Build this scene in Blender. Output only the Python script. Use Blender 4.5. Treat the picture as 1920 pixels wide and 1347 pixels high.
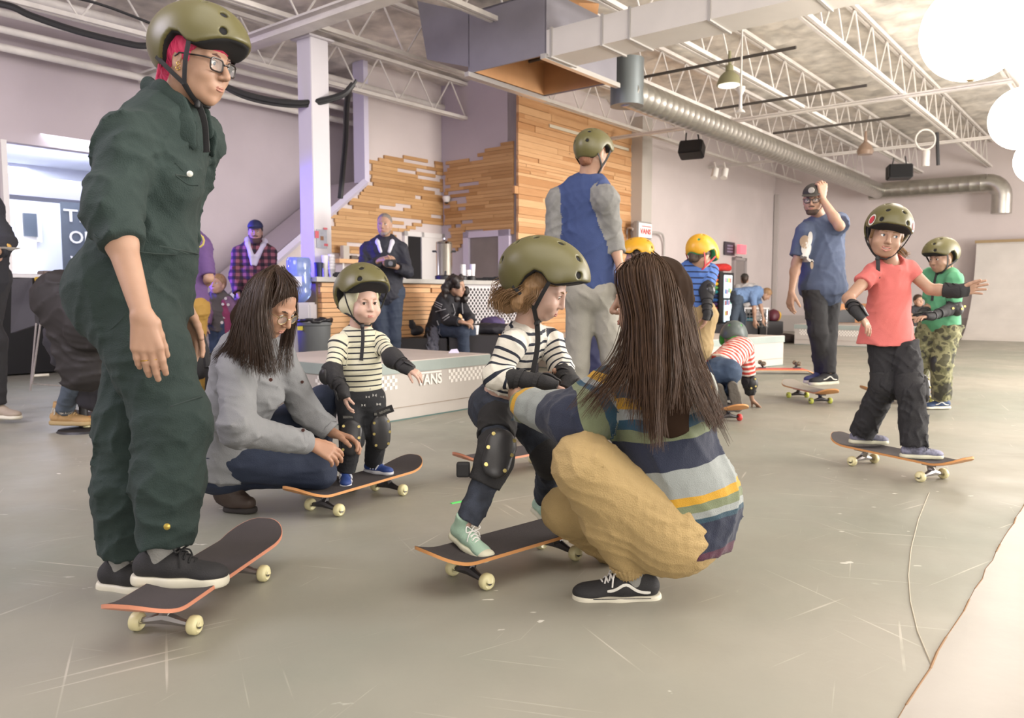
import bpy, math, random, os
import numpy as np
from mathutils import Vector, Matrix
for _o in list(bpy.data.objects): bpy.data.objects.remove(_o, do_unlink=True)
SC = bpy.context.scene; COL = SC.collection
random.seed(7); np.random.seed(7)
PI = math.pi
V = Vector
# ------------------------------------------------------------------ camera, world, lights, exposure
F = 1480.0; CX, CY = 960.0, 673.5; CAMH = 0.93
TH = math.atan((CY - 555.0) / F)
cam = bpy.data.cameras.new('camera'); camo = bpy.data.objects.new('camera', cam); COL.objects.link(camo)
camo.location = (0, 0, CAMH); camo.rotation_euler = (PI / 2 - TH, 0, 0)
cam.lens = F / 1920 * 36; cam.sensor_width = 36; cam.clip_start = 0.05; cam.clip_end = 200
cam.dof.use_dof = True; cam.dof.focus_distance = 2.8; cam.dof.aperture_fstop = 5.0
SC.camera = camo
SC.view_settings.view_transform = 'Standard'; SC.view_settings.look = 'None'
SC.view_settings.exposure = 0.25; SC.view_settings.gamma = 1; SC.view_settings.use_curve_mapping = False
AU = math.radians(90 - 38.8)                       # room's long axis
UX, UY = math.cos(AU), math.sin(AU)
def W(u, v, z=0.0):
    return V((u * UX - v * UY, u * UY + v * UX, z))
def ray(px, py):
    x = (px - CX) / F; y = -(py - CY) / F
    return V((x, math.cos(TH) + y * math.sin(TH), -math.sin(TH) + y * math.cos(TH)))
def P(px, py, Y):                                   # the point seen at a place of the photo, Y metres ahead
    d = ray(px, py); return V((0, 0, CAMH)) + d * (Y / d.y)
def G(px, py, z=0.0):
    d = ray(px, py); return V((0, 0, CAMH)) + d * ((z - CAMH) / d.z)
def onv(px, py, v):                                 # on the plane v = const (walls along the long axis)
    d = ray(px, py); n = V((-UY, UX, 0)); return V((0, 0, CAMH)) + d * (v / d.dot(n))
def onu(px, py, u):
    d = ray(px, py); n = V((UX, UY, 0)); return V((0, 0, CAMH)) + d * (u / d.dot(n))
def uv(p): return (p.x * UX + p.y * UY, -p.x * UY + p.y * UX, p.z)

wd = bpy.data.worlds.new('world'); SC.world = wd; wd.use_nodes = True
wd.node_tree.nodes['Background'].inputs[0].default_value = (1.0, 0.94, 0.9, 1)
wd.node_tree.nodes['Background'].inputs[1].default_value = 0.9
def area(name, loc, target, sx, sy, power, col=(1, 1, 1)):
    l = bpy.data.lights.new(name, 'AREA'); l.shape = 'RECTANGLE'; l.size = sx; l.size_y = sy; l.energy = power; l.color = col
    o = bpy.data.objects.new(name, l); COL.objects.link(o); o.location = loc
    o.rotation_euler = (V(target) - V(loc)).to_track_quat('-Z', 'Y').to_euler(); return o
def spot(name, loc, target, power, col, ang=70, blend=.5, r=.1):
    l = bpy.data.lights.new(name, 'SPOT'); l.energy = power; l.color = col; l.spot_size = math.radians(ang); l.spot_blend = blend; l.shadow_soft_size = r
    o = bpy.data.objects.new(name, l); COL.objects.link(o); o.location = loc
    o.rotation_euler = (V(target) - V(loc)).to_track_quat('-Z', 'Y').to_euler(); return o
area('front_fill', (5.0, -4.5, 2.8), (0, 5, 0.9), 10, 4, 430, (1.0, 0.94, 0.87))  # unseen soft fill added behind the camera
area('right_fill', (10.0, 4.5, 3.5), (2.8, 5.0, 0), 6, 5, 1350, (1.0, 0.95, 0.89))  # unseen area added right of the frame to brighten the floor
area('ceiling_fill', (10.5, 5.5, 1.0), (6.5, 12, 4.4), 3, 2, 600, (1.0, 0.95, 0.9))  # added upward area out of view, brightens the ceiling
area('far_wall_fill', (15.5, 12.5, 3.4), (6, 17, 1.2), 5, 4, 360, (1.0, 0.95, 0.9))  # hidden area added outside the frame to brighten the far wall
area('overhead_fill', (1.0, 1.6, 3.6), (1.2, 3.2, 0), 5, 2.5, 90, (1.0, 0.95, 0.9))  # extra area light out of sight above the camera
area('left_fill', W(-1.5, 5.2, 3.7), W(2.5, 6.8, .5), 3.0, 2.0, 200, (0.90, 0.84, 1.0))  # extra pale violet area light, out of sight at left
spot('blue_stage_light', (-5.3, 8.5, 1.5), (0.4, 8.9, 1.15), 850, (0.06, 0.03, 1.0), 44, .6, .12)
spot('violet_stage_light', (-5.5, 7.2, 2.6), (-1.6, 10.5, 1.8), 90, (0.35, 0.2, 1.0), 80, .8, .3)
# ------------------------------------------------------------------ naming, tagging
def empty(name, label, cat, loc=(0, 0, 0), group=None, rz=0.0):
    o = bpy.data.objects.new(name, None); COL.objects.link(o); o.location = loc; o.rotation_euler = (0, 0, rz)
    o.empty_display_size = .1; return tag(o, label, cat, group)
def tag(o, label=None, cat=None, group=None, kind=None):
    if label: o['label'] = label
    if cat: o['category'] = cat
    if group: o['group'] = group
    if kind: o['kind'] = kind
    return o
def link_mesh(name, me, mats, parent=None, smooth=True):
    o = bpy.data.objects.new(name, me); COL.objects.link(o)
    for m in (mats if isinstance(mats, (list, tuple)) else [mats]): me.materials.append(m)
    if smooth: me.polygons.foreach_set('use_smooth', [True] * len(me.polygons))
    if parent is not None:
        o.parent = parent; bpy_mat = PW.get(parent.name)
        o.matrix_parent_inverse = world_of(parent).inverted()
    return o
PW = {}
def world_of(o):
    m = Matrix.LocRotScale(o.location, o.rotation_euler, o.scale)
    if o.parent: m = world_of(o.parent) @ o.matrix_parent_inverse @ m
    return m
# ------------------------------------------------------------------ materials
MATS = {}
def lin(c):
    if isinstance(c, str):
        c = [int(c[i:i + 2], 16) / 255 for i in (0, 2, 4)]
        c = [x / 12.92 if x <= .04045 else ((x + .055) / 1.055) ** 2.4 for x in c]
    return (c[0], c[1], c[2], 1)
def mat(name, col='808080', rough=.6, metal=0.0, bump=0.0, bscale=40.0, var=0.0, vscale=3.0, emit=None, estr=1.0,
        sheen=0.0, coat=0.0, trans=0.0, spec=None, weave=0.0, stretch=None, alpha=None, sss=0.0):
    if name in MATS: return MATS[name]
    m = bpy.data.materials.new(name); m.use_nodes = True; MATS[name] = m
    nt = m.node_tree; b = nt.nodes['Principled BSDF']
    c = lin(col); b.inputs['Base Color'].default_value = c
    b.inputs['Roughness'].default_value = rough; b.inputs['Metallic'].default_value = metal
    if spec is not None: b.inputs['Specular IOR Level'].default_value = spec
    if sheen: b.inputs['Sheen Weight'].default_value = sheen
    if coat: b.inputs['Coat Weight'].default_value = coat; b.inputs['Coat Roughness'].default_value = .15
    if trans: b.inputs['Transmission Weight'].default_value = trans
    if alpha is not None: b.inputs['Alpha'].default_value = alpha
    if sss:
        b.inputs['Subsurface Weight'].default_value = sss; b.inputs['Subsurface Radius'].default_value = (1, .35, .2); b.inputs['Subsurface Scale'].default_value = .008
    if emit is not None:
        b.inputs['Emission Color'].default_value = lin(emit); b.inputs['Emission Strength'].default_value = estr
    tc = nt.nodes.new('ShaderNodeTexCoord'); src = tc.outputs['Object']
    if stretch:
        mp = nt.nodes.new('ShaderNodeMapping'); mp.inputs['Scale'].default_value = stretch
        nt.links.new(src, mp.inputs[0]); src = mp.outputs[0]
    if var:
        n = nt.nodes.new('ShaderNodeTexNoise'); n.inputs['Scale'].default_value = vscale; n.inputs['Detail'].default_value = 5
        nt.links.new(src, n.inputs['Vector'])
        r = nt.nodes.new('ShaderNodeMapRange'); r.inputs[1].default_value = .3; r.inputs[2].default_value = .7
        r.inputs[3].default_value = 1 - var; r.inputs[4].default_value = 1 + var
        nt.links.new(n.outputs[0], r.inputs[0])
        h = nt.nodes.new('ShaderNodeHueSaturation'); h.inputs['Color'].default_value = c
        nt.links.new(r.outputs[0], h.inputs['Value']); nt.links.new(h.outputs[0], b.inputs['Base Color'])
    if bump:
        n = nt.nodes.new('ShaderNodeTexNoise'); n.inputs['Scale'].default_value = bscale; n.inputs['Detail'].default_value = 4
        nt.links.new(src, n.inputs['Vector'])
        bp = nt.nodes.new('ShaderNodeBump'); bp.inputs['Strength'].default_value = bump; bp.inputs['Distance'].default_value = .01
        nt.links.new(n.outputs[0], bp.inputs['Height']); nt.links.new(bp.outputs[0], b.inputs['Normal'])
    return m
def ramp_mat(name, stops, attr='s', rough=.8, bump=.25, bscale=300, scale=1.0, offset=0.0, periodic=None, sheen=0, wob=0.0):
    """bands of dyed colour along a garment: stops = [(position in metres, colour)...]"""
    if name in MATS: return MATS[name]
    m = bpy.data.materials.new(name); m.use_nodes = True; MATS[name] = m
    nt = m.node_tree; b = nt.nodes['Principled BSDF']; b.inputs['Roughness'].default_value = rough
    if sheen: b.inputs['Sheen Weight'].default_value = sheen
    a = nt.nodes.new('ShaderNodeAttribute'); a.attribute_name = attr; src = a.outputs['Fac']
    tc = nt.nodes.new('ShaderNodeTexCoord')
    if wob:
        nz = nt.nodes.new('ShaderNodeTexNoise'); nz.inputs['Scale'].default_value = 7; nt.links.new(tc.outputs['Object'], nz.inputs['Vector'])
        wm = nt.nodes.new('ShaderNodeMath'); wm.operation = 'MULTIPLY_ADD'; wm.inputs[1].default_value = wob; nt.links.new(nz.outputs[0], wm.inputs[0]); nt.links.new(src, wm.inputs[2]); src = wm.outputs[0]
    lo = stops[0][0]; hi = stops[-1][0]
    if periodic:
        md = nt.nodes.new('ShaderNodeMath'); md.operation = 'FLOORED_MODULO'; md.inputs[1].default_value = periodic
        nt.links.new(src, md.inputs[0]); src = md.outputs[0]; lo = 0; hi = periodic
    r = nt.nodes.new('ShaderNodeMapRange'); r.inputs[1].default_value = lo; r.inputs[2].default_value = hi
    nt.links.new(src, r.inputs[0])
    cr = nt.nodes.new('ShaderNodeValToRGB'); cr.color_ramp.interpolation = 'CONSTANT'
    el = cr.color_ramp.elements
    while len(el) > 1: el.remove(el[-1])
    el[0].position = 0; el[0].color = lin(stops[0][1])
    for p, c in stops[1:]:
        if p >= hi and p != stops[-1][0]: continue
        e = el.new(min(1, max(0, (p - lo) / (hi - lo)))); e.color = lin(c)
    nt.links.new(r.outputs[0], cr.inputs[0]); nt.links.new(cr.outputs[0], b.inputs['Base Color'])
    n = nt.nodes.new('ShaderNodeTexNoise'); n.inputs['Scale'].default_value = bscale; nt.links.new(tc.outputs['Object'], n.inputs['Vector'])
    bp = nt.nodes.new('ShaderNodeBump'); bp.inputs['Strength'].default_value = bump; bp.inputs['Distance'].default_value = .004
    nt.links.new(n.outputs[0], bp.inputs['Height']); nt.links.new(bp.outputs[0], b.inputs['Normal'])
    return m
# ------------------------------------------------------------------ plain mesh builder
class MB:
    def __init__(s): s.v = []; s.f = []; s.m = []
    def add(s, vs, fs, mi=0):
        b = len(s.v); s.v += [tuple(x) for x in vs]; s.f += [tuple(b + i for i in f) for f in fs]; s.m += [mi] * len(fs); return s
    def box(s, c, d, mi=0, M=None, bev=0):
        hx, hy, hz = d[0] / 2, d[1] / 2, d[2] / 2; c = V(c)
        q = [V((x, y, z)) for x in (-hx, hx) for y in (-hy, hy) for z in (-hz, hz)]
        if M is not None: q = [M @ a for a in q]
        return s.add([c + a for a in q], [(0, 1, 3, 2), (4, 6, 7, 5), (0, 4, 5, 1), (2, 3, 7, 6), (0, 2, 6, 4), (1, 5, 7, 3)], mi)
    def wbox(s, u0, u1, v0, v1, z0, z1, mi=0):          # a box along the room's axes
        q = [W(u, v, z) for u in (u0, u1) for v in (v0, v1) for z in (z0, z1)]
        return s.add(q, [(0, 1, 3, 2), (4, 6, 7, 5), (0, 4, 5, 1), (2, 3, 7, 6), (0, 2, 6, 4), (1, 5, 7, 3)], mi)
    def loft(s, rings, closed=True, cap=True, mi=0):
        n = len(rings[0]); b = len(s.v)
        for r in rings: s.v += [tuple(x) for x in r]
        for i in range(len(rings) - 1):
            for j in range(n if closed else n - 1):
                k = (j + 1) % n
                s.f.append((b + i * n + j, b + i * n + k, b + (i + 1) * n + k, b + (i + 1) * n + j)); s.m.append(mi)
        if cap:
            s.f.append(tuple(b + j for j in range(n))[::-1]); s.m.append(mi)
            s.f.append(tuple(b + (len(rings) - 1) * n + j for j in range(n))); s.m.append(mi)
        return s
    def tube(s, pts, r, n=8, mi=0, flat=1.0, hint=None, cap=True):
        pts = [V(p) for p in pts]; rings = []; N = len(pts)
        rr = r if isinstance(r, (list, tuple)) else [r] * N
        prev = None
        for i, p in enumerate(pts):
            t = (pts[min(i + 1, N - 1)] - pts[max(i - 1, 0)])
            if t.length < 1e-9: t = V((0, 0, 1))
            t.normalize()
            h = V(hint) if hint is not None else (prev if prev is not None else (V((0, 0, 1)) if abs(t.z) < .9 else V((1, 0, 0))))
            a = h - t * h.dot(t)
            if a.length < 1e-6: a = t.orthogonal()
            a.normalize(); bb = t.cross(a); prev = a
            rings.append([p + a * (rr[i] * flat * math.cos(2 * PI * k / n)) + bb * (rr[i] * math.sin(2 * PI * k / n)) for k in range(n)])
        return s.loft(rings, True, cap, mi)
    def cyl(s, a, b, r, n=16, mi=0, r2=None): return s.tube([a, b], [r, r if r2 is None else r2], n, mi)
    def lathe(s, prof, c=(0, 0, 0), n=24, mi=0, M=None, cap=True):
        c = V(c); rings = []
        for r, z in prof:
            q = [V((r * math.cos(2 * PI * k / n), r * math.sin(2 * PI * k / n), z)) for k in range(n)]
            if M is not None: q = [M @ x for x in q]
            rings.append([c + x for x in q])
        return s.loft(rings, True, cap, mi)
    def prism(s, poly, ext, mi=0):                       # polygon (list of points) pushed along a vector
        n = len(poly); a = [V(p) for p in poly]; b = [p + V(ext) for p in a]
        return s.add(a + b, [tuple(range(n))[::-1], tuple(range(n, 2 * n))] + [(i, (i + 1) % n, n + (i + 1) % n, n + i) for i in range(n)], mi)
    def build(s, name, mats, parent=None, smooth=False, bevel=0, weld=False):
        me = bpy.data.meshes.new(name); me.from_pydata(s.v, [], s.f); me.polygons.foreach_set('material_index', s.m)
        o = link_mesh(name, me, mats, parent, smooth)
        import bmesh
        bm = bmesh.new(); bm.from_mesh(me)
        if bevel:
            bmesh.ops.bevel(bm, geom=[e for e in bm.edges if e.is_manifold and e.calc_face_angle(0) > .5], offset=bevel, segments=2, affect='EDGES', clamp_overlap=True)
        bmesh.ops.recalc_face_normals(bm, faces=bm.faces); bm.to_mesh(me); bm.free()
        if smooth:
            try: me.set_sharp_from_angle(angle=math.radians(40))
            except Exception: pass
        return o
def text_mesh(name, s, loc, xdir, ydir, height, m, parent=None, depth=.002, width=None, bold=0.0, font=None, align='CENTER'):
    cu = bpy.data.curves.new(name, 'FONT'); cu.body = s; cu.align_x = align; cu.align_y = 'CENTER'; cu.extrude = depth; cu.offset = bold; cu.resolution_u = 3
    cu.size = 1.0
    o = bpy.data.objects.new(name, cu); COL.objects.link(o); dg = bpy.context.evaluated_depsgraph_get()
    me = bpy.data.meshes.new_from_object(o.evaluated_get(dg)); bpy.data.objects.remove(o)
    xs = np.array([v.co[:] for v in me.vertices]); hh = xs[:, 1].max() - xs[:, 1].min(); ww = xs[:, 0].max() - xs[:, 0].min()
    sy = height / hh; sx = (width / ww) if width else sy
    X = V(xdir).normalized(); Yv = V(ydir).normalized(); N = X.cross(Yv); c = V(loc)
    mx = (xs[:, 0].max() + xs[:, 0].min()) / 2; my = (xs[:, 1].max() + xs[:, 1].min()) / 2
    for v in me.vertices:
        x, y, z = v.co; v.co = c + X * ((x - mx) * sx) + Yv * ((y - my) * sy) + N * z
    return link_mesh(name, me, m, parent, False)
# ------------------------------------------------------------------ implicit surfaces
def A(x): return np.asarray(x[:] if hasattr(x, 'to_tuple') else x, dtype=np.float32)
class Fld:
    """a sum of soft solids that is turned into one smooth closed mesh"""
    def __init__(s): s.p = []
    def cone(s, a, b, ra, rb, k=.02, tg=0, s0=0.0, flat=None, f=1.0, cut=None, op='u', s1=None):
        """tapered limb from a to b; flat,f: squashed by f along a direction; cut: 'b','a','ab' flat ends; s0: cloth length at a"""
        a = A(a); b = A(b); L = float(np.linalg.norm(b - a))
        s.p.append(dict(t='c', a=a, b=b, ra=ra, rb=rb, k=k, tg=tg, s0=s0, s1=(s0 + L if s1 is None else s1), n=None if flat is None else A(flat) / np.linalg.norm(A(flat)), f=f, cut=cut, op=op)); return s
    def chain(s, pts, rs, k=.02, tg=0, s0=0.0, **kw):
        for i in range(len(pts) - 1):
            s.cone(pts[i], pts[i + 1], rs[i], rs[i + 1], k, tg, s0, **kw); s0 += (V(pts[i + 1]) - V(pts[i])).length
        return s
    def ell(s, c, r, R=None, k=.02, tg=0, op='u', s0=0.0, sax=None):
        s.p.append(dict(t='e', c=A(c), r=A(r), R=None if R is None else np.array(R, dtype=np.float32), k=k, tg=tg, op=op, s0=s0, sax=sax)); return s
    def box(s, c, d, R=None, rd=.01, k=.01, tg=0, op='u', s0=0.0):
        s.p.append(dict(t='b', c=A(c), d=A(d) / 2 - rd, R=None if R is None else np.array(R, dtype=np.float32), rd=rd, k=k, tg=tg, op=op, s0=s0)); return s
    def half(s, c, n, k=.005):                            # keep only the side opposite to n
        n = A(n); s.p.append(dict(t='h', c=A(c), n=n / np.linalg.norm(n), k=k, tg=0, op='i')); return s
    def d1(s, q, X):
        t = q['t']
        if t == 'c':
            ab = q['b'] - q['a']; L2 = float(ab @ ab) + 1e-9; w = X - q['a']
            h = np.clip((w @ ab) / L2, 0, 1); off = w - h[:, None] * ab
            if q['n'] is not None:
                c = off @ q['n']; off = off + ((1 / q['f'] - 1) * c)[:, None] * q['n']
            d = np.sqrt((off * off).sum(1)) - (q['ra'] + (q['rb'] - q['ra']) * h)
            if q['n'] is not None: d = d * min(1, q['f'] * 1.15)
            if q['cut']:
                ax = ab / math.sqrt(L2)
                if 'b' in q['cut']: d = np.maximum(d, (X - q['b']) @ ax)
                if 'a' in q['cut']: d = np.maximum(d, -(w @ ax))
            return d
        if t == 'e':
            w = X - q['c']
            if q['R'] is not None: w = w @ q['R']
            k0 = np.sqrt(((w / q['r']) ** 2).sum(1)); k1 = np.sqrt(((w / q['r'] ** 2) ** 2).sum(1)) + 1e-9
            return k0 * (k0 - 1) / k1
        if t == 'b':
            w = X - q['c']
            if q['R'] is not None: w = w @ q['R']
            w = np.abs(w) - q['d']
            return np.sqrt((np.maximum(w, 0) ** 2).sum(1)) + np.minimum(w.max(1), 0) - q['rd']
        if t == 'h': return (X - q['c']) @ q['n']
    def ev(s, X):
        D = None
        for q in s.p:
            d = s.d1(q, X); k = q['k']
            if q['op'] == 'u':
                if D is None: D = d; continue
                if k > 0:
                    h = np.maximum(k - np.abs(D - d), 0) / k; D = np.minimum(D, d) - h * h * k * .25
                else: D = np.minimum(D, d)
            else:
                if q['op'] == 's': d = -d
                h = np.maximum(k - np.abs(D - d), 0) / max(k, 1e-6); D = np.maximum(D, d) + h * h * k * .25
        return D
    def tags(s, X):
        qs = [q for q in s.p if q['op'] == 'u' and q['tg'] >= 0]; Ds, Ss = [], []
        if not qs: return np.zeros(len(X), np.int32), np.zeros(len(X), np.float32)
        for q in qs:
            Ds.append(s.d1(q, X))
            if q['t'] == 'c':
                ab = q['b'] - q['a']; h = ((X - q['a']) @ ab) / (float(ab @ ab) + 1e-9); Ss.append(q['s0'] + (q['s1'] - q['s0']) * h)
            else: Ss.append(np.full(len(X), np.nan, np.float32))
        D = np.array(Ds); S = np.array(Ss); T = np.array([q['tg'] for q in qs]); b = D.argmin(0); tg = T[b].astype(np.int32); dm = D.min(0)
        w = np.exp(-np.clip((D - dm) / .010, 0, 60)) * (T[:, None] == tg[None]) * ~np.isnan(S); sm = w.sum(0); sv = (w * np.nan_to_num(S)).sum(0) / np.maximum(sm, 1e-9)
        return tg, sv.astype(np.float32)
    def bounds(s):
        lo = np.full(3, 1e9); hi = np.full(3, -1e9)
        for q in s.p:
            if q['op'] != 'u': continue
            if q['t'] == 'c':
                r = max(q['ra'], q['rb']) * max(1, q['f']); lo = np.minimum(lo, np.minimum(q['a'], q['b']) - r); hi = np.maximum(hi, np.maximum(q['a'], q['b']) + r)
            elif q['t'] == 'e': r = q['r'].max(); lo = np.minimum(lo, q['c'] - r); hi = np.maximum(hi, q['c'] + r)
            elif q['t'] == 'b': r = np.linalg.norm(q['d']) + q['rd']; lo = np.minimum(lo, q['c'] - r); hi = np.maximum(hi, q['c'] + r)
        return lo, hi
    def extract(s, h, box=None, wr=None):
        """wr(X) -> extra distance (cloth folds)"""
        lo, hi = s.bounds() if box is None else (np.array(box[0], float), np.array(box[1], float))
        lo = lo - 2.5 * h; hi = hi + 2.5 * h
        B = 4; nb = np.maximum(1, np.ceil((hi - lo) / (h * B)).astype(int)); n = nb * B
        cx = [lo[i] + (np.arange(nb[i]) * B + (B - 1) / 2) * h for i in range(3)]
        C = np.stack(np.meshgrid(*cx, indexing='ij'), -1).reshape(-1, 3).astype(np.float32)
        dc = s.ev(C); thr = h * B * .87 * 1.35 + .012
        act = np.abs(dc) < thr
        D = np.repeat(np.repeat(np.repeat(np.where(dc.reshape(nb) < 0, -1., 1.).astype(np.float32), B, 0), B, 1), B, 2)
        ai = np.argwhere(act.reshape(nb))
        if len(ai) == 0: return np.zeros((0, 3)), np.zeros((0, 4), int)
        o = np.stack(np.meshgrid(*[np.arange(B)] * 3, indexing='ij'), -1).reshape(-1, 3)
        for c0 in range(0, len(ai), 4000):
            I = (ai[c0:c0 + 4000, None, :] * B + o[None]).reshape(-1, 3); X = (lo + I * h).astype(np.float32)
            d = s.ev(X)
            if wr is not None: d = d + wr(X)
            D[I[:, 0], I[:, 1], I[:, 2]] = d
        S = D < 0
        sl = lambda a, i, j, k: a[i:a.shape[0] - 1 + i, j:a.shape[1] - 1 + j, k:a.shape[2] - 1 + k]
        any_ = np.zeros([x - 1 for x in n], bool); all_ = np.ones([x - 1 for x in n], bool)
        for i in (0, 1):
            for j in (0, 1):
                for k in (0, 1): any_ |= sl(S, i, j, k); all_ &= sl(S, i, j, k)
        cell = any_ & ~all_; ci = np.argwhere(cell); N = len(ci)
        pos = np.zeros((N, 3)); cnt = np.zeros(N)
        cs = [(i, j, k) for i in (0, 1) for j in (0, 1) for k in (0, 1)]
        vals = {c: D[ci[:, 0] + c[0], ci[:, 1] + c[1], ci[:, 2] + c[2]] for c in cs}
        for c in cs:
            for ax in range(3):
                if c[ax]: continue
                c2 = list(c); c2[ax] = 1; c2 = tuple(c2); a = vals[c]; b = vals[c2]; m = (a < 0) != (b < 0)
                t = a[m] / (a[m] - b[m]); pp = np.tile(np.array(c, float), (m.sum(), 1)); pp[:, ax] += t
                pos[m] += pp; cnt[m] += 1
        pos = pos / cnt[:, None] + ci
        idx = np.full([x - 1 for x in n], -1, np.int64); idx[ci[:, 0], ci[:, 1], ci[:, 2]] = np.arange(N)
        F_ = []
        for ax in range(3):
            a1, a2 = [(1, 2), (2, 0), (0, 1)][ax]
            s0 = [slice(1, n[q] - 1) for q in range(3)]; s1 = list(s0); s0[ax] = slice(0, n[ax] - 1); s1[ax] = slice(1, n[ax])
            ch = S[tuple(s0)] != S[tuple(s1)]; e = np.argwhere(ch) + np.array([0 if q == ax else 1 for q in range(3)])
            if not len(e): continue
            def at(d1, d2):
                f = e.copy(); f[:, a1] -= d1; f[:, a2] -= d2; return idx[f[:, 0], f[:, 1], f[:, 2]]
            q = np.stack([at(1, 1), at(0, 1), at(0, 0), at(1, 0)], 1)
            ins = S[e[:, 0], e[:, 1], e[:, 2]]; q[~ins] = q[~ins][:, ::-1]
            F_.append(q)
        return lo + pos * h, np.concatenate(F_)
    def mesh(s, name, mats, parent=None, h=.006, box=None, wr=None, fold=None, tagmat=None, boxes=None, attrs=True, relax=1):
        if boxes:
            Vs, Fs, b = [], [], 0
            for bx, hh in boxes:
                v, f = s.extract(hh, bx, wr)
                Vs.append(v); Fs.append(f + b); b += len(v)
            v = np.concatenate(Vs); f = np.concatenate(Fs)
        else: v, f = s.extract(h, box, wr)
        if len(f) == 0: print('EMPTY', name); return None
        for _ in range(relax):                            # light smoothing
            acc = np.zeros_like(v); c = np.zeros(len(v))
            for i in range(4):
                j = (i + 1) % 4; np.add.at(acc, f[:, i], v[f[:, j]]); np.add.at(c, f[:, i], 1); np.add.at(acc, f[:, j], v[f[:, i]]); np.add.at(c, f[:, j], 1)
            v = v * .5 + .5 * acc / np.maximum(c, 1)[:, None]
        tg, sv = s.tags(v.astype(np.float32))
        if fold is not None: v = v + fold(v, tg, sv)
        me = bpy.data.meshes.new(name)
        me.vertices.add(len(v)); me.vertices.foreach_set('co', v.astype(np.float32).ravel())
        me.loops.add(len(f) * 4); me.polygons.add(len(f)); me.loops.foreach_set('vertex_index', f.ravel().astype(np.int32))
        me.polygons.foreach_set('loop_start', np.arange(0, len(f) * 4, 4, dtype=np.int32)); me.update(calc_edges=True); me.validate()
        if attrs:
            at = me.attributes.new('s', 'FLOAT', 'POINT'); at.data.foreach_set('value', sv.astype(np.float32))
        o = link_mesh(name, me, mats, parent, True)
        if tagmat and len(me.polygons) == len(f):
            mi = np.zeros(len(f), np.int32); ft = tg[f[:, 0]]
            for t_, m_ in tagmat.items(): mi[ft == t_] = m_
            me.polygons.foreach_set('material_index', mi)
        return o
def folds(amp=.004, freq=9.0, seed=1, stretch=(1, 1, 1)):
    """creased cloth: crossing families of warped ridges"""
    q_ = 2.7 if freq < 30 else 1.0; freq = freq * q_; amp = amp * (1.15 if q_ > 1 else 1)
    rs = np.random.RandomState(seed); K = rs.normal(size=(5, 3)); K /= np.linalg.norm(K, axis=1)[:, None]; K = (K * np.array(stretch)).astype(np.float32)
    ph = rs.uniform(0, 6, 8); Wd = (rs.normal(size=(5, 3)) * 3.2 * (1 + .5 * (q_ - 1))).astype(np.float32)
    def f(X):
        d = np.zeros(len(X), np.float32)
        for i in range(5):
            wv = np.sin(X @ Wd[i] * 2.0 + ph[i]) * 1.6 + np.sin(X @ Wd[(i + 2) % 5] * 4.1 + ph[i + 1]) * .8
            r = 1 - np.abs(np.sin(X @ K[i] * freq * (1 + .35 * i) + wv)); d += (r * r) * (.5 + .5 * np.sin(X @ Wd[(i + 1) % 5] * 1.3 + ph[i + 2])) / (1 + .3 * i)
        return -(d - .7) * amp
    return f
def sag(pts, n=10):
    pts = [V(p) for p in pts]; out = []
    for i in range(len(pts) - 1):
        p0 = pts[max(i - 1, 0)]; p1 = pts[i]; p2 = pts[i + 1]; p3 = pts[min(i + 2, len(pts) - 1)]
        for k in range(n):
            t = k / n; out.append(.5 * ((2 * p1) + (p2 - p0) * t + (2 * p0 - 5 * p1 + 4 * p2 - p3) * t * t + (3 * p1 - p0 - 3 * p2 + p3) * t ** 3))
    return out + [pts[-1]]
def press(f, p, d, n=22, extra=None, cap=.6):
    """slide a point along d until it lies on the surface of a soft solid"""
    q = np.array([V(p)[:]], np.float32); d = A(V(d).normalized()); q0 = q.copy()
    for _ in range(n):
        e = f.ev(q)[0] + (extra(q)[0] if extra else 0); q[0] += d * np.clip(e, -.04, .04) * .85
    if abs(f.ev(q)[0]) > .02 or np.linalg.norm(q - q0) > cap: q = q0
    return V([float(v) for v in q[0]])
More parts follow.
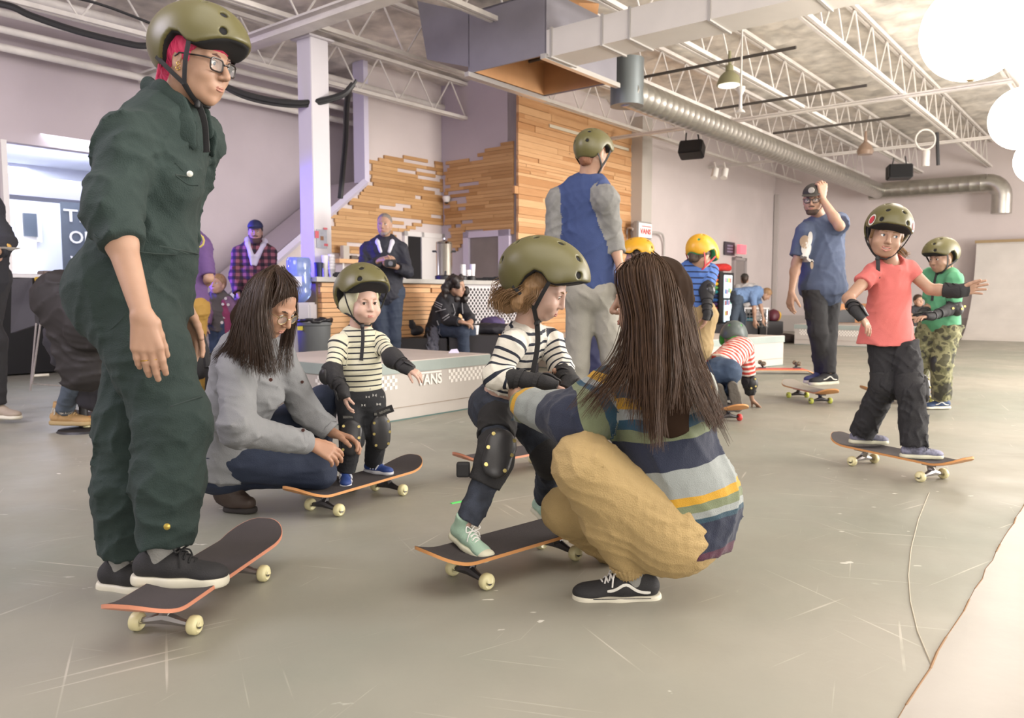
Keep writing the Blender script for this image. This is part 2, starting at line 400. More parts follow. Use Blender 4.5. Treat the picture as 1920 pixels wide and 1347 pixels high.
# ------------------------------------------------------------------ the setting
M_wall = mat('painted_wall', 'cfc4c2', .85, bump=.15, bscale=9, var=.05, vscale=1.2)
M_wall2 = mat('lilac_wall', 'b9aeb3', .85, bump=.15, bscale=9, var=.06, vscale=1.2)
M_white = mat('white_trim', 'dcd8d6', .6); M_dark = mat('dark_void', '1c1a1c', .9)
M_steelw = mat('painted_steel', 'd8d2cc', .55, var=.08, vscale=6)
def room_mats():
    m = mat('studio_floor', '777569', .4); nt = m.node_tree; b = nt.nodes['Principled BSDF']; L = nt.links.new; N = nt.nodes.new
    tc = N('ShaderNodeTexCoord'); o = tc.outputs['Object']
    def noise(sc, det=4, vec=o, rough=.5):
        n = N('ShaderNodeTexNoise'); n.inputs['Scale'].default_value = sc; n.inputs['Detail'].default_value = det; n.inputs['Roughness'].default_value = rough; L(vec, n.inputs['Vector']); return n.outputs[0]
    def rng(v, a, b_, c, d):
        r = N('ShaderNodeMapRange'); r.inputs[1].default_value = a; r.inputs[2].default_value = b_; r.inputs[3].default_value = c; r.inputs[4].default_value = d; L(v, r.inputs[0]); return r.outputs[0]
    def mix(f, a, c):
        x = N('ShaderNodeMix'); x.data_type = 'RGBA'
        if isinstance(f, float): x.inputs[0].default_value = f
        else: L(f, x.inputs[0])
        for s, q in ((6, a), (7, c)):
            if isinstance(q, tuple): x.inputs[s].default_value = q
            else: L(q, x.inputs[s])
        return x.outputs[2]
    def mul(a, c):
        x = N('ShaderNodeMath'); x.operation = 'MULTIPLY'; L(a, x.inputs[0])
        if isinstance(c, float): x.inputs[1].default_value = c
        else: L(c, x.inputs[1])
        return x.outputs[0]
    c = mix(rng(noise(.55), .35, .65, 0, 1), lin('828478'), lin('9b968a'))
    c = mix(rng(noise(5, 6), .4, .75, 0, .35), c, lin('8b877c'))
    # long scratches in several directions
    for ang, sc, seed in ((.25, 2.1, 1), (1.15, 1.6, 5), (-.6, 2.6, 9), (-1.15, 2.2, 14)):
        m0 = N('ShaderNodeMapping'); m0.inputs['Rotation'].default_value = (0, 0, ang); L(o, m0.inputs[0]); mp = N('ShaderNodeMapping'); mp.inputs['Scale'].default_value = (.5 * sc, 30 * sc, 1); mp.inputs['Location'].default_value = (seed, seed, 0); L(m0.outputs[0], mp.inputs[0])
        s = rng(noise(1.0, 1, mp.outputs[0]), .70, .73, 0, 1); g = rng(noise(.9 + seed * .1), .52, .6, 0, 1)
        c = mix(mul(mul(s, g), .8), c, lin('b5b0a4'))
    mp = N('ShaderNodeMapping'); mp.inputs['Scale'].default_value = (1, 2.2, 1); L(o, mp.inputs[0])
    chips = mul(rng(noise(9, 3, mp.outputs[0]), .70, .715, 0, 1), rng(noise(.8), .5, .58, 0, 1))
    c = mix(chips, c, lin('dddacf'))
    L(c, b.inputs['Base Color'])
    L(rng(noise(3, 5), .3, .7, .36, .55), b.inputs['Roughness'])
    bp = N('ShaderNodeBump'); bp.inputs['Strength'].default_value = .12; bp.inputs['Distance'].default_value = .01; L(noise(14, 5), bp.inputs['Height']); L(bp.outputs[0], b.inputs['Normal'])
    return m
M_floor = room_mats()
MB().add([(-14, -3, 0), (24, -3, 0), (24, 30, 0), (-14, 30, 0)], [(0, 1, 2, 3)]).build('floor', M_floor); tag(bpy.data.objects['floor'], kind='structure')
def struct(mb, name, m, **k):
    o = mb.build(name, m, **k); o['kind'] = 'structure'; return o
# the paler floor sheet at the lower right, with its ragged seam
a = G(1690, 1347); b_ = G(1925, 940); d = (b_ - a).normalized(); n_ = V((d.y, -d.x, 0)); a0 = a - d * 1.2; b0 = b_ + d * 3.2
mb = MB(); pts = []
for i in range(60):
    t = i / 59; p = a0.lerp(b0, t) + n_ * random.uniform(-.004, .004); pts.append(p)
poly = [V((p.x, p.y, .004)) for p in pts] + [V((x.x, x.y, .004)) for x in (b0 + n_ * 4, a0 + n_ * 4)]
mb.add(poly, [tuple(range(len(poly)))]); struct(mb, 'trim_1', mat('pale_floor_sheet', '938d85', .34, var=.07, vscale=2.5, bump=.1, bscale=12))
mb = MB()
for i in range(59): mb.tube([pts[i] + V((0, 0, .002)), pts[i + 1] + V((0, 0, .002))], .0022 + random.random() * .002, 5)
struct(mb, 'trim_2', mat('seam_glue', '8a6a4a', .8))
mb = MB(); cr = [G(*q) for q in ((1742, 925), (1722, 975), (1708, 1030), (1703, 1080), (1707, 1130), (1720, 1185), (1748, 1252))]
mb.tube([p + V((0, 0, .001)) for p in cr], .0022, 5); tag(mb.build('floor_crack', mat('crack_line', 'a39a88', .7)), 'thin curved crack line running across the grey floor at right', 'crack')
for q, w_ in (((846, 945), (873, 940)), ((902, 934), (922, 938))):
    p, r = G(*q), G(*w_); mb = MB(); dd = (r - p).normalized(); s_ = V((dd.y, -dd.x, 0)) * .008
    mb.add([p - s_ + V((0, 0, .003)), r - s_ + V((0, 0, .003)), r + s_ + V((0, 0, .003)), p + s_ + V((0, 0, .003)), p - s_, r - s_, r + s_, p + s_], [(0, 1, 2, 3), (4, 5, 1, 0), (5, 6, 2, 1), (6, 7, 3, 2), (7, 4, 0, 3)])
    tag(mb.build('floor_tape', mat('green_tape', '5fe070', .6)), ('short strip of bright green tape on floor, left of the mint shoe leg' if q[0] == 846 else 'short strip of bright green tape on floor, right of the shin'), 'tape', 'green tape marks')
# walls
UB, VA, VC, UE = 9.9, 9.5, 7.85, 20.9
mb = MB(); mb.wbox(-6, 8.1, 10.6, 10.75, 0, 1.2); WZ0, WZ1 = 1.2, 2.75
def wu(px): return uv(onv(px, 300, 10.6))[0]
u0w, u1w = wu(8), wu(215)
mb.wbox(-6, u0w, 10.6, 10.75, WZ0, WZ1); mb.wbox(u1w, 10.2, 10.6, 10.75, WZ0, WZ1); mb.wbox(-6, 10.2, 10.6, 10.75, WZ1, 4.6); mb.wbox(8.1, 10.2, 10.6, 10.75, 0, 1.2)
struct(mb, 'wall_left', M_wall2)
# the room behind the opening
mb = MB(); mb.wbox(u0w - 3, u1w + 4, 13.6, 13.7, 0, 3.4); mb.wbox(u0w - 3, u1w + 4, 10.76, 13.6, 2.95, 3.05); mb.wbox(u1w + 2.5, u1w + 2.6, 10.8, 13.6, 0, 3); mb.wbox(u0w - 3.1, u0w - 3, 10.8, 13.6, 0, 3)
struct(mb, 'wall_back_room', mat('back_room_white', 'd9dbe6', .8))
l = bpy.data.lights.new('back_room_lamp', 'AREA'); l.size = 2.6; l.energy = 150; l.color = (.82, .88, 1); o = bpy.data.objects.new('back_room_lamp', l); COL.objects.link(o); o.location = W((u0w + u1w) / 2 + .3, 12.0, 2.9)
mb = MB(); mb.wbox(u0w - .2, u1w + .6, 11.9, 12.5, 2.28, 2.55); tag(mb.build('ceiling_soffit', mat('soffit_grey', 'a7a5b8', .8)), 'grey dropped soffit beam inside the bright room beyond the left opening', 'soffit')
mb = MB(); mb.wbox(u0w + 1.3, u0w + 2.1, 11.3, 11.7, 2.93, 2.95); tag(mb.build('ceiling_vent', mat('vent_grey', '77808e', .6)), 'flat grey ceiling vent in the bright back room', 'vent')
# window in the back room
p0, p1 = onv(38, 400, 13.58), onv(65, 445, 13.58); ua, ub = uv(p0)[0], uv(p1)[0]
mb = MB(); mb.wbox(ua - .08, ub + .08, 13.5, 13.58, p1.z - .08, p0.z + .08); fr = struct(mb, 'window_1', M_white)
mb = MB(); mb.wbox(ua, ub, 13.46, 13.499, p1.z, p0.z); mb.build('pane', mat('dim_pane', '59606a', .3), fr)
mb = MB(); q0, q1 = onv(5, 450, 13.4), onv(66, 520, 13.4); mb.wbox(uv(q0)[0], uv(q1)[0], 13.3, 13.4, .9, q0.z); bl = mb.build('roller_blind', mat('glow_blind', 'ffffff', .6, emit='f4f6ff', estr=2.2)); tag(bl, 'bright sunlit white roller blind in the back room', 'blind')  # the blind's brightness is put in as emission
# banner with hand lettering
bu, bz = uv(onv(113, 378, 11.4))[0], onv(113, 378, 11.4).z
mb = MB(); mb.wbox(bu, bu + 1.5, 11.4, 11.415, .95, bz); bn = mb.build('lettered_banner', mat('banner_slate', '5d6674', .8, var=.25, vscale=2)); tag(bn, 'slate banner with big white hand lettering reading THIS OFF, in the room beyond', 'banner')
Wu = W(1, 0) - W(0, 0)
for s_, py, dx in (('THIS', 405, .34), ('OFF T', 445, .40), ('WALL', 492, .40)):
    z = onv(140, py, 11.4).z; text_mesh('lettering', s_, W(bu + dx, 11.39, z), Wu, (0, 0, 1), .17, mat('banner_white', 'eef0f4', .7), bn, .003, .62, .01)
# opening frame
mb = MB(); mb.wbox(u0w - .06, u0w, 10.5, 10.8, WZ0, WZ1); mb.wbox(u1w, u1w + .06, 10.5, 10.8, WZ0, WZ1); struct(mb, 'trim_3', M_white)
# stair-side wall (v = VA) with its sloping edge
def wallpoly(pts, v, th, name, m):
    mb = MB(); mb.prism([W(u, v, z) for u, z in pts], W(0, th) - W(0, 0)); return struct(mb, name, m)
def A1(px, py): q = uv(onv(px, py, VA)); return (q[0], q[2])
dA = A1(683, 342); d2 = A1(575, 436); sl = (dA[1] - d2[1]) / (dA[0] - d2[0])
wallpoly([(UB, 0), (UB, 4.6), (dA[0], 4.6), dA, (dA[0] - (dA[1]) / sl, 0)], VA, .12, 'wall_stairs', M_wall)
mb = MB(); e0 = W(dA[0], VA - .03, dA[1]); e1 = W(dA[0] - dA[1] / sl, VA - .03, 0)
dirn = (e1 - e0).normalized(); nn = V((0, 0, 1)).cross(W(0, 1) - W(0, 0))
mb.tube([e0, e1], .06, 4); struct(mb, 'trim_4', mat('stair_edge', 'cfc9dc', .6))
mb = MB(); mb.wbox(dA[0] - .03, dA[0] + .06, VA - .05, VA + .2, dA[1], 4.5); struct(mb, 'trim_5', mat('stair_edge'))
mb = MB(); mb.prism([W(dA[0] + .1, VA + .15, dA[1] + .05), W(dA[0] - dA[1] / sl, VA + .15, .05), W(dA[0] - dA[1] / sl, VA + .15, -.2 + .2), W(dA[0] + .1, VA + .15, dA[1] - .2)], W(0, .85) - W(0, 0)); struct(mb, 'stair_soffit', M_wall2)
mb = MB(); mb.wbox(UB, UB + .12, VC + .02, VA + .3, 0, 4.6)                # wall B
wB = struct(mb, 'wall_bar_side', M_wall2)
mb = MB(); UD = uv(onv(1180, 300, VC))[0]; mb.wbox(UB, UE + .2, VC, VC + .2, 0, 4.6); struct(mb, 'wall_back', M_wall)
mb = MB(); mb.wbox(UE, UE + .2, -9, VC + .2, 0, 4.6); struct(mb, 'wall_far', M_wall)
mb = MB(); mb.wbox(UE - .03, UE, -9, VC, 0, .42); struct(mb, 'baseboard_far', mat('far_base', 'b8b0ac', .8))
mb = MB(); mb.wbox(13, UE, VC - .03, VC, 0, .42); struct(mb, 'baseboard_back', mat('far_base'))
mb = MB(); mb.wbox(UD, UD + .38, VC - .28, VC, 0, 4.3); struct(mb, 'pillar_wall', mat('pilaster', 'b9b2aa', .7))
mb = MB(); mb.wbox(UD + .4, UD + .52, VC - .2, VC, 0, 4.2); struct(mb, 'trim_6', M_white)
mb = MB(); mb.wbox(UE - .1, UE, VC - .12, VC - .02, 0, 3.6); struct(mb, 'trim_7', mat('far_base'))
# boards
def wood_mat(name, c1, c2, ax):
    m = mat(name, c1, .55); nt = m.node_tree; L = nt.links.new; N = nt.nodes.new; b = nt.nodes['Principled BSDF']
    tc = N('ShaderNodeTexCoord'); at = N('ShaderNodeAttribute'); at.attribute_name = 'tone'
    mp = N('ShaderNodeMapping'); mp.inputs['Rotation'].default_value = (0, 0, -AU); mp2 = N('ShaderNodeMapping'); mp2.inputs['Scale'].default_value = (2, 2, 30)
    L(tc.outputs['Object'], mp.inputs[0]); L(mp.outputs[0], mp2.inputs[0])
    n = N('ShaderNodeTexNoise'); n.inputs['Scale'].default_value = 1.6; n.inputs['Detail'].default_value = 6; n.inputs['Distortion'].default_value = .6; L(mp2.outputs[0], n.inputs['Vector'])
    x = N('ShaderNodeMix'); x.data_type = 'RGBA'; x.inputs[6].default_value = lin(c1); x.inputs[7].default_value = lin(c2)
    ad = N('ShaderNodeMath'); ad.operation = 'MULTIPLY_ADD'; ad.inputs[1].default_value = .9; L(n.outputs[0], ad.inputs[0])
    sb = N('ShaderNodeMath'); sb.operation = 'SUBTRACT'; sb.inputs[1].default_value = .42; L(at.outputs['Fac'], sb.inputs[0]); L(sb.outputs[0], ad.inputs[2]); ad.use_clamp = True
    L(ad.outputs[0], x.inputs[0])
    kn = N('ShaderNodeTexVoronoi'); kn.inputs['Scale'].default_value = 2.3; mk = N('ShaderNodeMapping'); mk.inputs['Scale'].default_value = (1, 1, 2.2); L(mp.outputs[0], mk.inputs[0]); L(mk.outputs[0], kn.inputs['Vector'])
    r = N('ShaderNodeMapRange'); r.inputs[1].default_value = .03; r.inputs[2].default_value = .075; r.inputs[3].default_value = .45; r.inputs[4].default_value = 1; L(kn.outputs['Distance'], r.inputs[0])
    h = N('ShaderNodeHueSaturation'); L(r.outputs[0], h.inputs['Value']); L(x.outputs[2], h.inputs['Color']); L(h.outputs[0], b.inputs['Base Color'])
    return m
M_wood = wood_mat('pine_boards', 'c79d6c', 'a67b4c', 0); M_wood2 = wood_mat('warm_pine_boards', 'd9ac7e', 'b98657', 0)
class Boards:
    def __init__(s): s.mb = MB(); s.t = []
    def add(s, u0, u1, v0, v1, z0, z1):
        s.mb.wbox(u0, u1, v0, v1, z0, z1); s.t += [random.random()] * 8
    def build(s, name, m, parent=None):
        me = bpy.data.meshes.new(name); me.from_pydata(s.mb.v, [], s.mb.f); a_ = me.attributes.new('tone', 'FLOAT', 'POINT'); a_.data.foreach_set('value', s.t)
        o = link_mesh(name, me, m, parent, False); me.flip_normals() if False else None
        import bmesh; bm = bmesh.new(); bm.from_mesh(me); bmesh.ops.recalc_face_normals(bm, faces=bm.faces); bm.to_mesh(me); bm.free(); return o
def row_interval(poly, z):
    xs = []
    for i in range(len(poly)):
        (x0, z0), (x1, z1) = poly[i], poly[(i + 1) % len(poly)]
        if (z0 - z) * (z1 - z) < 0: xs.append(x0 + (x1 - x0) * (z - z0) / (z1 - z0))
    return (min(xs), max(xs)) if len(xs) >= 2 else None
bo = Boards(); z = 0.0                                   # full timber wall
while z < 4.05:
    hgt = random.choice((.05, .07, .07, .1, .12)); u = UB - .06 - random.random()
    while u < UD - .02:
        L_ = random.uniform(.7, 2.2); bo.add(max(u, UB - .03), min(u + L_ - .004, UD), VC - random.uniform(.035, .055), VC, z, z + hgt - .004); u += L_
    z += hgt
tag(bo.build('timber_cladding', M_wood2), 'full-height warm pine board cladding on the wall behind the man in the helmet', 'wood cladding')
for q0_, q1_ in (((1024, 236), (1105, 263)), ((1140, 272), (1152, 276))):
    pa, pb = uv(onv(*q0_, VC)), uv(onv(*q1_, VC)); mb = MB(); mb.wbox(pa[0], pb[0] + .4, VC - .075, VC - .058, pa[2] - .03, pa[2] + .02); tag(mb.build('batten_strip', mat('pale_strip', 'd6cdb8', .6)), 'pale strip across the upper timber wall, ' + ('left of the helmet' if q0_[0] < 1100 else 'short piece right of the helmet'), 'strip')
mb = MB(); pa, pb = onv(992, 444, VC), onv(1030, 490, VC); mb.wbox(uv(pa)[0], uv(pb)[0], VC - .09, VC - .056, pb.z, pa.z); tag(mb.build('wall_panel', mat('slate_panel', '4b4446', .6)), 'dark slate rectangle panel on the timber wall behind the blue raglan shirt', 'panel')
bo = Boards(); poly = [A1(*q) for q in ((834, 306), (770, 296), (697, 296), (700, 330), (688, 348), (688, 362), (660, 380), (640, 400), (622, 405), (600, 470), (632, 482), (690, 478), (735, 450), (790, 425), (834, 418))]
z = .9
while z < 3.4:
    hgt = .056; r = row_interval(poly, z)
    if r:
        u = r[0] + random.uniform(-.15, .12)
        while u < UB:
            L_ = random.uniform(.35, 1.3); e = min(u + L_, r[1] if r[1] < UB - .3 else UB)
            if e <= u: break
            bo.add(u, e, VA - .03 - random.random() * .01, VA, z, z + hgt - .003); u = e + (random.uniform(.15, .8) if random.random() < .42 else .003)
    z += hgt
tag(bo.build('timber_mosaic', M_wood), 'staggered pine board pattern on the white wall behind the man with a camera', 'wood cladding')
def B1(px, py): q = uv(onu(px, py, UB)); return (q[1], q[2])
bo = Boards(); poly = [B1(*q) for q in ((833, 308), (880, 300), (935, 275), (962, 262), (962, 440), (880, 446), (850, 480), (840, 470), (833, 440))]
z = .9
while z < 3.9:
    hgt = .056; r = row_interval(poly, z)
    if r:
        v_ = r[0] - .02
        while v_ < r[1]:
            L_ = random.uniform(.3, 1.2); e = min(v_ + L_, r[1] + random.uniform(-.2, 0))
            if e <= v_: break
            bo.add(UB - .03 - random.random() * .01, UB, max(v_, VC), min(e, VA), z, z + hgt - .003); v_ = e + (random.uniform(.12, .6) if random.random() < .36 else .003)
    z += hgt
tag(bo.build('timber_mosaic', M_wood), 'staggered pine board pattern on the narrow wall beside the timber cladding', 'wood cladding')
# door with dark opening in the mosaic wall, doorway in the narrow wall
def A1v(px, py, v): q = uv(onv(px, py, v)); return q[0], q[2]
ua, zt = A1v(760, 443, VA); ub, _ = A1v(786, 446, VA); uc, _ = A1v(824, 450, VA)
mb = MB(); mb.wbox(ua, ub, VA - .035, VA - .031, 0, zt); struct(mb, 'door_1', M_dark)
mb = MB(); mb.wbox(ua - .07, ua, VA - .06, VA, 0, zt + .08); mb.wbox(ub, ub + .06, VA - .06, VA, 0, zt + .08); mb.wbox(uc, uc + .07, VA - .06, VA, 0, zt + .08); mb.wbox(ua - .07, uc + .07, VA - .06, VA, zt, zt + .08); mb.wbox(ub + .06, uc, VA - .045, VA, 0, zt); struct(mb, 'trim_8', M_white)
va, zt = B1(884, 447); vb, _ = B1(940, 447)
mb = MB(); mb.wbox(UB - .033, UB - .03, vb, va, 0, zt); dd = struct(mb, 'door_2', mat('dim_room', '8a817c', .8, var=.15, vscale=1.5))
mb = MB(); mb.wbox(UB - .045, UB - .034, vb + .02, (va + vb) / 2 + .1, 0, zt - .75); mb.build('inner_door', mat('dim_door', '9b938d', .7), dd)
mb = MB(); mb.wbox(UB - .08, UB, va, va + .12, 0, zt + .1); mb.wbox(UB - .08, UB, vb - .22, vb, 0, zt + .1); mb.wbox(UB - .08, UB, vb - .22, va + .12, zt, zt + .1); struct(mb, 'trim_9', mat('lilac_trim', 'c6bdd0', .6))
# door far right back wall
ua, zt = A1v(1375, 488, VC); ub, _ = A1v(1392, 488, VC)
mb = MB(); mb.wbox(ua, ub, VC - .05, VC, 0, zt); struct(mb, 'door_3', mat('grey_door', '8d8583', .6))
mb = MB(); mb.wbox(ua - .1, ua, VC - .07, VC, 0, zt + .07); mb.wbox(ub, ub + .12, VC - .07, VC, 0, zt + .07); mb.wbox(ua - .1, ub + .12, VC - .07, VC, zt, zt + .07); struct(mb, 'trim_10', mat('door_frame_grey', '9c9594', .6))
# ceiling deck, crinkled insulation
import bmesh
def ceiling():
    nx, ny = 150, 110; us = np.linspace(-5, UE + .1, nx); vs = np.linspace(-9, 10.7, ny); f = folds(.05, 3.5, 3)
    U_, V_ = np.meshgrid(us, vs, indexing='ij'); X = np.stack([U_.ravel(), V_.ravel(), np.zeros(nx * ny)], 1).astype(np.float32)
    z_ = 4.46 + f(X) * 1.0 + np.random.uniform(-.02, .02, nx * ny)
    vv = [tuple(W(u, v, z)) for (u, v, _), z in zip(X, z_)]; ff = [(i * ny + j, (i + 1) * ny + j, (i + 1) * ny + j + 1, i * ny + j + 1) for i in range(nx - 1) for j in range(ny - 1)]
    mb = MB(); mb.add(vv, ff); return mb.build('ceiling', mat('crinkled_insulation', 'ded8cf', .6, bump=1.0, bscale=9, var=.34, vscale=3.0), smooth=True)
ceiling()['kind'] = 'structure'
# bar joists
JZ, JT = 3.85, 4.4
def joist(v, u0=-3, u1=UE, lab='', rc=.024):
    t = empty('roof_joist', lab, 'joist', W(u0, v, JZ), 'open-web roof joists')
    mb = MB()
    for z in (JZ, JT):
        for dv in (-.035, .035): mb.wbox(u0, u1, v + dv - rc * .8, v + dv + rc * .8, z - rc, z + rc)
    mb.build('chord', M_steelw, t)
    mb = MB(); n = int((u1 - u0) / .38)
    for i in range(n):
        a_, b__ = u0 + i * .38, u0 + (i + 1) * .38; za, zb = (JZ, JT) if i % 2 == 0 else (JT, JZ)
        mb.tube([W(a_, v, za), W(b__, v, zb)], .012, 5)
    mb.build('web', M_steelw, t); return t
for v, lab in ((8.95, 'white open-web joist nearest the left wall and its pipes'), (7.2, 'white open-web joist meeting the square column'), (5.55, 'white open-web joist running over the big dark plenum box'), (4.35, 'white open-web joist just above the round silver duct'), (2.95, 'white open-web joist behind the dome lamp'),
               (1.6, 'white open-web joist beside the thick white pipe at upper right')): joist(v, lab=lab)
mb = MB(); a_ = W(4.0, 1.15, 3.25)
tag(MB().tube([W(7.15, 1.3, 3.55), W(UE - .1, 1.3, 3.55)], .11, 20).build('white_pipe', mat('white_paint_gloss', 'ece8e2', .4), smooth=True), 'thick white pipe running under the ceiling beside the glowing globes', 'pipe')
for u, lab in ((5.25, 'grey steel girder resting on the square column'), (12.6, 'slim white girder crossing the ceiling above the timber wall'), (16.8, 'slim white girder crossing the far part of the ceiling')):
    mb = MB(); w_ = .09 if u < 6 else .04
    for z in (JZ - .14, JZ - .04) if u < 6 else (JZ - .07, JZ - .04): mb.wbox(u - w_, u + w_, -8, 10.4, z - .012, z + .012)
    if u < 6: mb.wbox(u - .008, u + .008, -8, 10.4, JZ - .14, JZ - .04)
    else: mb.wbox(u - .01, u + .01, -8, 10.4, JZ - .07, JZ - .04)
    tag(mb.build('roof_girder', M_steelw), lab, 'girder', 'roof girders')
for i, (v, z, r, lab) in enumerate(((10.2, 3.72, .045, 'lowest white pipe along the left wall'), (10.0, 3.86, .04, 'second white pipe along the left wall'), (9.8, 3.98, .04, 'third white pipe along the left wall'), (9.45, 4.1, .05, 'uppermost white pipe along the left wall'))):
    tag(MB().tube([W(-5, v, z), W(8.6 if v > VA else UB, v, z)], r, 10).build('wall_pipe', M_steelw, smooth=True), lab, 'pipe', 'pipes on the left wall')
# conduits across the ceiling
for k, (q0_, q1_) in enumerate((((950, 125), (1560, 75)), ((1180, 150), (1420, 110)), ((1340, 205), (1600, 165)), ((1450, 250), (1560, 235)))):
    ang = W(0, -1) - W(0, 0); p = P(q0_[0], q0_[1], 10 + k * 1.8)
    s_ = (3.7 - CAMH) / (p.z - CAMH) if k == 0 else (3.78 - CAMH) / (p.z - CAMH); p = V((p.x * s_, p.y * s_, CAMH + (p.z - CAMH) * s_)); mb = MB()
    mb.tube([p, p + ang * (5.5 if k == 0 else 2.2)], .02, 6); tag(mb.build('dark_conduit', mat('conduit_dark', '4b4642', .6)), ('long dark conduit crossing the ceiling in front of the dome lamp', 'short dark conduit under the joists right of the duct elbow', 'dark conduit piece right of the dome lamp', 'small dark conduit piece deep under the ceiling')[k], 'conduit')
# square column
cu, cv = 5.45, 7.3
cp = P(590, 300, 8.9); cu, cv, _ = uv(cp)
mb = MB(); mb.wbox(cu - .12, cu + .12, cv - .12, cv + .12, 0, JZ - .12); mb.wbox(cu - .17, cu + .17, cv - .17, cv + .17, JZ - .14, JZ - .12)
tag(mb.build('steel_column', mat('column_white', 'c9c4c8', .5), bevel=.006), 'square white steel column behind the kneeling woman', 'column')
# ------------------------------------------------------------------ ducts and ceiling gear
M_galv = mat('galvanised_steel', 'b8b5ae', .33, metal=.9, bump=.12, bscale=14, var=.08, vscale=9)
M_galvd = mat('dull_duct_steel', '8d8a92', .5, metal=.5, var=.08, vscale=3)
M_ductw = mat('painted_duct', 'd3cec8', .5, var=.04, vscale=3)
M_black = mat('black_plastic', '232224', .5); M_blackm = mat('black_matte', '201f21', .85, bump=.2, bscale=120)
def ridged(a, b, r, pitch, n=28):
    L_ = (b - a).length; k = int(L_ / pitch); pts, rs = [], []
    for i in range(k + 1):
        t = i / k
        for dt, dr in ((0, 0), (.40, 0), (.45, .0022), (.5, .0022), (.55, 0)):
            tt = min(1, t + dt / k)
            if tt >= 1 and i == k and dt > 0: continue
            pts.append(a.lerp(b, tt)); rs.append(r + dr)
    return MB().tube(pts, rs, n)
rd = empty('round_duct', 'long round spiral silver duct running under the ceiling to the far wall', 'duct', W(8.7, 4.98, 3.36))
ridged(W(8.35, 4.98, 3.36), W(20.2, 5.1, 3.40), .175, .16).build('duct_run', M_galv, rd, smooth=True)
MB().cyl(W(8.42, 5.0, 3.2), W(8.42, 5.0, 3.75), .2, 24).build('duct_collar', mat('grey_collar', '7d8486', .4, metal=.6), rd, smooth=True)
r2 = empty('elbow_duct', 'horizontal silver duct on the far wall bending down at its right end', 'duct', W(20.2, 5.1, 3.4))
e = uv(onu(1880, 352, 20.3)); pts = [W(20.2, 5.3, 3.40), W(20.25, e[1] + .3, 3.40)]
for k in range(1, 7):
    a_ = k / 6 * PI / 2; pts.append(W(20.25, e[1] + .3 - .3 * math.sin(a_), 3.40 - .3 + .3 * math.cos(a_)))
pts.append(W(20.25, e[1], 2.72)); ridged(pts[0], pts[1], .2, .2).build('duct_run', M_galv, r2, smooth=True)
MB().tube(pts[1:], .2, 24).build('duct_elbow', M_galv, r2, smooth=True)
rc = empty('square_duct', 'long white square duct crossing the ceiling from the dark plenum to the upper right', 'duct', W(6.8, 2, 3.33))
MB().wbox(6.6, 7.03, -4, 4.87, 3.33, 3.6).build('duct_body', M_ductw, rc)
for v in (4.8, 4.2, 3.9, 3.1, 2.2, 1.3, .4): MB().wbox(6.585, 7.045, v - .012, v + .012, 3.315, 3.615).build('flange', mat('flange_grey', 'a8a4a0', .5), rc)
ph = empty('air_plenum', 'dark grey sheet metal plenum hood with a tan opening and metal rails', 'duct', W(7.2, 5.4, 3.33))
mb = MB(); mb.wbox(6.6, 6.62, 4.87, 5.9, 3.36, 4.0); mb.wbox(7.93, 7.95, 4.87, 5.9, 3.36, 4.0); mb.wbox(6.6, 7.95, 4.86, 4.88, 3.36, 4.0); mb.wbox(6.6, 7.95, 5.9, 5.92, 3.36, 4.0); mb.wbox(6.6, 7.95, 4.87, 5.9, 3.98, 4.0)
mb.prism([W(6.6, 5.9, 3.42), W(6.6, 6.55, 3.62), W(6.6, 6.7, 4.3), W(6.6, 5.9, 4.0)], W(1.35, 0) - W(0, 0)); mb.build('plenum_box', M_galvd, ph)
mb = MB(); mb.prism([W(6.64, 4.9, 3.37), W(6.64, 5.88, 3.37), W(6.9, 5.88, 3.75), W(6.9, 4.9, 3.75)], W(.01, 0) - W(0, 0)); mb.wbox(7.90, 7.925, 4.9, 5.88, 3.37, 3.9); mb.wbox(6.64, 7.9, 5.86, 5.88, 3.37, 3.9); mb.wbox(6.64, 7.9, 4.9, 4.92, 3.37, 3.9); mb.wbox(6.7, 7.9, 4.9, 5.88, 3.74, 3.76); mb.build('reflected_tan', mat('tan_board', 'b98a5e', .7, var=.1), ph)  # tan of mirrored wood, put in as coloured panels inside the hood
mb = MB()
for v in (4.87, 5.9): mb.wbox(6.55, 8.0, v - .03, v + .03, 3.31, 3.36)
mb.build('rail', mat('rail_steel', 'd5d3d0', .3, metal=.7), ph)
tb = empty('tan_baffle', 'tan board with a red edge above the square duct', 'board', P(1040, 30, 8.6))
MB().prism([P(985, 5, 8.6), P(1080, 45, 8.7), P(1086, 5, 8.9), P(1000, -20, 8.9)], W(.4, 0, .1) - W(0, 0)).build('board', mat('tan_board'), tb)
MB().tube([P(1038, 38, 8.5), P(1095, 66, 8.6)], .018, 4).build('red_strip', mat('red_strip', 'd2434a', .5), tb)
def speaker(px, py, Y, sz, yaw, tilt, lab):
    c = P(px, py, Y); t = empty('wall_speaker', lab, 'speaker', c, 'black ceiling speakers'); M = Matrix.Rotation(yaw, 3, 'Z') @ Matrix.Rotation(tilt, 3, 'X')
    MB().box(c, (sz, sz * .6, sz * .62), M=M).build('cabinet', M_black, t, bevel=.02)
    MB().box(c + M @ V((0, -sz * .31, 0)), (sz * .9, .02, sz * .54), M=M).build('grille', M_blackm, t, bevel=.005)
    mb = MB()
    for x in (-.3, .3): mb.tube([c + M @ V((x * sz, 0, sz * .25)), V((c.x + x * sz * .8, c.y, c.z + sz * .7))], .014, 5)
    mb.build('bracket', M_black, t)
speaker(1297, 281, 14.2, .42, -.5, -.45, 'black speaker hanging below the round duct by the back wall')
speaker(1686, 323, 17.0, .48, -.2, -.1, 'black speaker hanging from the ceiling above the far wall duct')
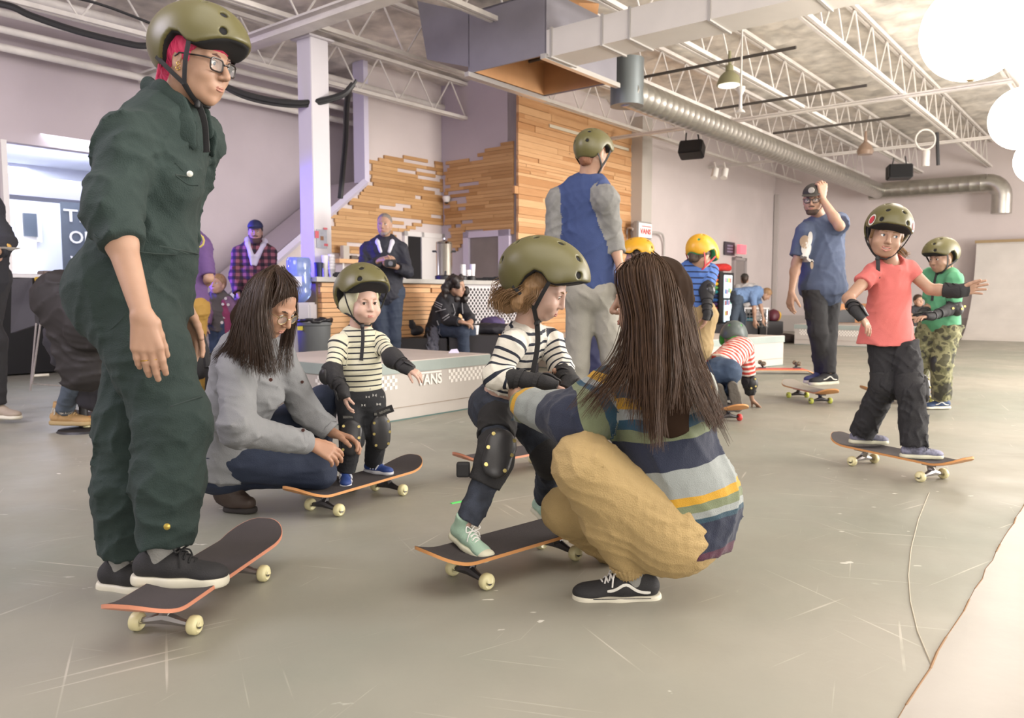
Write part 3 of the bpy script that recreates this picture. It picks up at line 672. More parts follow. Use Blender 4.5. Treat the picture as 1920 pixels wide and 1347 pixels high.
lp = empty('dome_lamp', 'olive green dome pendant lamp under the ceiling joists', 'lamp', P(1367, 145, 10.2)); c = P(1367, 160, 10.2)
MB().lathe([(.155, 0), (.15, .03), (.125, .1), (.08, .15), (.05, .17), (.045, .24), (.02, .26), (.02, .42)], c, 24).build('shade', mat('olive_enamel', '8b8868', .4), lp, smooth=True)
MB().lathe([(.135, -.01), (.135, .012)], c, 24).build('lens', mat('lamp_lens', 'f4f2e8', .3, emit='fff6e0', estr=1.2), lp)
lp = empty('glass_lamp', 'small brown glass lamp hanging far back under the ceiling', 'lamp', P(1622, 280, 14)); c = P(1622, 290, 14)
MB().lathe([(.12, 0), (.14, .06), (.1, .15), (.03, .22), (.02, .4)], c, 18).build('shade', mat('brown_glass', '9a8272', .3), lp, smooth=True)
lp = empty('spray_horn', 'white ceiling fixture with a slim stem and flared foot near the dome lamp', 'fixture', P(1388, 190, 9.5)); c = P(1388, 212, 9.5)
MB().lathe([(.06, 0), (.05, .02), (.02, .05), (.018, .2), (.05, .27), (.05, .3), (.012, .31), (.012, 4.43 - c.z)], c, 14).build('stem', M_ductw, lp, smooth=True)
hp = empty('cable_coil', 'white looped cable with a small canister hanging at the far ceiling', 'cable', P(1735, 270, 13)); c = P(1735, 262, 13)
MB().tube([c + V((.16 * math.cos(a * PI / 10), 0, .16 * math.sin(a * PI / 10))) for a in range(21)], .016, 6).build('loop', M_ductw, hp, smooth=True)
MB().lathe([(.06, 0), (.06, .25)], P(1735, 312, 13), 12).build('canister', M_ductw, hp, smooth=True)
MB().tube([P(1757, 248, 13), P(1759, 310, 13)], .028, 8).build('drop_pole', M_black, None, smooth=True); tag(bpy.data.objects['drop_pole'], 'dark vertical drop pole beside the looped cable', 'pole')
for x, lab in ((1342, 'left one of two small white spotlights on the back wall'), (1360, 'right one of two small white spotlights on the back wall')):
    c = P(x, 318, 14.4); t = empty('spot_lamp', lab, 'spotlight', c, 'small wall spotlights'); MB().cyl(c, c + V((-.05, -.08, -.16)), .06, 12).build('lamp_head', M_ductw, t, smooth=True); MB().tube([c, c + V((0, .1, .14))], .015, 5).build('bracket', M_ductw, t)
# glowing paper globes
def globe(px, py, Y, r, lab):
    c = P(px, py, Y); t = empty('globe_lamp', lab, 'globe lamp', c, 'glowing white globe lamps')
    rings = [(r * math.sin(a * PI / 20), -r * math.cos(a * PI / 20)) for a in range(21)]; rings[0] = (.002, -r); rings[-1] = (.002, r)
    MB().lathe(rings, c, 40).build('globe', mat('globe_glow', 'ffffff', .6, emit='fff4e6', estr=14.0), t, smooth=True)
    MB().tube([c + V((0, 0, r)), V((c.x, c.y, 3.33 if Y < 6 else 4.4))], .008, 6).build('cord', M_white, t)
    MB().lathe([(.05, 0), (.045, .05), (.01, .06)], c + V((0, 0, r - .005)), 12).build('cap', M_white, t)
    MB().lathe([(.012, 0), (.03, .004), (.03, .008)], c - V((0, 0, r + .006)), 12).build('finial', mat('brass_finial', 'b09468', .4), t)
globe(1824, 58, 5.9, .35, 'largest glowing white globe lamp, nearest the camera at upper right')
globe(1918, 222, 8.7, .33, 'middle glowing white globe lamp cut by the picture edge')
globe(1952, 300, 11.4, .34, 'farthest glowing globe lamp, only a sliver at the edge')
# drooping black cable along the left
def cable_pts(px): return [P(x, y, 7.5 + max(0, x) * .0022) for x, y in px]
t = empty('cable_bundle', 'thick black cable bundle sagging along the left wall and dropping beside the stairs', 'cable', P(200, 70, 8))
MB().tube(sag(cable_pts(((-40, 0), (20, 12), (60, 30), (150, 60), (250, 84), (300, 92), (400, 150), (455, 175), (520, 190), (580, 192), (640, 178), (662, 158)))), .032, 8).build('cable_run', M_black, t, smooth=True)
MB().tube(sag(cable_pts(((400, 152), (455, 182), (520, 197), (580, 198), (645, 180), (668, 150)))), .016, 8).build('cable_run', M_black, t, smooth=True)
MB().tube(sag([P(655, 165, 9.1), P(650, 200, 9.3), P(648, 260, 9.8), P(642, 330, 10.2), P(638, 372, 10.3)]), .035, 8).build('cable_drop', M_black, t, smooth=True)
MB().tube(sag([P(x, y, 7.6 + x * .002) for x, y in ((-60, -28), (150, -2), (300, 50), (440, 100))]), .014, 6).build('thin_cable', M_black); tag(bpy.data.objects['thin_cable'], 'thin black cable along the joist at upper left', 'cable')
# ------------------------------------------------------------------ platforms
M_slab = mat('slab_edge', '8b948f', .6, var=.08, vscale=4, bump=.1, bscale=30); M_ptop = mat('platform_top', 'bfb4ac', .55, var=.06, vscale=3, bump=.1, bscale=20)
M_pside = mat('platform_side', 'a8a19a', .6, var=.05, vscale=3); M_chk = mat('pale_print', 'd6d1ca', .6); M_seam = mat('teal_seam', '43605c', .6)
def platform(c, X, Yd, lx, ly, h, lab, checks):
    """c = near corner; X, Yd = directions of the two visible faces"""
    t = empty('skate_platform', lab, 'platform', c, 'white skate platforms'); X = X.normalized(); Yd = Yd.normalized(); Z = V((0, 0, 1)); sl = .087
    def bx(mb, x0, x1, y0, y1, z0, z1): mb.add([c + X * x + Yd * y + Z * z for x in (x0, x1) for y in (y0, y1) for z in (z0, z1)], [(0, 1, 3, 2), (4, 6, 7, 5), (0, 4, 5, 1), (2, 3, 7, 6), (0, 2, 6, 4), (1, 5, 7, 3)])
    mb = MB(); bx(mb, .01, lx - .01, .01, ly - .01, .004, h - sl); mb.build('base', M_pside, t)
    mb = MB(); bx(mb, 0, lx, 0, ly, h - sl, h - .006); mb.build('slab', M_slab, t)
    mb = MB(); bx(mb, .004, lx - .004, .004, ly - .004, h - .006, h); mb.build('top_sheet', M_ptop, t)
    mb = MB(); bx(mb, 0.005, lx, .004, .0085, .095, .099); bx(mb, .004, .0085, 0.005, ly, .095, .099); mb.build('seam', mat('seam_brown', '8a7c6c', .7), t)
    mb = MB(); bx(mb, 0, lx, 0, .012, 0, .008); bx(mb, 0, .012, 0, ly, 0, .008); mb.build('edge_strip', M_seam, t)
    mb = MB(); q = .026
    for face, a0_, n in checks:
        for i in range(n):
            for j in range(4):
                if (i + j) % 2 == 0:
                    z = h - sl - .012 - (j + 1) * q; x = a0_ + i * q
                    if face == 'x': bx(mb, x, x + q, .0065, .0095, z, z + q)
                    else: bx(mb, .0065, .0095, x, x + q, z, z + q)
    mb.build('checker_pattern', M_chk, t); return t, X, Yd
c0 = G(667, 803); c0.z = 0; Ud = W(1, 0) - W(0, 0); Vd = W(0, 1) - W(0, 0)
def at_u(px, py): p = P(px, py, 5.6); return p
tp, _, _ = platform(c0, Ud, Vd, 1.47, 1.42, .442, 'white skate platform with pale lettering and checkers behind the toddler', (('x', .2, 8), ('x', .96, 19), ('y', .3, 6)))
text_mesh('lettering', 'VANS', c0 + Ud * .745 + Vd * .004 + V((0, 0, .285)), Ud, (0, 0, 1), .085, M_chk, tp, .003, .27, .03)
mb = MB(); o_ = c0 + Ud * .645 + V((0, 0, .333)); mb.add([o_, o_ + Ud * .23, o_ + Ud * .23 + V((0, 0, .012)), o_ + V((0, 0, .012)), o_ + Vd * .006, o_ + Ud * .23 + Vd * .006], [(0, 1, 2, 3)]); mb.v = [tuple(V(x) + Vd * .003) for x in mb.v]; mb.build('lettering_bar', M_chk, tp)
cB = G(1470, 685); cB.z = 0; dB = V((-math.sin(math.radians(50)), -math.cos(math.radians(50)), 0)); pB = Vd
t, _, _ = platform(cB + dB * 2.4, -dB, Vd, 2.4, 2.6, .40, 'plain white skate platform behind the crawling child', ())
cC = G(1488, 646); cC.z = 0
platform(cC, -Vd, Ud, 2.3, 1.2, .39, 'far low white platform with checkered print behind the man in the grey cap', (('x', .1, 80),))
# quarter pipe
prof = [(20.6, 0), (20.6, 2.08), (20.35, 2.12)]; n = 14
R_ = 1.9
for i in range(n + 1):
    a_ = i / n * math.radians(78); prof.append((20.38 - (1.38) * (1 - math.cos(a_)) / (1 - math.cos(math.radians(78))), 2.06 * (1 - math.sin(a_) / math.sin(math.radians(78))) + .0))
prof.append((18.99, 0))
qp = empty('quarter_pipe', 'tall white curved ramp standing against the far wall at right', 'ramp', W(20, 0, 0))
MB().prism([W(u, 3.06, z) for u, z in prof], W(0, -9) - W(0, 0)).build('ramp_surface', mat('ramp_white', 'c9c3bd', .5, var=.08, vscale=2, bump=.08, bscale=6), qp)
MB().wbox(20.3, 20.62, -5.9, 3.08, 2.1, 2.16).build('coping', mat('coping_wood', '9c8562', .6), qp)
# ------------------------------------------------------------------ bar
M_ctop = mat('bar_top', 'a9a5a0', .45, var=.1, vscale=5); M_bwood = M_wood2
VB = 6.9; bu0 = uv(onv(598, 560, VB))[0]; bu1 = uv(onv(866, 560, VB))[0]; bu2 = uv(onv(975, 560, VB))[0]; BH = 1.13
bc = empty('bar_counter', 'long bar counter clad in pine boards with a lattice panel at its right', 'counter', W(bu0, VB))
bo = Boards(); z = .0
while z < BH - .07:
    hgt = random.choice((.045, .05, .06)); u = bu0 + .02
    while u < bu1:
        L_ = random.uniform(.6, 2.0); bo.add(u, min(u + L_, bu1) - .004, VB - random.uniform(0, .03), VB + .05, z, min(z + hgt - .006, BH - .06)); u += L_
    z += hgt
bo.build('board_front', M_bwood, bc)
MB().wbox(bu0, bu2, VB + .05, VB + .55, 0, BH - .05).build('carcass', mat('bar_carcass', '8c7a66', .7), bc)
MB().wbox(bu0 - .1, bu2 + .05, VB - .1, VB + .62, BH - .05, BH).build('worktop', M_ctop, bc)
mb = MB(); zl0, zl1 = .58, BH - .07; uu = bu1 + .02
k = 0
n_u = int((bu2 - bu1) / .07); n_z = int((zl1 - zl0) / .036)
for i in range(n_u):
    for j in range(n_z):
        u = uu + i * .07 + (.035 if j % 2 else 0); z = zl0 + j * .036; w_, hh = .025, .025
        mb.add([W(u - w_, VB - .012, z), W(u, VB - .012, z - hh), W(u + w_, VB - .012, z), W(u, VB - .012, z + hh)], [(0, 1, 2, 3)])
mb.build('lattice_holes', mat('lattice_dark', '2c282c', .6), bc)
MB().wbox(bu1, bu2, VB - .01, VB + .05, zl0 - .03, zl1 + .02).build('lattice_panel', mat('lattice_pale', 'cfcacc', .5), bc)
bo = Boards()
for j in range(9): bo.add(bu1, bu2, VB - random.uniform(0, .02), VB + .05, j * .06, j * .06 + .055)
bo.build('lower_boards', M_bwood, bc)
def on_bar(px, dv=.2): p = onv(px, 520, VB + dv); u = uv(p)[0]; return W(u, VB + dv, BH + .001)
def cup(px, r, h, m, lab, cat='cup', dv=.15, n=1, name='paper_cup', grp='cups on the bar'):
    p = on_bar(px, dv); pr = []
    for k in range(n): pr += [(r * .75, k * h * .16), (r, h + k * h * .16)]
    tag(MB().lathe([(r * .75, 0), (r * .8, h * .5), (r, h), (r * .85, h)] if n == 1 else [(r * .75, 0)] + [q for k in range(n) for q in ((r * .9, h * (.4 + .15 * k)), (r, h * (.42 + .15 * k)))] , p, 16).build(name, m, smooth=True), lab, cat, grp)
cup(598, .05, .16, mat('navy_cup', '2c3350', .4), 'dark blue tumbler standing at the left end of the bar', name='tumbler')
cup(610, .038, .24, mat('bottle_white', 'e2e0e2', .4), 'slim white bottle right of the dark tumbler on the bar', 'bottle', name='white_bottle')
cup(622, .042, .22, mat('bottle_white'), 'stack of white paper cups at the left end of the bar', 'cup stack', n=6, name='cup_stack')
cup(617, .03, .2, mat('bottle_white'), 'thin white bottle between the cup stack and bottle on bar', 'bottle', name='white_bottle', dv=.3)
p = on_bar(634, .12); tag(MB().box(p + V((0, 0, .03)), (.2, .12, .06)).build('black_case', M_black, bevel=.015), 'small black case on the bar right of the cups', 'case')
for px, n, lab, h in ((868, 7, 'stack of white cups on bar right of the urn', .16), (878, 3, 'white creamer jug on bar with dark base', .2), (886, 1, 'clear glass dispenser on bar right of the white cups', .22)):
    cup(px, .04, h, mat('bottle_white'), lab, 'cup stack' if n == 7 else 'jug', n=n, name='cup_stack' if n == 7 else 'creamer_jug')
for px in (868, 884): p = on_bar(px, .05); tag(MB().lathe([(.06, 0), (.06, .05), (.04, .06)], p, 14).build('jar_base', M_black, smooth=True), 'black round tray at the foot of the ' + ('white cup stack' if px == 868 else 'glass dispenser'), 'tray')
ur = empty('coffee_urn', 'tall polished steel coffee urn with black base on the bar', 'urn', on_bar(833, .2)); p = on_bar(833, .2)
MB().lathe([(.11, .06), (.105, .07), (.105, .46), (.1, .47)], p, 32).build('tank', mat('polished_steel', 'c8c6c4', .12, metal=1), ur, smooth=True)
MB().lathe([(.12, 0), (.12, .055), (.1, .06)], p, 28).build('base', M_black, ur, smooth=True)
MB().lathe([(.108, .47), (.1, .49), (.04, .505), (.015, .52), (.015, .54)], p, 28).build('lid', mat('polished_steel'), ur, smooth=True)
for s_ in (-1, 1): MB().box(p + V((s_ * .125, 0, .37)), (.06, .03, .025)).build('handle', M_black, ur, bevel=.006)
MB().tube([p + V((.03, -.1, .1)), p + V((.03, -.16, .11)), p + V((.03, -.16, .06))], .012, 8).build('tap', M_black, ur)
for i, px in enumerate((900, 918, 938, 955)):
    p = on_bar(px, .15); tag(MB().box(p + V((0, 0, .02 + .012 * i % 3)), (.2, .16, .04)).build('black_tray', M_blackm, bevel=.01), ('first black tray on the bar above the lattice, right of the dispenser', 'second black tray above the lattice', 'third black tray above the lattice', 'last black tray on the bar above the lattice, nearest the cladding')[i], 'tray', 'black trays on the bar')
# shelf and things behind the bar
sh = empty('wall_shelf', 'short pine shelf on the wall behind the bar, left of the man with a camera', 'shelf', onv(650, 483, VA)); a_, b_ = uv(onv(616, 486, VA)), uv(onv(692, 486, VA))
MB().wbox(a_[0], b_[0], VA - .25, VA - .06, a_[2] - .06, a_[2]).build('shelf_board', M_wood2, sh); sz = a_[2]; MB().wbox(a_[0] + .1, a_[0] + .13, VA - .2, VA - .03, sz - .2, sz - .06).build('bracket', M_white, sh); MB().wbox(b_[0] - .13, b_[0] - .1, VA - .2, VA - .03, sz - .2, sz - .06).build('bracket', M_white, sh)
for i, (f, w_, h, col, lab) in enumerate(((.15, .12, .2, 'b8b0a6', 'pale framed photo leaning on the pine shelf'), (.35, .12, .06, '6b5f57', 'brown sandal pair on the pine shelf'), (.55, .1, .05, 'a59a90', 'small grey object on the pine shelf'))):
    u = a_[0] + (b_[0] - a_[0]) * f; tag(MB().wbox(u, u + w_, VA - .2, VA - .12, sz + .001, sz + h).build('shelf_item', mat('item%d' % i, col, .7), bevel=.008), lab, 'ornament')
sc = empty('security_camera', 'small white security camera in the corner of the boarded walls', 'camera', onu(836, 374, UB)); c = onu(837, 373, UB - .08)
MB().lathe([(.01, -.07), (.05, -.05), (.065, 0), (.065, .04)], c, 16).build('dome', M_white, sc, smooth=True); MB().lathe([(.01, -.085), (.03, -.072), (.035, -.06)], c, 12).build('lens', M_black, sc); MB().box(c + V((.0, .06, -.0)), (.05, .1, .05)).build('mount', M_white, sc)
po = empty('column_poster', 'grey poster with red writing taped on the square column', 'poster', P(604, 448, 8.75)); cc = uv(P(603, 448, 8.7))
pv = cv - .124
def cpx(px, py): q = uv(onv(px, py, pv)); return q[0], q[2]
x0, zt = cpx(593, 430); x1, zb = cpx(613, 466)
MB().wbox(x0, x1, pv - .006, pv, zb, zt).build('sheet', mat('poster_grey', 'a7a9b4', .6, var=.15, vscale=14), po)
mb = MB()
for a_, b_, c_ in ((590, 433, 447), (606, 427, 431), (607, 457, 462)): p0, p1 = cpx(a_, b_), cpx(a_ + 7, c_); mb.wbox(p0[0], p1[0], pv - .009, pv - .0065, p1[1], p0[1])
mb.build('red_writing', mat('poster_red', 'c9606a', .7), po); q0, q1 = cpx(600, 443), cpx(606, 451); MB().wbox(q0[0], q1[0], pv - .009, pv - .0065, q1[1], q0[1]).build('picture', mat('poster_brown', '8a6248', .7), po)
# water cooler, bin, black boxes
wc = empty('water_cooler', 'white water cooler with a big clear blue bottle left of the bar', 'water cooler', P(561, 560, 8.35)); c = P(561, 545, 8.35); c.z = 0
MB().box((c.x, c.y, .43), (.3, .3, .86)).build('cabinet', mat('cooler_white', 'c4c0c6', .5), wc, bevel=.02)
M_jug = mat('blue_bottle', '9db4e8', .1, trans=.55, alpha=1)
MB().lathe([(.05, .86), (.09, .89), (.12, .93), (.128, .97), (.12, 1.0), (.128, 1.03), (.128, 1.13), (.12, 1.16), (.128, 1.19), (.126, 1.3), (.11, 1.33), (.02, 1.335)], (c.x, c.y, 0), 28).build('bottle', M_jug, wc, smooth=True)
MB().box((c.x, c.y - .135, 1.08), (.13, .012, .1)).build('label', mat('jug_label', 'dfe3f2', .5), wc)
bn = empty('rubbish_bin', 'round grey rubbish bin with black bag liner in front of the water cooler', 'bin', P(589, 625, 8.2)); c = P(589, 625, 8.2); c.z = 0
MB().lathe([(.14, 0), (.145, .01), (.17, .62), (.18, .63), (.18, .66), (.165, .66), (.13, .05)], c, 28).build('bin_body', mat('bin_grey', '5f6264', .6), bn, smooth=True)
f_ = Fld(); [f_.cone(c + V((.178 * math.cos(a * PI / 9), .178 * math.sin(a * PI / 9), .675 + random.uniform(-.01, .014))), c + V((.178 * math.cos((a + 1) * PI / 9), .178 * math.sin((a + 1) * PI / 9), .675 + random.uniform(-.01, .014))), .018, .018, .01) for a in range(18)]
f_.mesh('bag_liner', mat('bin_bag', '1d1b20', .35), bn, h=.007)
MB().box(c + V((-.1, -.16, .6)), (.05, .03, .04)).build('yellow_clip', mat('clip_yellow', 'd8c84a', .5), bn)
def crate(px0, px1, pyb, Y, h, d, lab, grp='black wooden boxes', name='black_box', yaw=0):
    a_ = P(px0, pyb, Y); b_ = P(px1, pyb, Y); cx_ = (a_ + b_) / 2; w_ = (b_ - a_).length
    tag(MB().box((cx_.x, Y + d / 2, h / 2), (w_, d, h), M=Matrix.Rotation(yaw, 3, 'Z')).build(name, mat('box_black', '2b282b', .6, bump=.1), bevel=.01), lab, 'box', grp)
crate(705, 838, 640, 9.12, .44, .45, 'long black box seat beside the man with a camera')
crate(842, 935, 640, 9.1, .47, .5, 'black cube seat in front of the bar, right of the seated woman')
crate(937, 1010, 640, 9.1, .47, .5, 'black box seat half behind the girl in the striped top')
cb = P(892, 640, 9.4); tag(MB().lathe([(.03, 0), (.042, .11), (.036, .11)], (cb.x, 9.4, .471), 16).build('paper_cup', mat('bottle_white'), smooth=True), 'white paper cup standing on the black cube by the seated woman', 'cup')
def pile(c, r, m, name, lab, cat, seed=1, h=.015, grp=None, parts=()):
    f_ = Fld(); rs = np.random.RandomState(seed); c = V(c)
    f_.ell(c + V((0, 0, r[2] * .8)), r, k=.03)
    for _ in range(7):
        a_ = rs.uniform(0, 6.28); f_.ell(c + V((math.cos(a_) * r[0] * .55, math.sin(a_) * r[1] * .5, r[2] * rs.uniform(.5, 1.1))), (r[0] * .5, r[1] * .5, r[2] * .55), k=.05)
    f_.half((0, 0, c.z), (0, 0, -1), .01)
    return tag(f_.mesh(name, m, None, h=h, wr=folds(.009, 7, seed)), lab, cat, grp)
M_nyl = mat('black_nylon', '26242b', .6); M_navy = mat('navy_nylon', '23264a', .6)
pile((P(752, 600, 9.55).x, 9.55, .441), (.16, .13, .16), M_nyl, 'backpack', 'black backpack slumped on the long black box seat', 'bag', 3)
pile((P(772, 600, 9.6).x, 9.6, .441), (.13, .12, .08), M_nyl, 'folded_jacket', 'black jacket heaped right of the backpack on the box', 'jacket', 5)
pile((P(925, 600, 9.5).x, 9.5, .471), (.28, .13, .075), M_nyl, 'folded_jacket', 'black coat lying on the cube seats under the lattice', 'jacket', 6)
pile((P(925, 600, 9.65).x, 9.68, .53), (.14, .09, .08), mat('purple_cloth', '54466e', .8), 'scarf', 'purple scarf bundled on the black coat under the lattice', 'scarf', 8)
pile((P(1098, 640, 7.5).x + .05, 7.6, .001), (.26, .2, .42), M_navy, 'navy_backpack', 'navy backpack standing on the floor between the tall man\'s legs', 'bag', 9)
pile((P(1120, 600, 7.8).x, 8.0, .001), (.16, .16, .5), M_nyl, 'upright_bag', 'tall black bag behind the navy backpack', 'bag', 12)
pn = P(850, 657, 6.75); tag(MB().prism([(pn.x - .04, 6.72, .443), (pn.x + .05, 6.72, .443), (pn.x + .03, 6.74, .475), (pn.x - .02, 6.74, .47)], (0, .05, 0)).build('paper_napkin', mat('napkin', 'dcd6ee', .8)), 'crumpled lilac lit napkin on the back edge of the platform', 'napkin')
# ------------------------------------------------------------------ black bar under the left opening
bb = empty('black_bar', 'black bar front under the bright opening at far left', 'counter', W(u0w, 10.3)); a_ = u0w - 2; b_ = u1w + .4
MB().wbox(a_, b_, 10.25, 10.58, 0.02, 1.12).build('bar_front', mat('bar_black', '151416', .8), bb)
MB().wbox(a_, b_, 10.15, 10.95, 1.14, 1.18).build('worktop', mat('bar_top_pale', 'd5d2d4', .4), bb)
for px, w_, h_, col, lab in ((75, .3, .05, '6a5a52', 'dark tray with snacks on the pale top of the black bar'), (100, .18, .04, '8a7a6c', 'small brown plate on the pale top of the black bar')):
    q = uv(onv(px, 512, 10.4)); tag(MB().wbox(q[0], q[0] + w_, 10.3, 10.5, 1.181, 1.181 + h_).build('snack_tray', mat('tray%d' % px, col, .7), bevel=.01), lab, 'tray')
st = empty('bar_stool', 'bar stool with yellow shell back and pale wire legs at far left', 'stool', P(80, 735, 6.7)); c = P(78, 600, 6.9)
MB().prism([P(62, 520, 6.9), P(76, 519, 6.9), P(86, 563, 6.7), P(72, 566, 6.7)], (0.0, .25, .02)).build('backrest', mat('mustard_shell', 'b3922e', .5), st, bevel=.01)
MB().prism([P(22, 523, 6.8), P(60, 521, 6.9), P(66, 610, 6.9), P(20, 625, 6.8)], (.0, .06, .0)).build('seat_shell', mat('charcoal_felt', '4c4a50', .9, bump=.3, bscale=90), st)
for q in (((68, 606), (57, 733)), ((76, 606), (60, 720))): MB().tube([P(q[0][0], q[0][1], 6.75), P(q[1][0], q[1][1], 6.72)], .008, 8).build('leg', mat('chrome_wire', 'c9c2c0', .25, metal=.8), st, smooth=True)
MB().tube([P(60, 720, 6.75), P(90, 722, 6.8), P(170, 728, 6.9)], .006, 6).build('foot_rail', mat('chrome_wire'), st, smooth=True); MB().tube([P(62, 705, 6.85), P(92, 703, 6.9)], .012, 6).build('foot_rest', mat('cream_rail', 'd8d2c0', .5), st)
# ------------------------------------------------------------------ signs on the back wall
vs_ = empty('wall_sign', 'white projecting wall sign with red lettering in a grey frame beside the timber wall', 'sign', P(1209, 430, 14.4))
sx = VC - .35; su = uv(onv(1196, 430, sx)); su2 = uv(onv(1223, 430, sx)); z1, z0 = onv(1196, 414, sx).z, onv(1196, 447, sx).z
MB().wbox(su[0], su2[0], sx, sx + .12, z0, z1).build('frame', mat('sign_frame', '8f8a86', .5), vs_, bevel=.02)
MB().wbox(su[0] + .03, su2[0] - .03, sx - .006, sx + .01, z0 + .03, z1 - .03).build('sign_face', mat('sign_white', 'e9e4e0', .5, emit='fff8f4', estr=.15), vs_)
M_red = mat('sign_red', 'c5393a', .5)
um = (su[0] + su2[0]) / 2; zm = (z0 + z1) / 2
text_mesh('lettering', 'VANS', W(um, sx - .01, zm - .02), Ud, (0, 0, 1), (z1 - z0) * .32, M_red, vs_, .003, (su2[0] - su[0]) * .74, .02)
MB().wbox(um - (su2[0] - su[0]) * .25, um + (su2[0] - su[0]) * .38, sx - .012, sx - .008, zm + (z1 - z0) * .2, zm + (z1 - z0) * .25).build('lettering_bar', M_red, vs_)
q = onv(1228, 436, sx + .1); tag(MB().tube(sag([W(su2[0], sx + .1, zm - .02), onv(1236, 437, sx + .15), onv(1243, 442, sx + .25), onv(1245, 460, sx + .3), onv(1245, 487, sx + .3)]), .022, 8).build('conduit_pipe', mat('conduit_grey', 'b8b2ae', .4), smooth=True), 'grey bent conduit running right and down from the white sign', 'conduit')
tag(MB().tube(sag([W(su[0], sx + .1, zm), onv(1184, 428, sx + .15), onv(1176, 432, sx + .3), onv(1175, 470, sx + .3)]), .02, 8).build('conduit_pipe', mat('conduit_grey'), smooth=True), 'grey bent conduit left of the white sign along the pillar', 'conduit')
def wallsheet(x0, y0, x1, y1, m, name, lab, cat, v=VC - .03, th=.02, inner=None):
    a_ = uv(onv(x0, y0, v)); b_ = uv(onv(x1, y1, v)); o = MB().wbox(a_[0], b_[0], v - th, v, onv(x1, y1, v).z, onv(x0, y0, v).z).build(name, m); tag(o, lab, cat)
    if inner:
        u0_, u1_, zz0, zz1 = a_[0], b_[0], onv(x1, y1, v).z, onv(x0, y0, v).z; du = (u1_ - u0_) * .22; dz = (zz1 - zz0) * .1
        for k in range(3): MB().wbox(u0_ + du, u1_ - du, v - th - .006, v - th - .001, zz0 + (zz1 - zz0) * (.22 + .22 * k), zz0 + (zz1 - zz0) * (.34 + .22 * k)).build('pale_writing', inner, o)
    return o
wallsheet(1204, 448, 1219, 466, mat('notice_dark', '45414a', .6), 'wall_notice', 'dark notice hung right under the white projecting sign', 'notice', inner=mat('notice_pale', '8e88a0', .6))
wallsheet(1358, 453, 1376, 480, mat('notice_dark'), 'wall_notice', 'dark square notice on the back wall left of the pink exit sign', 'notice', inner=mat('notice_pale'))
wallsheet(1382, 459, 1393, 477, mat('exit_pink', 'e8808c', .5, emit='ff5a6a', estr=.7), 'exit_sign', 'glowing pink exit sign over the grey door', 'sign', v=VC - .2, th=.08)
wallsheet(1379, 481, 1390, 485, M_black, 'door_closer', 'small dark box below the exit sign', 'box')
# rainbow shelf and glowing fridge
bw = Ud; 
def rbox(px0, px1, py0, py1, v, d, name, m, parent=None, bevel=0):
    a_ = uv(onv(px0, py0, v)); b_ = uv(onv(px1, py0, v)); return MB().wbox(a_[0], b_[0], v, v + d, onv(px0, py1, v).z, onv(px0, py0, v).z).build(name, m, parent, bevel=bevel)
vS = 6.95; zS = uv(onv(1328, 607, vS))[2]
rs_ = empty('display_rack', 'black display rack holding rainbow ordered folded shirts', 'rack', onv(1340, 600, vS))
rbox(1350, 1356, 509, 608, vS, .5, 'side_panel', M_black, rs_); rbox(1322, 1350, 512, 608, vS + .42, .03, 'back_panel', M_black, rs_); rbox(1321, 1326, 512, 608, vS, .45, 'side_panel', M_black, rs_)
cols = ['c8322e', 'd86a2c', 'e0b030', '5f9a4c', '2f9aa4', '273a6e', '3c78c8', '6a4a8c', 'c23a5a', 'd03c34', 'd8602c', 'e0a030']; names = ['red', 'orange', 'yellow', 'green', 'teal', 'navy', 'blue', 'purple', 'pink', 'scarlet', 'dark orange', 'amber']
for i in range(12):
    y0 = 513 + i * 7.7; a_ = onv(1326, y0 + 6.8, vS + .02); b_ = onv(1349.5, y0 + .8, vS + .02); ua, ub = uv(a_)[0], uv(b_)[0]
    rbox(1326, 1350, y0 + 6.9, y0 + 7.7, vS + .02, .4, 'shelf', M_black, rs_)
    tag(MB().wbox(ua + .02, ub - .02, vS + .03, vS + .38, a_.z + .003, b_.z).build('folded_shirts', mat('shirt_' + names[i], cols[i], .8, bump=.5, bscale=20), bevel=.02), names[i] + ' folded shirts on the black rack, shelf %s' % ('at the top', 'second down', 'third down', 'fourth down', 'fifth down', 'sixth down', 'seventh down', 'eighth down', 'ninth down', 'tenth down', 'eleventh down', 'at the bottom')[i], 'shirts', 'folded shirts on the rack')
a_ = onv(1346, 509, vS + .2); pile(a_ - V((0, 0, .0)), (.26, .18, .09), mat('shirt_red'), 'red_bundle', 'red cloth bundle lying on top of the display rack', 'cloth', 4)
fr = empty('glass_fridge', 'black drinks fridge with brightly lit glass door beside the rainbow rack', 'fridge', onv(1365, 600, vS))
rbox(1356.5, 1376, 511, 608, vS + .03, .5, 'cabinet', M_black, fr)
M_fr = mat('fridge_glow', 'ffffff', .3, emit='d8f4ff', estr=1.1); rbox(1359, 1373, 516, 559, vS + .01, .015, 'door_glass', M_fr, fr); rbox(1359, 1373, 563, 604, vS + .01, .015, 'door_glass', M_fr, fr)
random.seed(5)
for i in range(14):
    x = 1360 + (i % 4) * 3.1; y = 519 + (i // 4) * 21 + random.uniform(0, 3)
    rbox(x, x + 2.4, y, y + 9, vS - .004, .012, 'drink_pack', mat('drink%d' % (i % 5), ['e2b8d8', '8fd0c0', 'f0e080', 'e89090', '90b8f0'][i % 5], .4), fr)
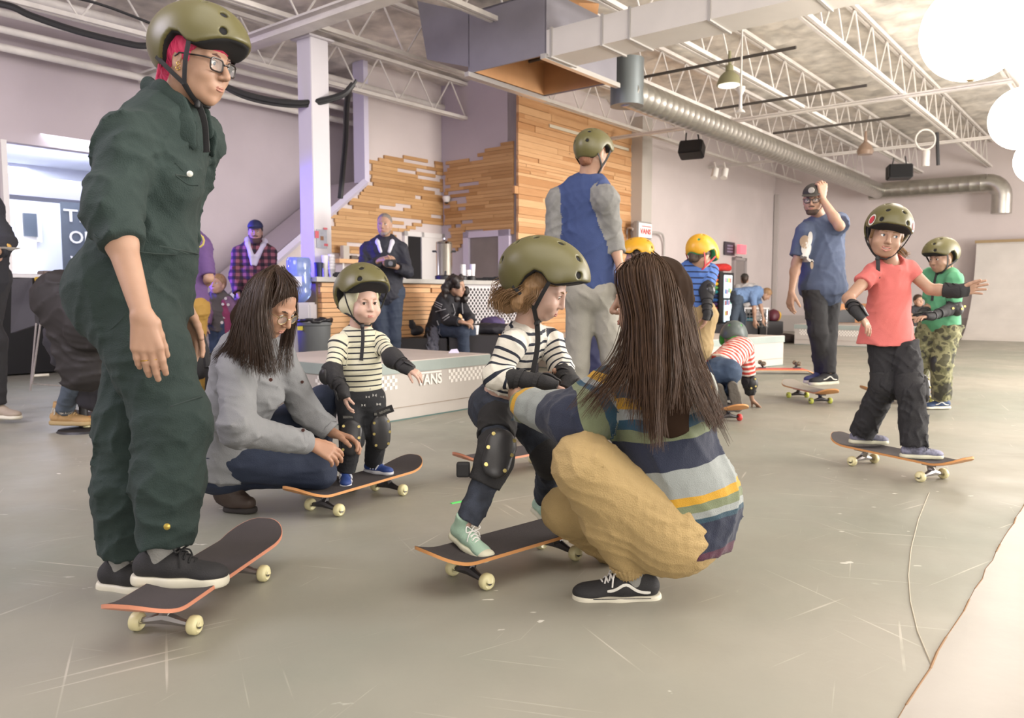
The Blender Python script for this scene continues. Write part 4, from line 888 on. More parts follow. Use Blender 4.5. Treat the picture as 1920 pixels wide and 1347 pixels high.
# stage the rack stands on, boxes, table
def floorbox(px0, px1, pyb, pyt, depth, name, m, lab, cat, grp=None):
    a_ = G(px0, pyb); b_ = G(px1, pyb); Y = a_.y; h = P(px0, pyt, Y).z; 
    return tag(MB().box(((a_.x + b_.x) / 2, Y + depth / 2, h / 2), ((b_.x - a_.x), depth, h)).build(name, m, bevel=.01), lab, cat, grp)
stg = MB(); ua = uv(onv(1300, 600, 6.6))[0]; ub = uv(onv(1380, 600, 6.6))[0]; stg.wbox(ua, ub, 6.55, VC - .04, 0, zS - .01); tag(stg.build('low_stage', mat('box_black')), 'long low black stage under the rainbow rack and fridge', 'stage')
floorbox(1372, 1418, 640, 603, .6, 'black_box', mat('box_black'), 'black box in front of the bending man', 'box', 'black boxes by the back wall')
floorbox(1424, 1468, 638, 603, .6, 'black_box', mat('box_black'), 'black box right of the bending man under the yellow helmets', 'box', 'black boxes by the back wall')
pc = G(1447, 638); 
for i, (px, py, col, nm, r_, lab) in enumerate(((1452, 592, 'e2b42c', 'spare_helmet', .13, 'yellow spare helmet on the black box beside the bending man'), (1446, 598, '5a2430', 'maroon_cloth', .14, 'maroon cloth in front of the yellow helmet on the box'), (1447, 578, 'cfd4da', 'white_bag', .1, 'white bag behind the yellow helmet on the box'))):
    p = P(px, py, pc.y + .3); pile((p.x, pc.y + .3 - .1 * (i == 1) + .15 * (i == 2), P(1447, 603, pc.y).z), (r_, r_, r_ * (1.4 if i == 2 else 1.0)), mat(nm, col, .5), nm, lab, nm.split('_')[1], 20 + i, h=.02)
tb = empty('side_table', 'small pale table with wire basket behind the bending man', 'table', P(1417, 600, 16.6)); a_ = P(1394, 577, 16.6); b_ = P(1441, 577, 16.6)
MB().box(((a_.x + b_.x) / 2, 16.8, a_.z - .015), (b_.x - a_.x, .5, .03)).build('tabletop', M_white, tb)
for sx_ in (a_.x + .03, b_.x - .03):
    for sy in (16.6, 17.0): MB().tube([(sx_, sy, a_.z - .02), (sx_, sy, 0)], .014, 6).build('leg', mat('chrome_wire'), tb)
mb = MB()
for i in range(9): x = a_.x + (b_.x - a_.x) * i / 8; mb.tube([(x, 16.58, a_.z - .04), (x, 16.58, a_.z - .42)], .006, 4)
for j in range(6): mb.tube([(a_.x, 16.58, a_.z - .04 - .07 * j), (b_.x, 16.58, a_.z - .04 - .07 * j)], .006, 4)
mb.build('wire_basket', mat('wire_grey', '8a8886', .4), tb)
tag(MB().box((P(1404, 598, 16.8).x, 16.8, .35), (.16, .2, .22)).build('teal_box', mat('teal_card', '2f7c8c', .7)), 'teal box standing under the side table', 'box'); tag(MB().box((P(1404, 598, 16.8).x, 16.8, .12), (.3, .3, .238)).build('storage_crate', M_black), 'dark crate under the teal box', 'crate')
p = G(1462, 642); pile((p.x + .1, p.y - .1, .001), (.2, .17, .1), mat('dark_fur', '4a423e', .9), 'dark_bundle', 'dark rounded bundle at the right end of the black boxes', 'bag', 31)
# wooden bench on the far platform
wb = empty('wooden_bench', 'brown wooden bench box with dark arched opening on the far platform', 'bench', P(1600, 600, 15.7)); a_ = P(1556, 603, 15.6); b_ = P(1642, 603, 15.6); ht = P(1600, 570, 15.6).z
MB().box(((a_.x + b_.x) / 2, 15.95, (.392 + ht) / 2), (b_.x - a_.x, .6, ht - .392)).build('body', mat('oak_brown', 'a9713f', .55, var=.15, vscale=4), wb, bevel=.01)
ac = P(1584, 600, 15.6); mb = MB(); poly = [V((ac.x - .2, 15.645, .40)), V((ac.x + .22, 15.645, .40))] + [V((ac.x + .01 + .21 * math.cos(k * PI / 10), 15.645, .50 + .16 * math.sin(k * PI / 10))) for k in range(11)]
mb.prism(poly, (0, .01, 0)).build('arched_opening', M_black, wb)
# ------------------------------------------------------------------ skateboards
M_grip = mat('grip_tape', '413b3b', .85, bump=.35, bscale=500, var=.12, vscale=7); M_ply = mat('maple_ply', 'c98f58', .45); M_plyr = mat('pink_ply', 'cf8a6e', .45)
M_wheel = mat('cream_wheel', 'cfc79a', .4); M_bear = mat('bearing_steel', '8a8784', .3, metal=.9); M_truck = mat('truck_metal', '9a9694', .35, metal=.8); M_trd = mat('dark_truck', '4a484a', .4, metal=.6)
def skateboard(c, yaw, lab, L=.79, Wd=.2, ply=None, wheel=None, truck=None, grip=None, flip=False, under=None):
    t = empty('skateboard', lab, 'skateboard', c, 'skateboards'); ply = ply or M_ply; wheel = wheel or M_wheel; truck = truck or M_truck; grip = grip or M_grip
    Rm = Matrix.Rotation(yaw, 3, 'Z')
    def T(x, y, z):
        if flip: z = .155 - z; y = -y
        return V(c) + Rm @ V((x, y, z))
    def zc(x, y):
        a = max(0, abs(x) - L * .325); return .098 + a * a * 3.0 / (1 + 3.0 * a) + .12 * a + .010 * (abs(y) / (Wd / 2)) ** 2 * (1 if a == 0 else max(0, 1 - a * 9))
    def hw(x):
        q = L / 2 - abs(x); r = Wd / 2; return (Wd / 2) * (1 if q > r else math.sqrt(max(0, 1 - ((r - q) / r) ** 2)) ** .85)
    nx = 48; ny = 8; xs = [-L / 2 + .0015 + (L - .003) * (.5 - .5 * math.cos(PI * i / nx)) for i in range(nx + 1)]
    def slab(ins, z0, z1, name, m):
        top, bot = [], []
        for x in xs:
            x_ = x * (1 - ins * 2 / L); w_ = max(.0005, hw(x) - ins)
            for j in range(ny + 1):
                y = -w_ + 2 * w_ * j / ny; z = zc(x_, y); top.append(T(x_, y, z + z1)); bot.append(T(x_, y, z + z0))
        N = len(top); f = []
        for i in range(nx):
            for j in range(ny):
                a = i * (ny + 1) + j; f.append((a, a + ny + 1, a + ny + 2, a + 1)); f.append((N + a, N + a + 1, N + a + ny + 2, N + a + ny + 1))
        for i in range(nx):
            for j, sgn in ((0, 1), (ny, -1)):
                a = i * (ny + 1) + j; q = (a, N + a, N + a + ny + 1, a + ny + 1); f.append(q if sgn > 0 else q[::-1])
        for j in range(ny):
            for i, sgn in ((0, -1), (nx, 1)):
                a = i * (ny + 1) + j; q = (a, a + 1, N + a + 1, N + a); f.append(q[::-1] if sgn > 0 else q)
        mb = MB(); mb.add(top + bot, f); return mb.build(name, m, t, smooth=True)
    slab(0, -.011, 0, 'deck', under or ply); slab(.0018, .0, .0012, 'grip_tape', grip)
    if under: slab(-.0004, -.009, -.001, 'ply_edge', ply)
    for sx in (-1, 1):
        x = sx * L * .26; mb = MB()
        mb.add([T(x + a * .04, b * .028, z) for a in (-1, 1) for b in (-1, 1) for z in (.076, .088)], [(0, 1, 3, 2), (4, 6, 7, 5), (0, 4, 5, 1), (2, 3, 7, 6), (0, 2, 6, 4), (1, 5, 7, 3)])
        mb.tube([T(x + sx * -.02, 0, .08), T(x, 0, .045)], [.012, .02], 8)
        mb.tube([T(x, -.078, .028), T(x, -.05, .032), T(x, 0, .044), T(x, .05, .032), T(x, .078, .028)], [.009, .011, .019, .011, .009], 8)
        tr = mb.build('truck', truck, t, smooth=True)
        MB().tube([T(x, -.104, .027), T(x, .104, .027)], .004, 8).build('axle', M_bear, tr, smooth=True)
        for sy in (-1, 1):
            y = sy * .086; ax = T(x, y + .016, .027) - T(x, y - .016, .027)
            mb = MB(); c0_ = T(x, y, .027); ad = ax.normalized(); pr = [(-.016, .010), (-.016, .019), (-.012, .0245), (-.007, .0268), (.007, .0268), (.012, .0245), (.016, .019), (.016, .010)]
            mb.tube([c0_ + ad * p for p, _ in pr], [r for _, r in pr], 24); w = mb.build('wheel', wheel, t, smooth=True)
            MB().tube([c0_ + ad * sy * .0155, c0_ + ad * sy * .0175], .0095, 14).build('bearing', M_bear, w, smooth=True)
    return t
def board_at(A_, B_, C_, lab, **k):
    a, b, c = G(*A_), G(*B_), G(*C_); d = (c - b); d.z = 0; d.normalize(); L = k.get('L', .79); p = (a + b) / 2 + d * L * .26; p.z = 0
    return skateboard(p, math.atan2(d.y, d.x), lab, **k), p, d
BD = {}
BD[1] = board_at((258, 1183), (365, 1190), (513, 1076), 'skateboard with pink ply edge under the foot of the woman in the green jumpsuit', ply=M_plyr)
BD[2] = board_at((583, 957), (635, 969), (771, 925), 'skateboard with cream wheels that the toddler stands on', truck=M_trd)
BD[3] = board_at((851, 1082), (911, 1104), (1091, 1045), 'skateboard the girl in striped top is stepping on with mint shoes', truck=M_trd)
a, b = G(1592, 873), G(1732, 906); d = (b - a).normalized(); n_ = V((-d.y, d.x, 0)); p = (a + b) / 2 + n_ * .086; skateboard(p, math.atan2(d.y, d.x), 'skateboard rolling under the girl in the coral top', truck=M_truck, L=.8); BD[5] = (None, p, d)
skateboard(V((.02, 4.13, 0)), math.atan2(.67, .74), 'skateboard lying on floor behind the black knee pad of the striped girl', ply=M_plyr, truck=M_trd)
p = G(1149, 834) + V((-.28, .12, 0)); p.z = 0; skateboard(p, .15, 'skateboard under the tall man in the blue raglan shirt, mostly hidden', truck=M_trd)
a, b = G(1520, 757), G(1558, 758); p = (a + b) / 2; p.z = 0; pb6 = p + V((-.03, .2, 0)); skateboard(pb6, math.radians(97), 'skateboard with lime wheels under the man in the grey cap', wheel=mat('lime_wheel', 'b5bb52', .4), grip=mat('worn_grip', '8a8278', .8), truck=M_trd)
p = G(1705, 758); skateboard(p + V((0, .1, 0)), .12, 'skateboard behind the coral girl, beside the boy in green', wheel=mat('olive_wheel', 'a3a05a', .4), truck=M_trd)
p = G(1372, 790); p.z = 0; pb8 = p + V((-.06, .2, 0)); skateboard(pb8, math.radians(100), 'skateboard with red wheels under the crawling child', wheel=mat('red_wheel', 'c43a38', .4), truck=M_trd)
p = G(1461, 701); skateboard(V((p.x, p.y, 0)), -.06, 'upside-down skateboard with red underside lying wheels up on floor', flip=True, under=mat('red_paint', 'c9544a', .4), wheel=mat('brown_wheel', '6a5a48', .5), truck=M_trd)
p = G(183, 808); skateboard(V((p.x + .12, p.y + .1, 0)), .12, 'skateboard tip poking out left behind the green jumpsuit leg')
# ------------------------------------------------------------------ people: helpers
M_skin = mat('skin_fair', 'a8846e', .5, sss=.12, var=.05, vscale=25, bump=.05, bscale=400); M_skin2 = mat('skin_tan', 'a27a62', .55, sss=.1, var=.05, vscale=25); M_skinp = mat('skin_pale', 'c29f8f', .5, sss=.12, var=.04, vscale=25)
M_eye = mat('eye_white', 'e8e2dc', .2); M_iris = mat('iris_brown', '3d2a20', .2); M_irisb = mat('iris_blue', '4a6072', .2); M_pup = mat('pupil', '0a0a0a', .1)
M_olive = mat('olive_shell', '5c5734', .38, var=.03, vscale=4, bump=.03, bscale=300); M_strap = mat('black_strap', '242325', .7, bump=.3, bscale=600); M_liner = mat('black_foam', '1a191b', .9)
M_pad = mat('black_pad_cloth', '282729', .8, bump=.3, bscale=300); M_cap = mat('black_pad_shell', '29282a', .38, bump=.05, bscale=200); M_gold = mat('brass_rivet', 'c9b878', .3, metal=.8)
M_black = mat('black_plastic', '232224', .5)
M_hairb = mat('hair_brown', '3b291c', .45, bump=.5, bscale=120, stretch=(1, 1, .12), var=.25, vscale=60); M_haird = mat('hair_dark', '2a2322', .45, bump=.5, bscale=120, stretch=(1, 1, .12), var=.25, vscale=60)
M_hairl = mat('hair_honey', '8a6a48', .5, bump=.5, bscale=120, stretch=(1, 1, .12), var=.25, vscale=60); M_hairg = mat('hair_grey', '7a726c', .6, bump=.5, bscale=120, var=.2, vscale=60)
def dirv(deg, up=0.0):
    a = math.radians(deg); u = math.radians(up); return V((math.sin(a) * math.cos(u), -math.cos(a) * math.cos(u), math.sin(u)))
def frame(front, up):
    f = V(front).normalized(); u = V(up); u = (u - f * u.dot(f)).normalized(); r = f.cross(u).normalized()
    return Matrix((r, f, u)).transposed()
def reach(p, px, py, L, sg):
    o = V((0, 0, CAMH)); d = ray(px, py).normalized(); w = o - p; b = w.dot(d); c = w.dot(w) - L * L; disc = b * b - c
    if disc < 0: return o + d * (-b)
    s = math.sqrt(disc); return o + d * (-b + (s if sg == '+' else -s))
def pose(n, H, sp):
    J = {}; fr = {'sh': .115, 'el': .172, 'wr': .155, 'hip': .055, 'kn': .245, 'an': .245}
    def get(key, par, L):
        q = sp[key]
        if isinstance(q, V): return q
        if isinstance(q[2], str): return reach(par, q[0], q[1], L, q[2])
        return P(*q)
    J['neck'] = P(*sp['neck']); J['pel'] = get('pel', J['neck'], .29 * H)
    tf = dirv(sp['face']); up = (J['neck'] - J['pel']).normalized(); tf = (tf - up * tf.dot(up)).normalized(); J['tf'] = tf; J['up'] = up
    rt = tf.cross(up).normalized(); J['rt'] = rt
    pf = dirv(sp.get('pface', sp['face'])); prt = pf.cross(V((0, 0, 1))).normalized(); J['prt'] = prt; J['pf'] = pf
    for S, sg in (('R', 1), ('L', -1)):
        J['sh' + S] = get('sh' + S, J['neck'], .115 * H) if 'sh' + S in sp else J['neck'] + rt * sg * .108 * H - up * .02 * H
        J['hip' + S] = get('hip' + S, J['pel'], .055 * H) if 'hip' + S in sp else J['pel'] + prt * sg * .052 * H
        for a, b, k in (('sh', 'el', 'el'), ('el', 'wr', 'wr'), ('hip', 'kn', 'kn'), ('kn', 'an', 'an')):
            if b + S in sp and a + S in J: J[b + S] = get(b + S, J[a + S], fr[k] * H)
    J['head'] = P(*sp['head']) if 'head' in sp else J['neck'] + V((0, 0, .1 * H))
    hf = dirv(sp.get('hy', sp['face']), -sp.get('hp', 0)); hu = V((0, 0, 1)); Rh = frame(hf, hu)
    if sp.get('hr'): Rh = Matrix.Rotation(math.radians(sp['hr']), 3, hf) @ Rh
    J['R'] = Rh; J['H'] = H
    if os.environ.get('POSE'):
        out = []
        for S in 'RL':
            for a, b, k in (('sh', 'el', 'el'), ('el', 'wr', 'wr'), ('hip', 'kn', 'kn'), ('kn', 'an', 'an')):
                if b + S in J and a + S in J: out.append('%s%s %.2f' % (b, S, (J[b + S] - J[a + S]).length / (fr[k] * H)))
        print('POSE', n, 'spine %.2f' % ((J['neck'] - J['pel']).length / (.29 * H)), 'head %.2f' % ((J['head'] - J['neck']).length / (.115 * H)), ' '.join(out), 'neckz %.2f' % J['neck'].z)
    return J
def hand_prims(f, wr, d, palm, S, s, curl=(.35, .4, .45, .5), thumb=.5, spread=.06, tcurl=.3):
    d = V(d).normalized(); palm = V(palm); palm = (palm - d * palm.dot(d)).normalized(); th = d.cross(palm) if S == 'R' else palm.cross(d)
    bases = []
    for i, (off, L) in enumerate(((.029, .072), (.010, .08), (-.009, .074), (-.027, .058))):
        b = wr + d * (.088 - .005 * abs(i - 1)) * s + th * off * s; bases.append(b)
        f.cone(wr + th * off * .45 * s + d * .005 * s, b, .015 * s, .0115 * s, .012 * s)
        fd = (d + th * spread * (1.5 - i)).normalized(); p = b; a = 0
        for j, (fr_, r) in enumerate(((.45, .0092), (.3, .0085), (.25, .0077))):
            a += curl[i] * (1 if j else .8); v = (fd * math.cos(a) + palm * math.sin(a)).normalized(); q = p + v * L * fr_ * s
            f.cone(p, q, (r + .0004) * s * (.88 if i == 3 else 1), r * s * (.88 if i == 3 else 1), .0035 * s); p = q
    p = wr + d * .022 * s + th * .024 * s + palm * .006 * s; f.cone(wr + d * .008 * s, p, .016 * s, .015 * s, .012 * s)
    v = (d * .75 + th * thumb + palm * .3).normalized()
    for L, r in ((.036, .0125), (.032, .0105), (.026, .009)):
        q = p + v * L * s; f.cone(p, q, r * s * 1.08, r * s, .006 * s); p = q; v = (v + palm * tcurl * .5 + d * .15).normalized()
    return th
def head_field(c, R, s, kid=0.0, mouth='closed', ears=True, fem=.5):
    ke = 1 + .22 * kid; f = Fld(); T = lambda x, y, z: V(c) + R @ V((x * s, y * s, z * s))
    f.ell(T(0, -.016, .030), (.076 * s, .094 * s, .086 * s), R, k=.02)
    f.ell(T(0, .022, -.030), (.063 * s, .060 * s, (.078 - .012 * kid) * s), R, k=.035 * s)
    f.cone(T(0, .03, -.06), T(0, .060 - .006 * kid, -.100 + .014 * kid), .043 * s, .020 * s, .03 * s)
    for x in (-1, 1):
        f.ell(T(x * (.036 + .006 * kid), .056, -.036 - .006 * kid), ((.022 + .008 * kid) * s,) * 3, R, k=.03 * s)
        f.cone(T(x * .012, .079, .016), T(x * .045, .066, .016), (.011 - .004 * fem - .002 * kid) * s, .009 * s, .014 * s)
        f.cone(T(x * .056, -.01, -.05), T(x * .03, .045, -.085), .018 * s, .018 * s, .03 * s)
        f.ell(T(x * .031, .092, -.001), (.019 * s, .014 * s, .013 * s), R, k=.014 * s, op='s')
        f.ell(T(x * .031, .070, .000), (.0150 * s * ke, .0128 * s * (1 + .04 * kid), .0128 * s * ke), R, k=.003 * s)
        f.ell(T(x * .031, .087, -.0005), (.0128 * s * ke, .0120 * s, .0046 * s * ke * ke), R, k=.0015 * s, op='s')
        if ears:
            Re = R @ Matrix.Rotation(-.15, 3, 'X') @ Matrix.Rotation(x * -.25, 3, 'Z')
            f.ell(T(x * .077, -.010, -.008), (.007 * s, .018 * s, .031 * s), Re, k=.008 * s); f.ell(T(x * .085, -.004, -.006), (.006 * s, .010 * s, .018 * s), Re, k=.004 * s, op='s')
            f.ell(T(x * .077, .002, -.034), (.006 * s, .008 * s, .009 * s), Re, k=.006 * s)
    nl = .0195 - .011 * kid
    f.cone(T(0, .082, .010), T(0, .087 + nl, -.028), .0085 * s, .0102 * s, .012 * s); f.ell(T(0, .087 + nl, -.034), (.0112 * s, .0095 * s, .0088 * s), R, k=.006 * s)
    for x in (-1, 1): f.ell(T(x * .0105, .083 + nl * .6, -.037), (.0080 * s, .010 * s, .0068 * s), R, k=.005 * s); f.ell(T(x * .006, .087 + nl * .6, -.045), (.0032 * s, .005 * s, .003 * s), R, k=.002 * s, op='s')
    f.ell(T(0, .073, -.066), (.030 * s, .017 * s, .017 * s), R, k=.018 * s)
    if mouth == 'smile': f.ell(T(0, .092, -.065), (.029 * s, .014 * s, .0085 * s), R, k=.003 * s, op='s')
    else: f.cone(T(-.022, .089, -.067), T(.022, .089, -.067), .0012 * s, .0012 * s, .004 * s, op='s')
    return f, T
def face_parts(body, c, R, s, T, iris, brow, lipc, gaze=(0, 1, 0), mouth='closed', h=.003, kid=0, browh=.0):
    g = V(gaze).normalized()
    for x in (-1, 1):
        e = T(x * .031, .0705, 0); gd = R @ g
        mb = MB(); pr = [(.0122 * s * math.sin(a * PI / 12), -.0122 * s * math.cos(a * PI / 12)) for a in range(13)]; pr[0] = (.0001, -.0122 * s); pr[-1] = (.0001, .0122 * s)
        Q = gd.to_track_quat('Z', 'Y').to_matrix()
        mb.lathe(pr, e, 16, 0, Q, True); r2 = .0062 * s * (1 + .25 * kid)
        mb.lathe([(.0001, .0095 * s), (r2, .0100 * s), (r2 * .8, .0120 * s), (.0001, .0126 * s)], e, 14, 1, Q, True); mb.lathe([(.0001, .011 * s), (.0028 * s, .0122 * s), (.002 * s, .0128 * s), (.0001, .0129 * s)], e, 10, 2, Q, True)
        mb.build('eye', [M_eye, iris, M_pup], body, smooth=True)
        f = Fld(); b_ = browh
        f.chain([T(x * .014, .0865, .0185 + b_), T(x * .03, .0840, .0235 + b_), T(x * .047, .0705, .018 + b_)], [.0024 * s, .0030 * s, .0014 * s], .002, flat=R @ V((0, 1, 0)), f=.9)
        if brow: f.mesh('eyebrow', brow, body, h=.0015 if h < .0045 else .0026, relax=0)
        MB().tube([T(x * .018, .0815, .0022), T(x * .025, .0845, .0056), T(x * .034, .0845, .0062), T(x * .044, .0785, .0028)], [.0006 * s, .001 * s, .0011 * s, .0006 * s], 5).build('eyelash', mat('lash', '2c201c', .8), body)
    f = Fld()
    if mouth == 'smile':
        pts = [(-.034, .072, -.049), (-.017, .0865, -.0605), (0, .0915, -.0645), (.017, .0865, -.0605), (.034, .072, -.049)]; f.chain([T(*p) for p in pts], [.0012 * s, .0032 * s, .0034 * s, .0032 * s, .0012 * s], .002)
        pts = [(-.034, .072, -.049), (-.019, .0845, -.0725), (0, .0895, -.080), (.019, .0845, -.0725), (.034, .072, -.049)]; f.chain([T(*p) for p in pts], [.0012 * s, .0034 * s, .0038 * s, .0034 * s, .0012 * s], .002)
        t_ = Fld(); t_.chain([T(-.020, .076, -.063), T(0, .0845, -.0665), T(.020, .076, -.063)], [.004 * s, .0055 * s, .004 * s], .003); t_.mesh('teeth', mat('teeth', 'e6ddd0', .3), body, h=.0024)
    else:
        k_ = 1 - .25 * kid
        pts = [(-.025 * k_, .0805, -.0675), (-.010, .0905, -.0640), (0, .0920, -.0650), (.010, .0905, -.0640), (.025 * k_, .0805, -.0675)]; f.chain([T(*p) for p in pts], [.0008 * s, .0028 * s, .0026 * s, .0028 * s, .0008 * s], .002)
        pts = [(-.024 * k_, .0805, -.068), (-.010, .0898, -.0715), (0, .0912, -.0725), (.010, .0898, -.0715), (.024 * k_, .0805, -.068)]; f.chain([T(*p) for p in pts], [.0008 * s, .0030 * s, .0034 * s, .0030 * s, .0008 * s], .002)
    f.mesh('lips', lipc, body, h=.0014 if h < .0045 else .0026, relax=1)
M_lip = mat('lip_rose', 'b3796e', .45, sss=.05); M_lipm = mat('lip_muted', 'a87464', .5)
def join_into(objs):
    """several closed skin surfaces -> one mesh object"""
    objs = [o for o in objs if o]; a = objs[0]; vs, fs, b = [], [], 0
    for o in objs:
        n = len(o.data.vertices); co = np.empty(n * 3, np.float32); o.data.vertices.foreach_get('co', co); vs.append(co)
        m = len(o.data.loops); li = np.empty(m, np.int32); o.data.loops.foreach_get('vertex_index', li); fs.append(li + b); b += n
    me = bpy.data.meshes.new(a.name); v = np.concatenate(vs); l = np.concatenate(fs)
    me.vertices.add(len(v) // 3); me.vertices.foreach_set('co', v); me.loops.add(len(l)); me.loops.foreach_set('vertex_index', l); me.polygons.add(len(l) // 4); me.polygons.foreach_set('loop_start', np.arange(0, len(l), 4, dtype=np.int32)); me.update(calc_edges=True)
    me.polygons.foreach_set('use_smooth', [True] * len(me.polygons))
    for m_ in a.data.materials: me.materials.append(m_)
    a.data = me
    for o in objs[1:]: bpy.data.objects.remove(o, do_unlink=True)
    a.name = 'body'; return a
def person(label, H, J, skin=None, hs=1.0, kid=0.0, iris=None, brow=None, lip=None, mouth='closed', gaze=(0, 1, 0), hh=.0042, h=.012, arms='RL', hands=None, bare=(), face=True, fem=.5, ears=True, neckr=.052, legs_bare=False, grp=None, base=None, neck_to=None):
    """the Empty, and under it one skin surface: head, neck, arms with hands, legs"""
    skin = skin or M_skin; k = H / 1.7; b = base if base is not None else V((J['pel'].x, J['pel'].y, 0)); t = empty('person', label, 'person', b, grp)
    s = hs; R = J['R']; parts = []
    f, T = head_field(J['head'], R, s, kid, mouth, ears, fem)
    f.cone(T(0, -.018, -.04), J['neck'] + (J['up'] * -.01 * k), neckr * s, neckr * 1.12 * s, .03 * s); f.p[-1]['tg'] = 0
    parts.append(f.mesh('body', skin, t, h=hh))
    hands = hands or {}
    for S in arms:
        a = Fld(); sh, el, wr = J['sh' + S], J['el' + S], J['wr' + S]; fa = (wr - el).normalized()
        a.cone(sh, el, .046 * k, .036 * k, .02 * k); m_ = el.lerp(wr, .3); a.cone(el, m_, .036 * k, .039 * k, .02 * k); a.cone(m_, wr, .039 * k, .0255 * k, .02 * k)
        hd = hands.get(S, {}); d = V(hd.get('d', fa)); pl = V(hd.get('palm', -J['tf'])); a.p[-1]['n'] = A(pl.normalized()); a.p[-1]['f'] = .8
        hand_prims(a, wr + d.normalized() * .004, d, pl, S, k * hd.get('s', 1.03), hd.get('curl', (.3, .35, .4, .45)), hd.get('thumb', .45), hd.get('spread', .06))
        parts.append(a.mesh('arm', skin, t, h=hd.get('h', hh * .9 if hh < .005 else .0055)))
    g = Fld(); sk = .006
    g.cone(J['neck'] - J['up'] * .13 * k, J['pel'] + J['up'] * .05 * k, .10 * k, .10 * k, .05, flat=J['tf'], f=.6); g.cone(J['hipR'], J['hipL'], .055 * k, .055 * k, .04)
    g.cone(J['shR'] - J['up'] * .03 * k, J['shL'] - J['up'] * .03 * k, .03 * k, .03 * k, .04)
    for S in 'RL':
        if 'kn' + S in J and 'an' + S in J:
            q = 0 if legs_bare else sk; g.cone(J['hip' + S], J['kn' + S], .075 * k - q, .05 * k - q, .03); g.cone(J['kn' + S], J['kn' + S].lerp(J['an' + S], .35), .048 * k - q, .052 * k - q, .02); g.cone(J['kn' + S].lerp(J['an' + S], .35), J['an' + S], .052 * k - q, .034 * k - q, .02)
    parts.append(g.mesh('core', skin, t, h=max(h, .012)))
    body = join_into(parts)
    if face: face_parts(body, J['head'], R, s, T, iris or M_iris, brow or M_hairb, lip or M_lipm, gaze, mouth, hh, kid)
    J['T'] = T; J['body'] = body; J['k'] = k; J['s'] = s; return t
def torso_prims(f, J, k, ease, chest=.155, waist=.135, hipw=.155, flat=.66, hem=None, tg=0, belly=0.0, sh=.055, slope=.02, chest_d=0):
    """soft torso from the shoulders down to `hem` (fraction past the pelvis)"""
    nk, pe, up, tf = J['neck'], J['pel'], J['up'], J['tf']; mid = nk.lerp(pe, .55) ; top = nk - up * .085 * k
    L1 = (mid - top).length
    f.cone(top, mid, chest * k + ease, waist * k + ease, .05, tg, 0.10 * k, flat=tf, f=flat)
    f.cone(mid, pe, waist * k + ease, hipw * k + ease, .05, tg, .10 * k + L1, flat=J['pf'], f=flat + .06)
    for S, sg in (('R', 1), ('L', -1)):
        f.cone(nk - up * slope * k + J['rt'] * sg * .035 * k, J['sh' + S] - up * .0, .045 * k + ease, sh * k + ease, .05, tg, .03 * k, s1=.05 * k)
    return top, mid
def sleeve(f, J, S, k, ease, r=(.062, .052, .045), end=1.0, tg=1, s0=0.0, cut=True, kk=.035):
    sh, el, wr = J['sh' + S], J['el' + S], J['wr' + S]; L1 = (el - sh).length
    if end <= .5:
        e = sh.lerp(el, end * 2); f.cone(sh, e, r[0] * k + ease, r[1] * k + ease, kk, tg, s0, cut='b' if cut else None); return e
    e = el.lerp(wr, (end - .5) * 2)
    f.cone(sh, el, r[0] * k + ease, r[1] * k + ease, kk, tg, s0); f.cone(el, e, r[1] * k + ease, r[2] * k + ease, .025, tg, s0 + L1, cut='b' if cut else None); return e
def trousers(t, J, k, m, ease=.008, h=.008, r=(.092, .064, .052, .045), end=.93, name='trousers', folds_=(.006, 11, 2), bum=.0, waist_up=.06, clip=False, extra=None, mats=None, tagmat=None, hipr=.1):
    f = Fld(); pe, up = J['pel'], J['up']; tf = J['pf']
    f.cone(pe + up * waist_up * k, pe - V((0, 0, 1)) * 0 - up * .02 * k, .135 * k + ease, .145 * k + ease, .04, 0, 0, flat=tf, f=.76, cut='a')
    for S in 'RL':
        if 'kn' + S not in J: continue
        hp, kn, an = J['hip' + S], J['kn' + S], J['an' + S]; L1 = (kn - hp).length; e = kn.lerp(an, end) if end <= 1 else an + (an - kn).normalized() * (end - 1) * .4 * k
        f.cone(hp, kn, r[0] * k + ease, r[1] * k + ease, .03, 1 if S == 'R' else 2, .1); f.cone(kn, e, r[1] * k + ease, r[3] * k + ease, .03, 1 if S == 'R' else 2, .1 + L1, cut='b')
        if bum: f.ell(hp - tf * bum * .5 * k + up * .0, (hipr * k + ease,) * 3, k=.05)
    if extra: extra(f)
    J['trf'] = f
    if clip: f.half(pe + up * waist_up * k, up, .004)
    return f.mesh(name, mats or m, t, h=h, wr=folds(*folds_), tagmat=tagmat)
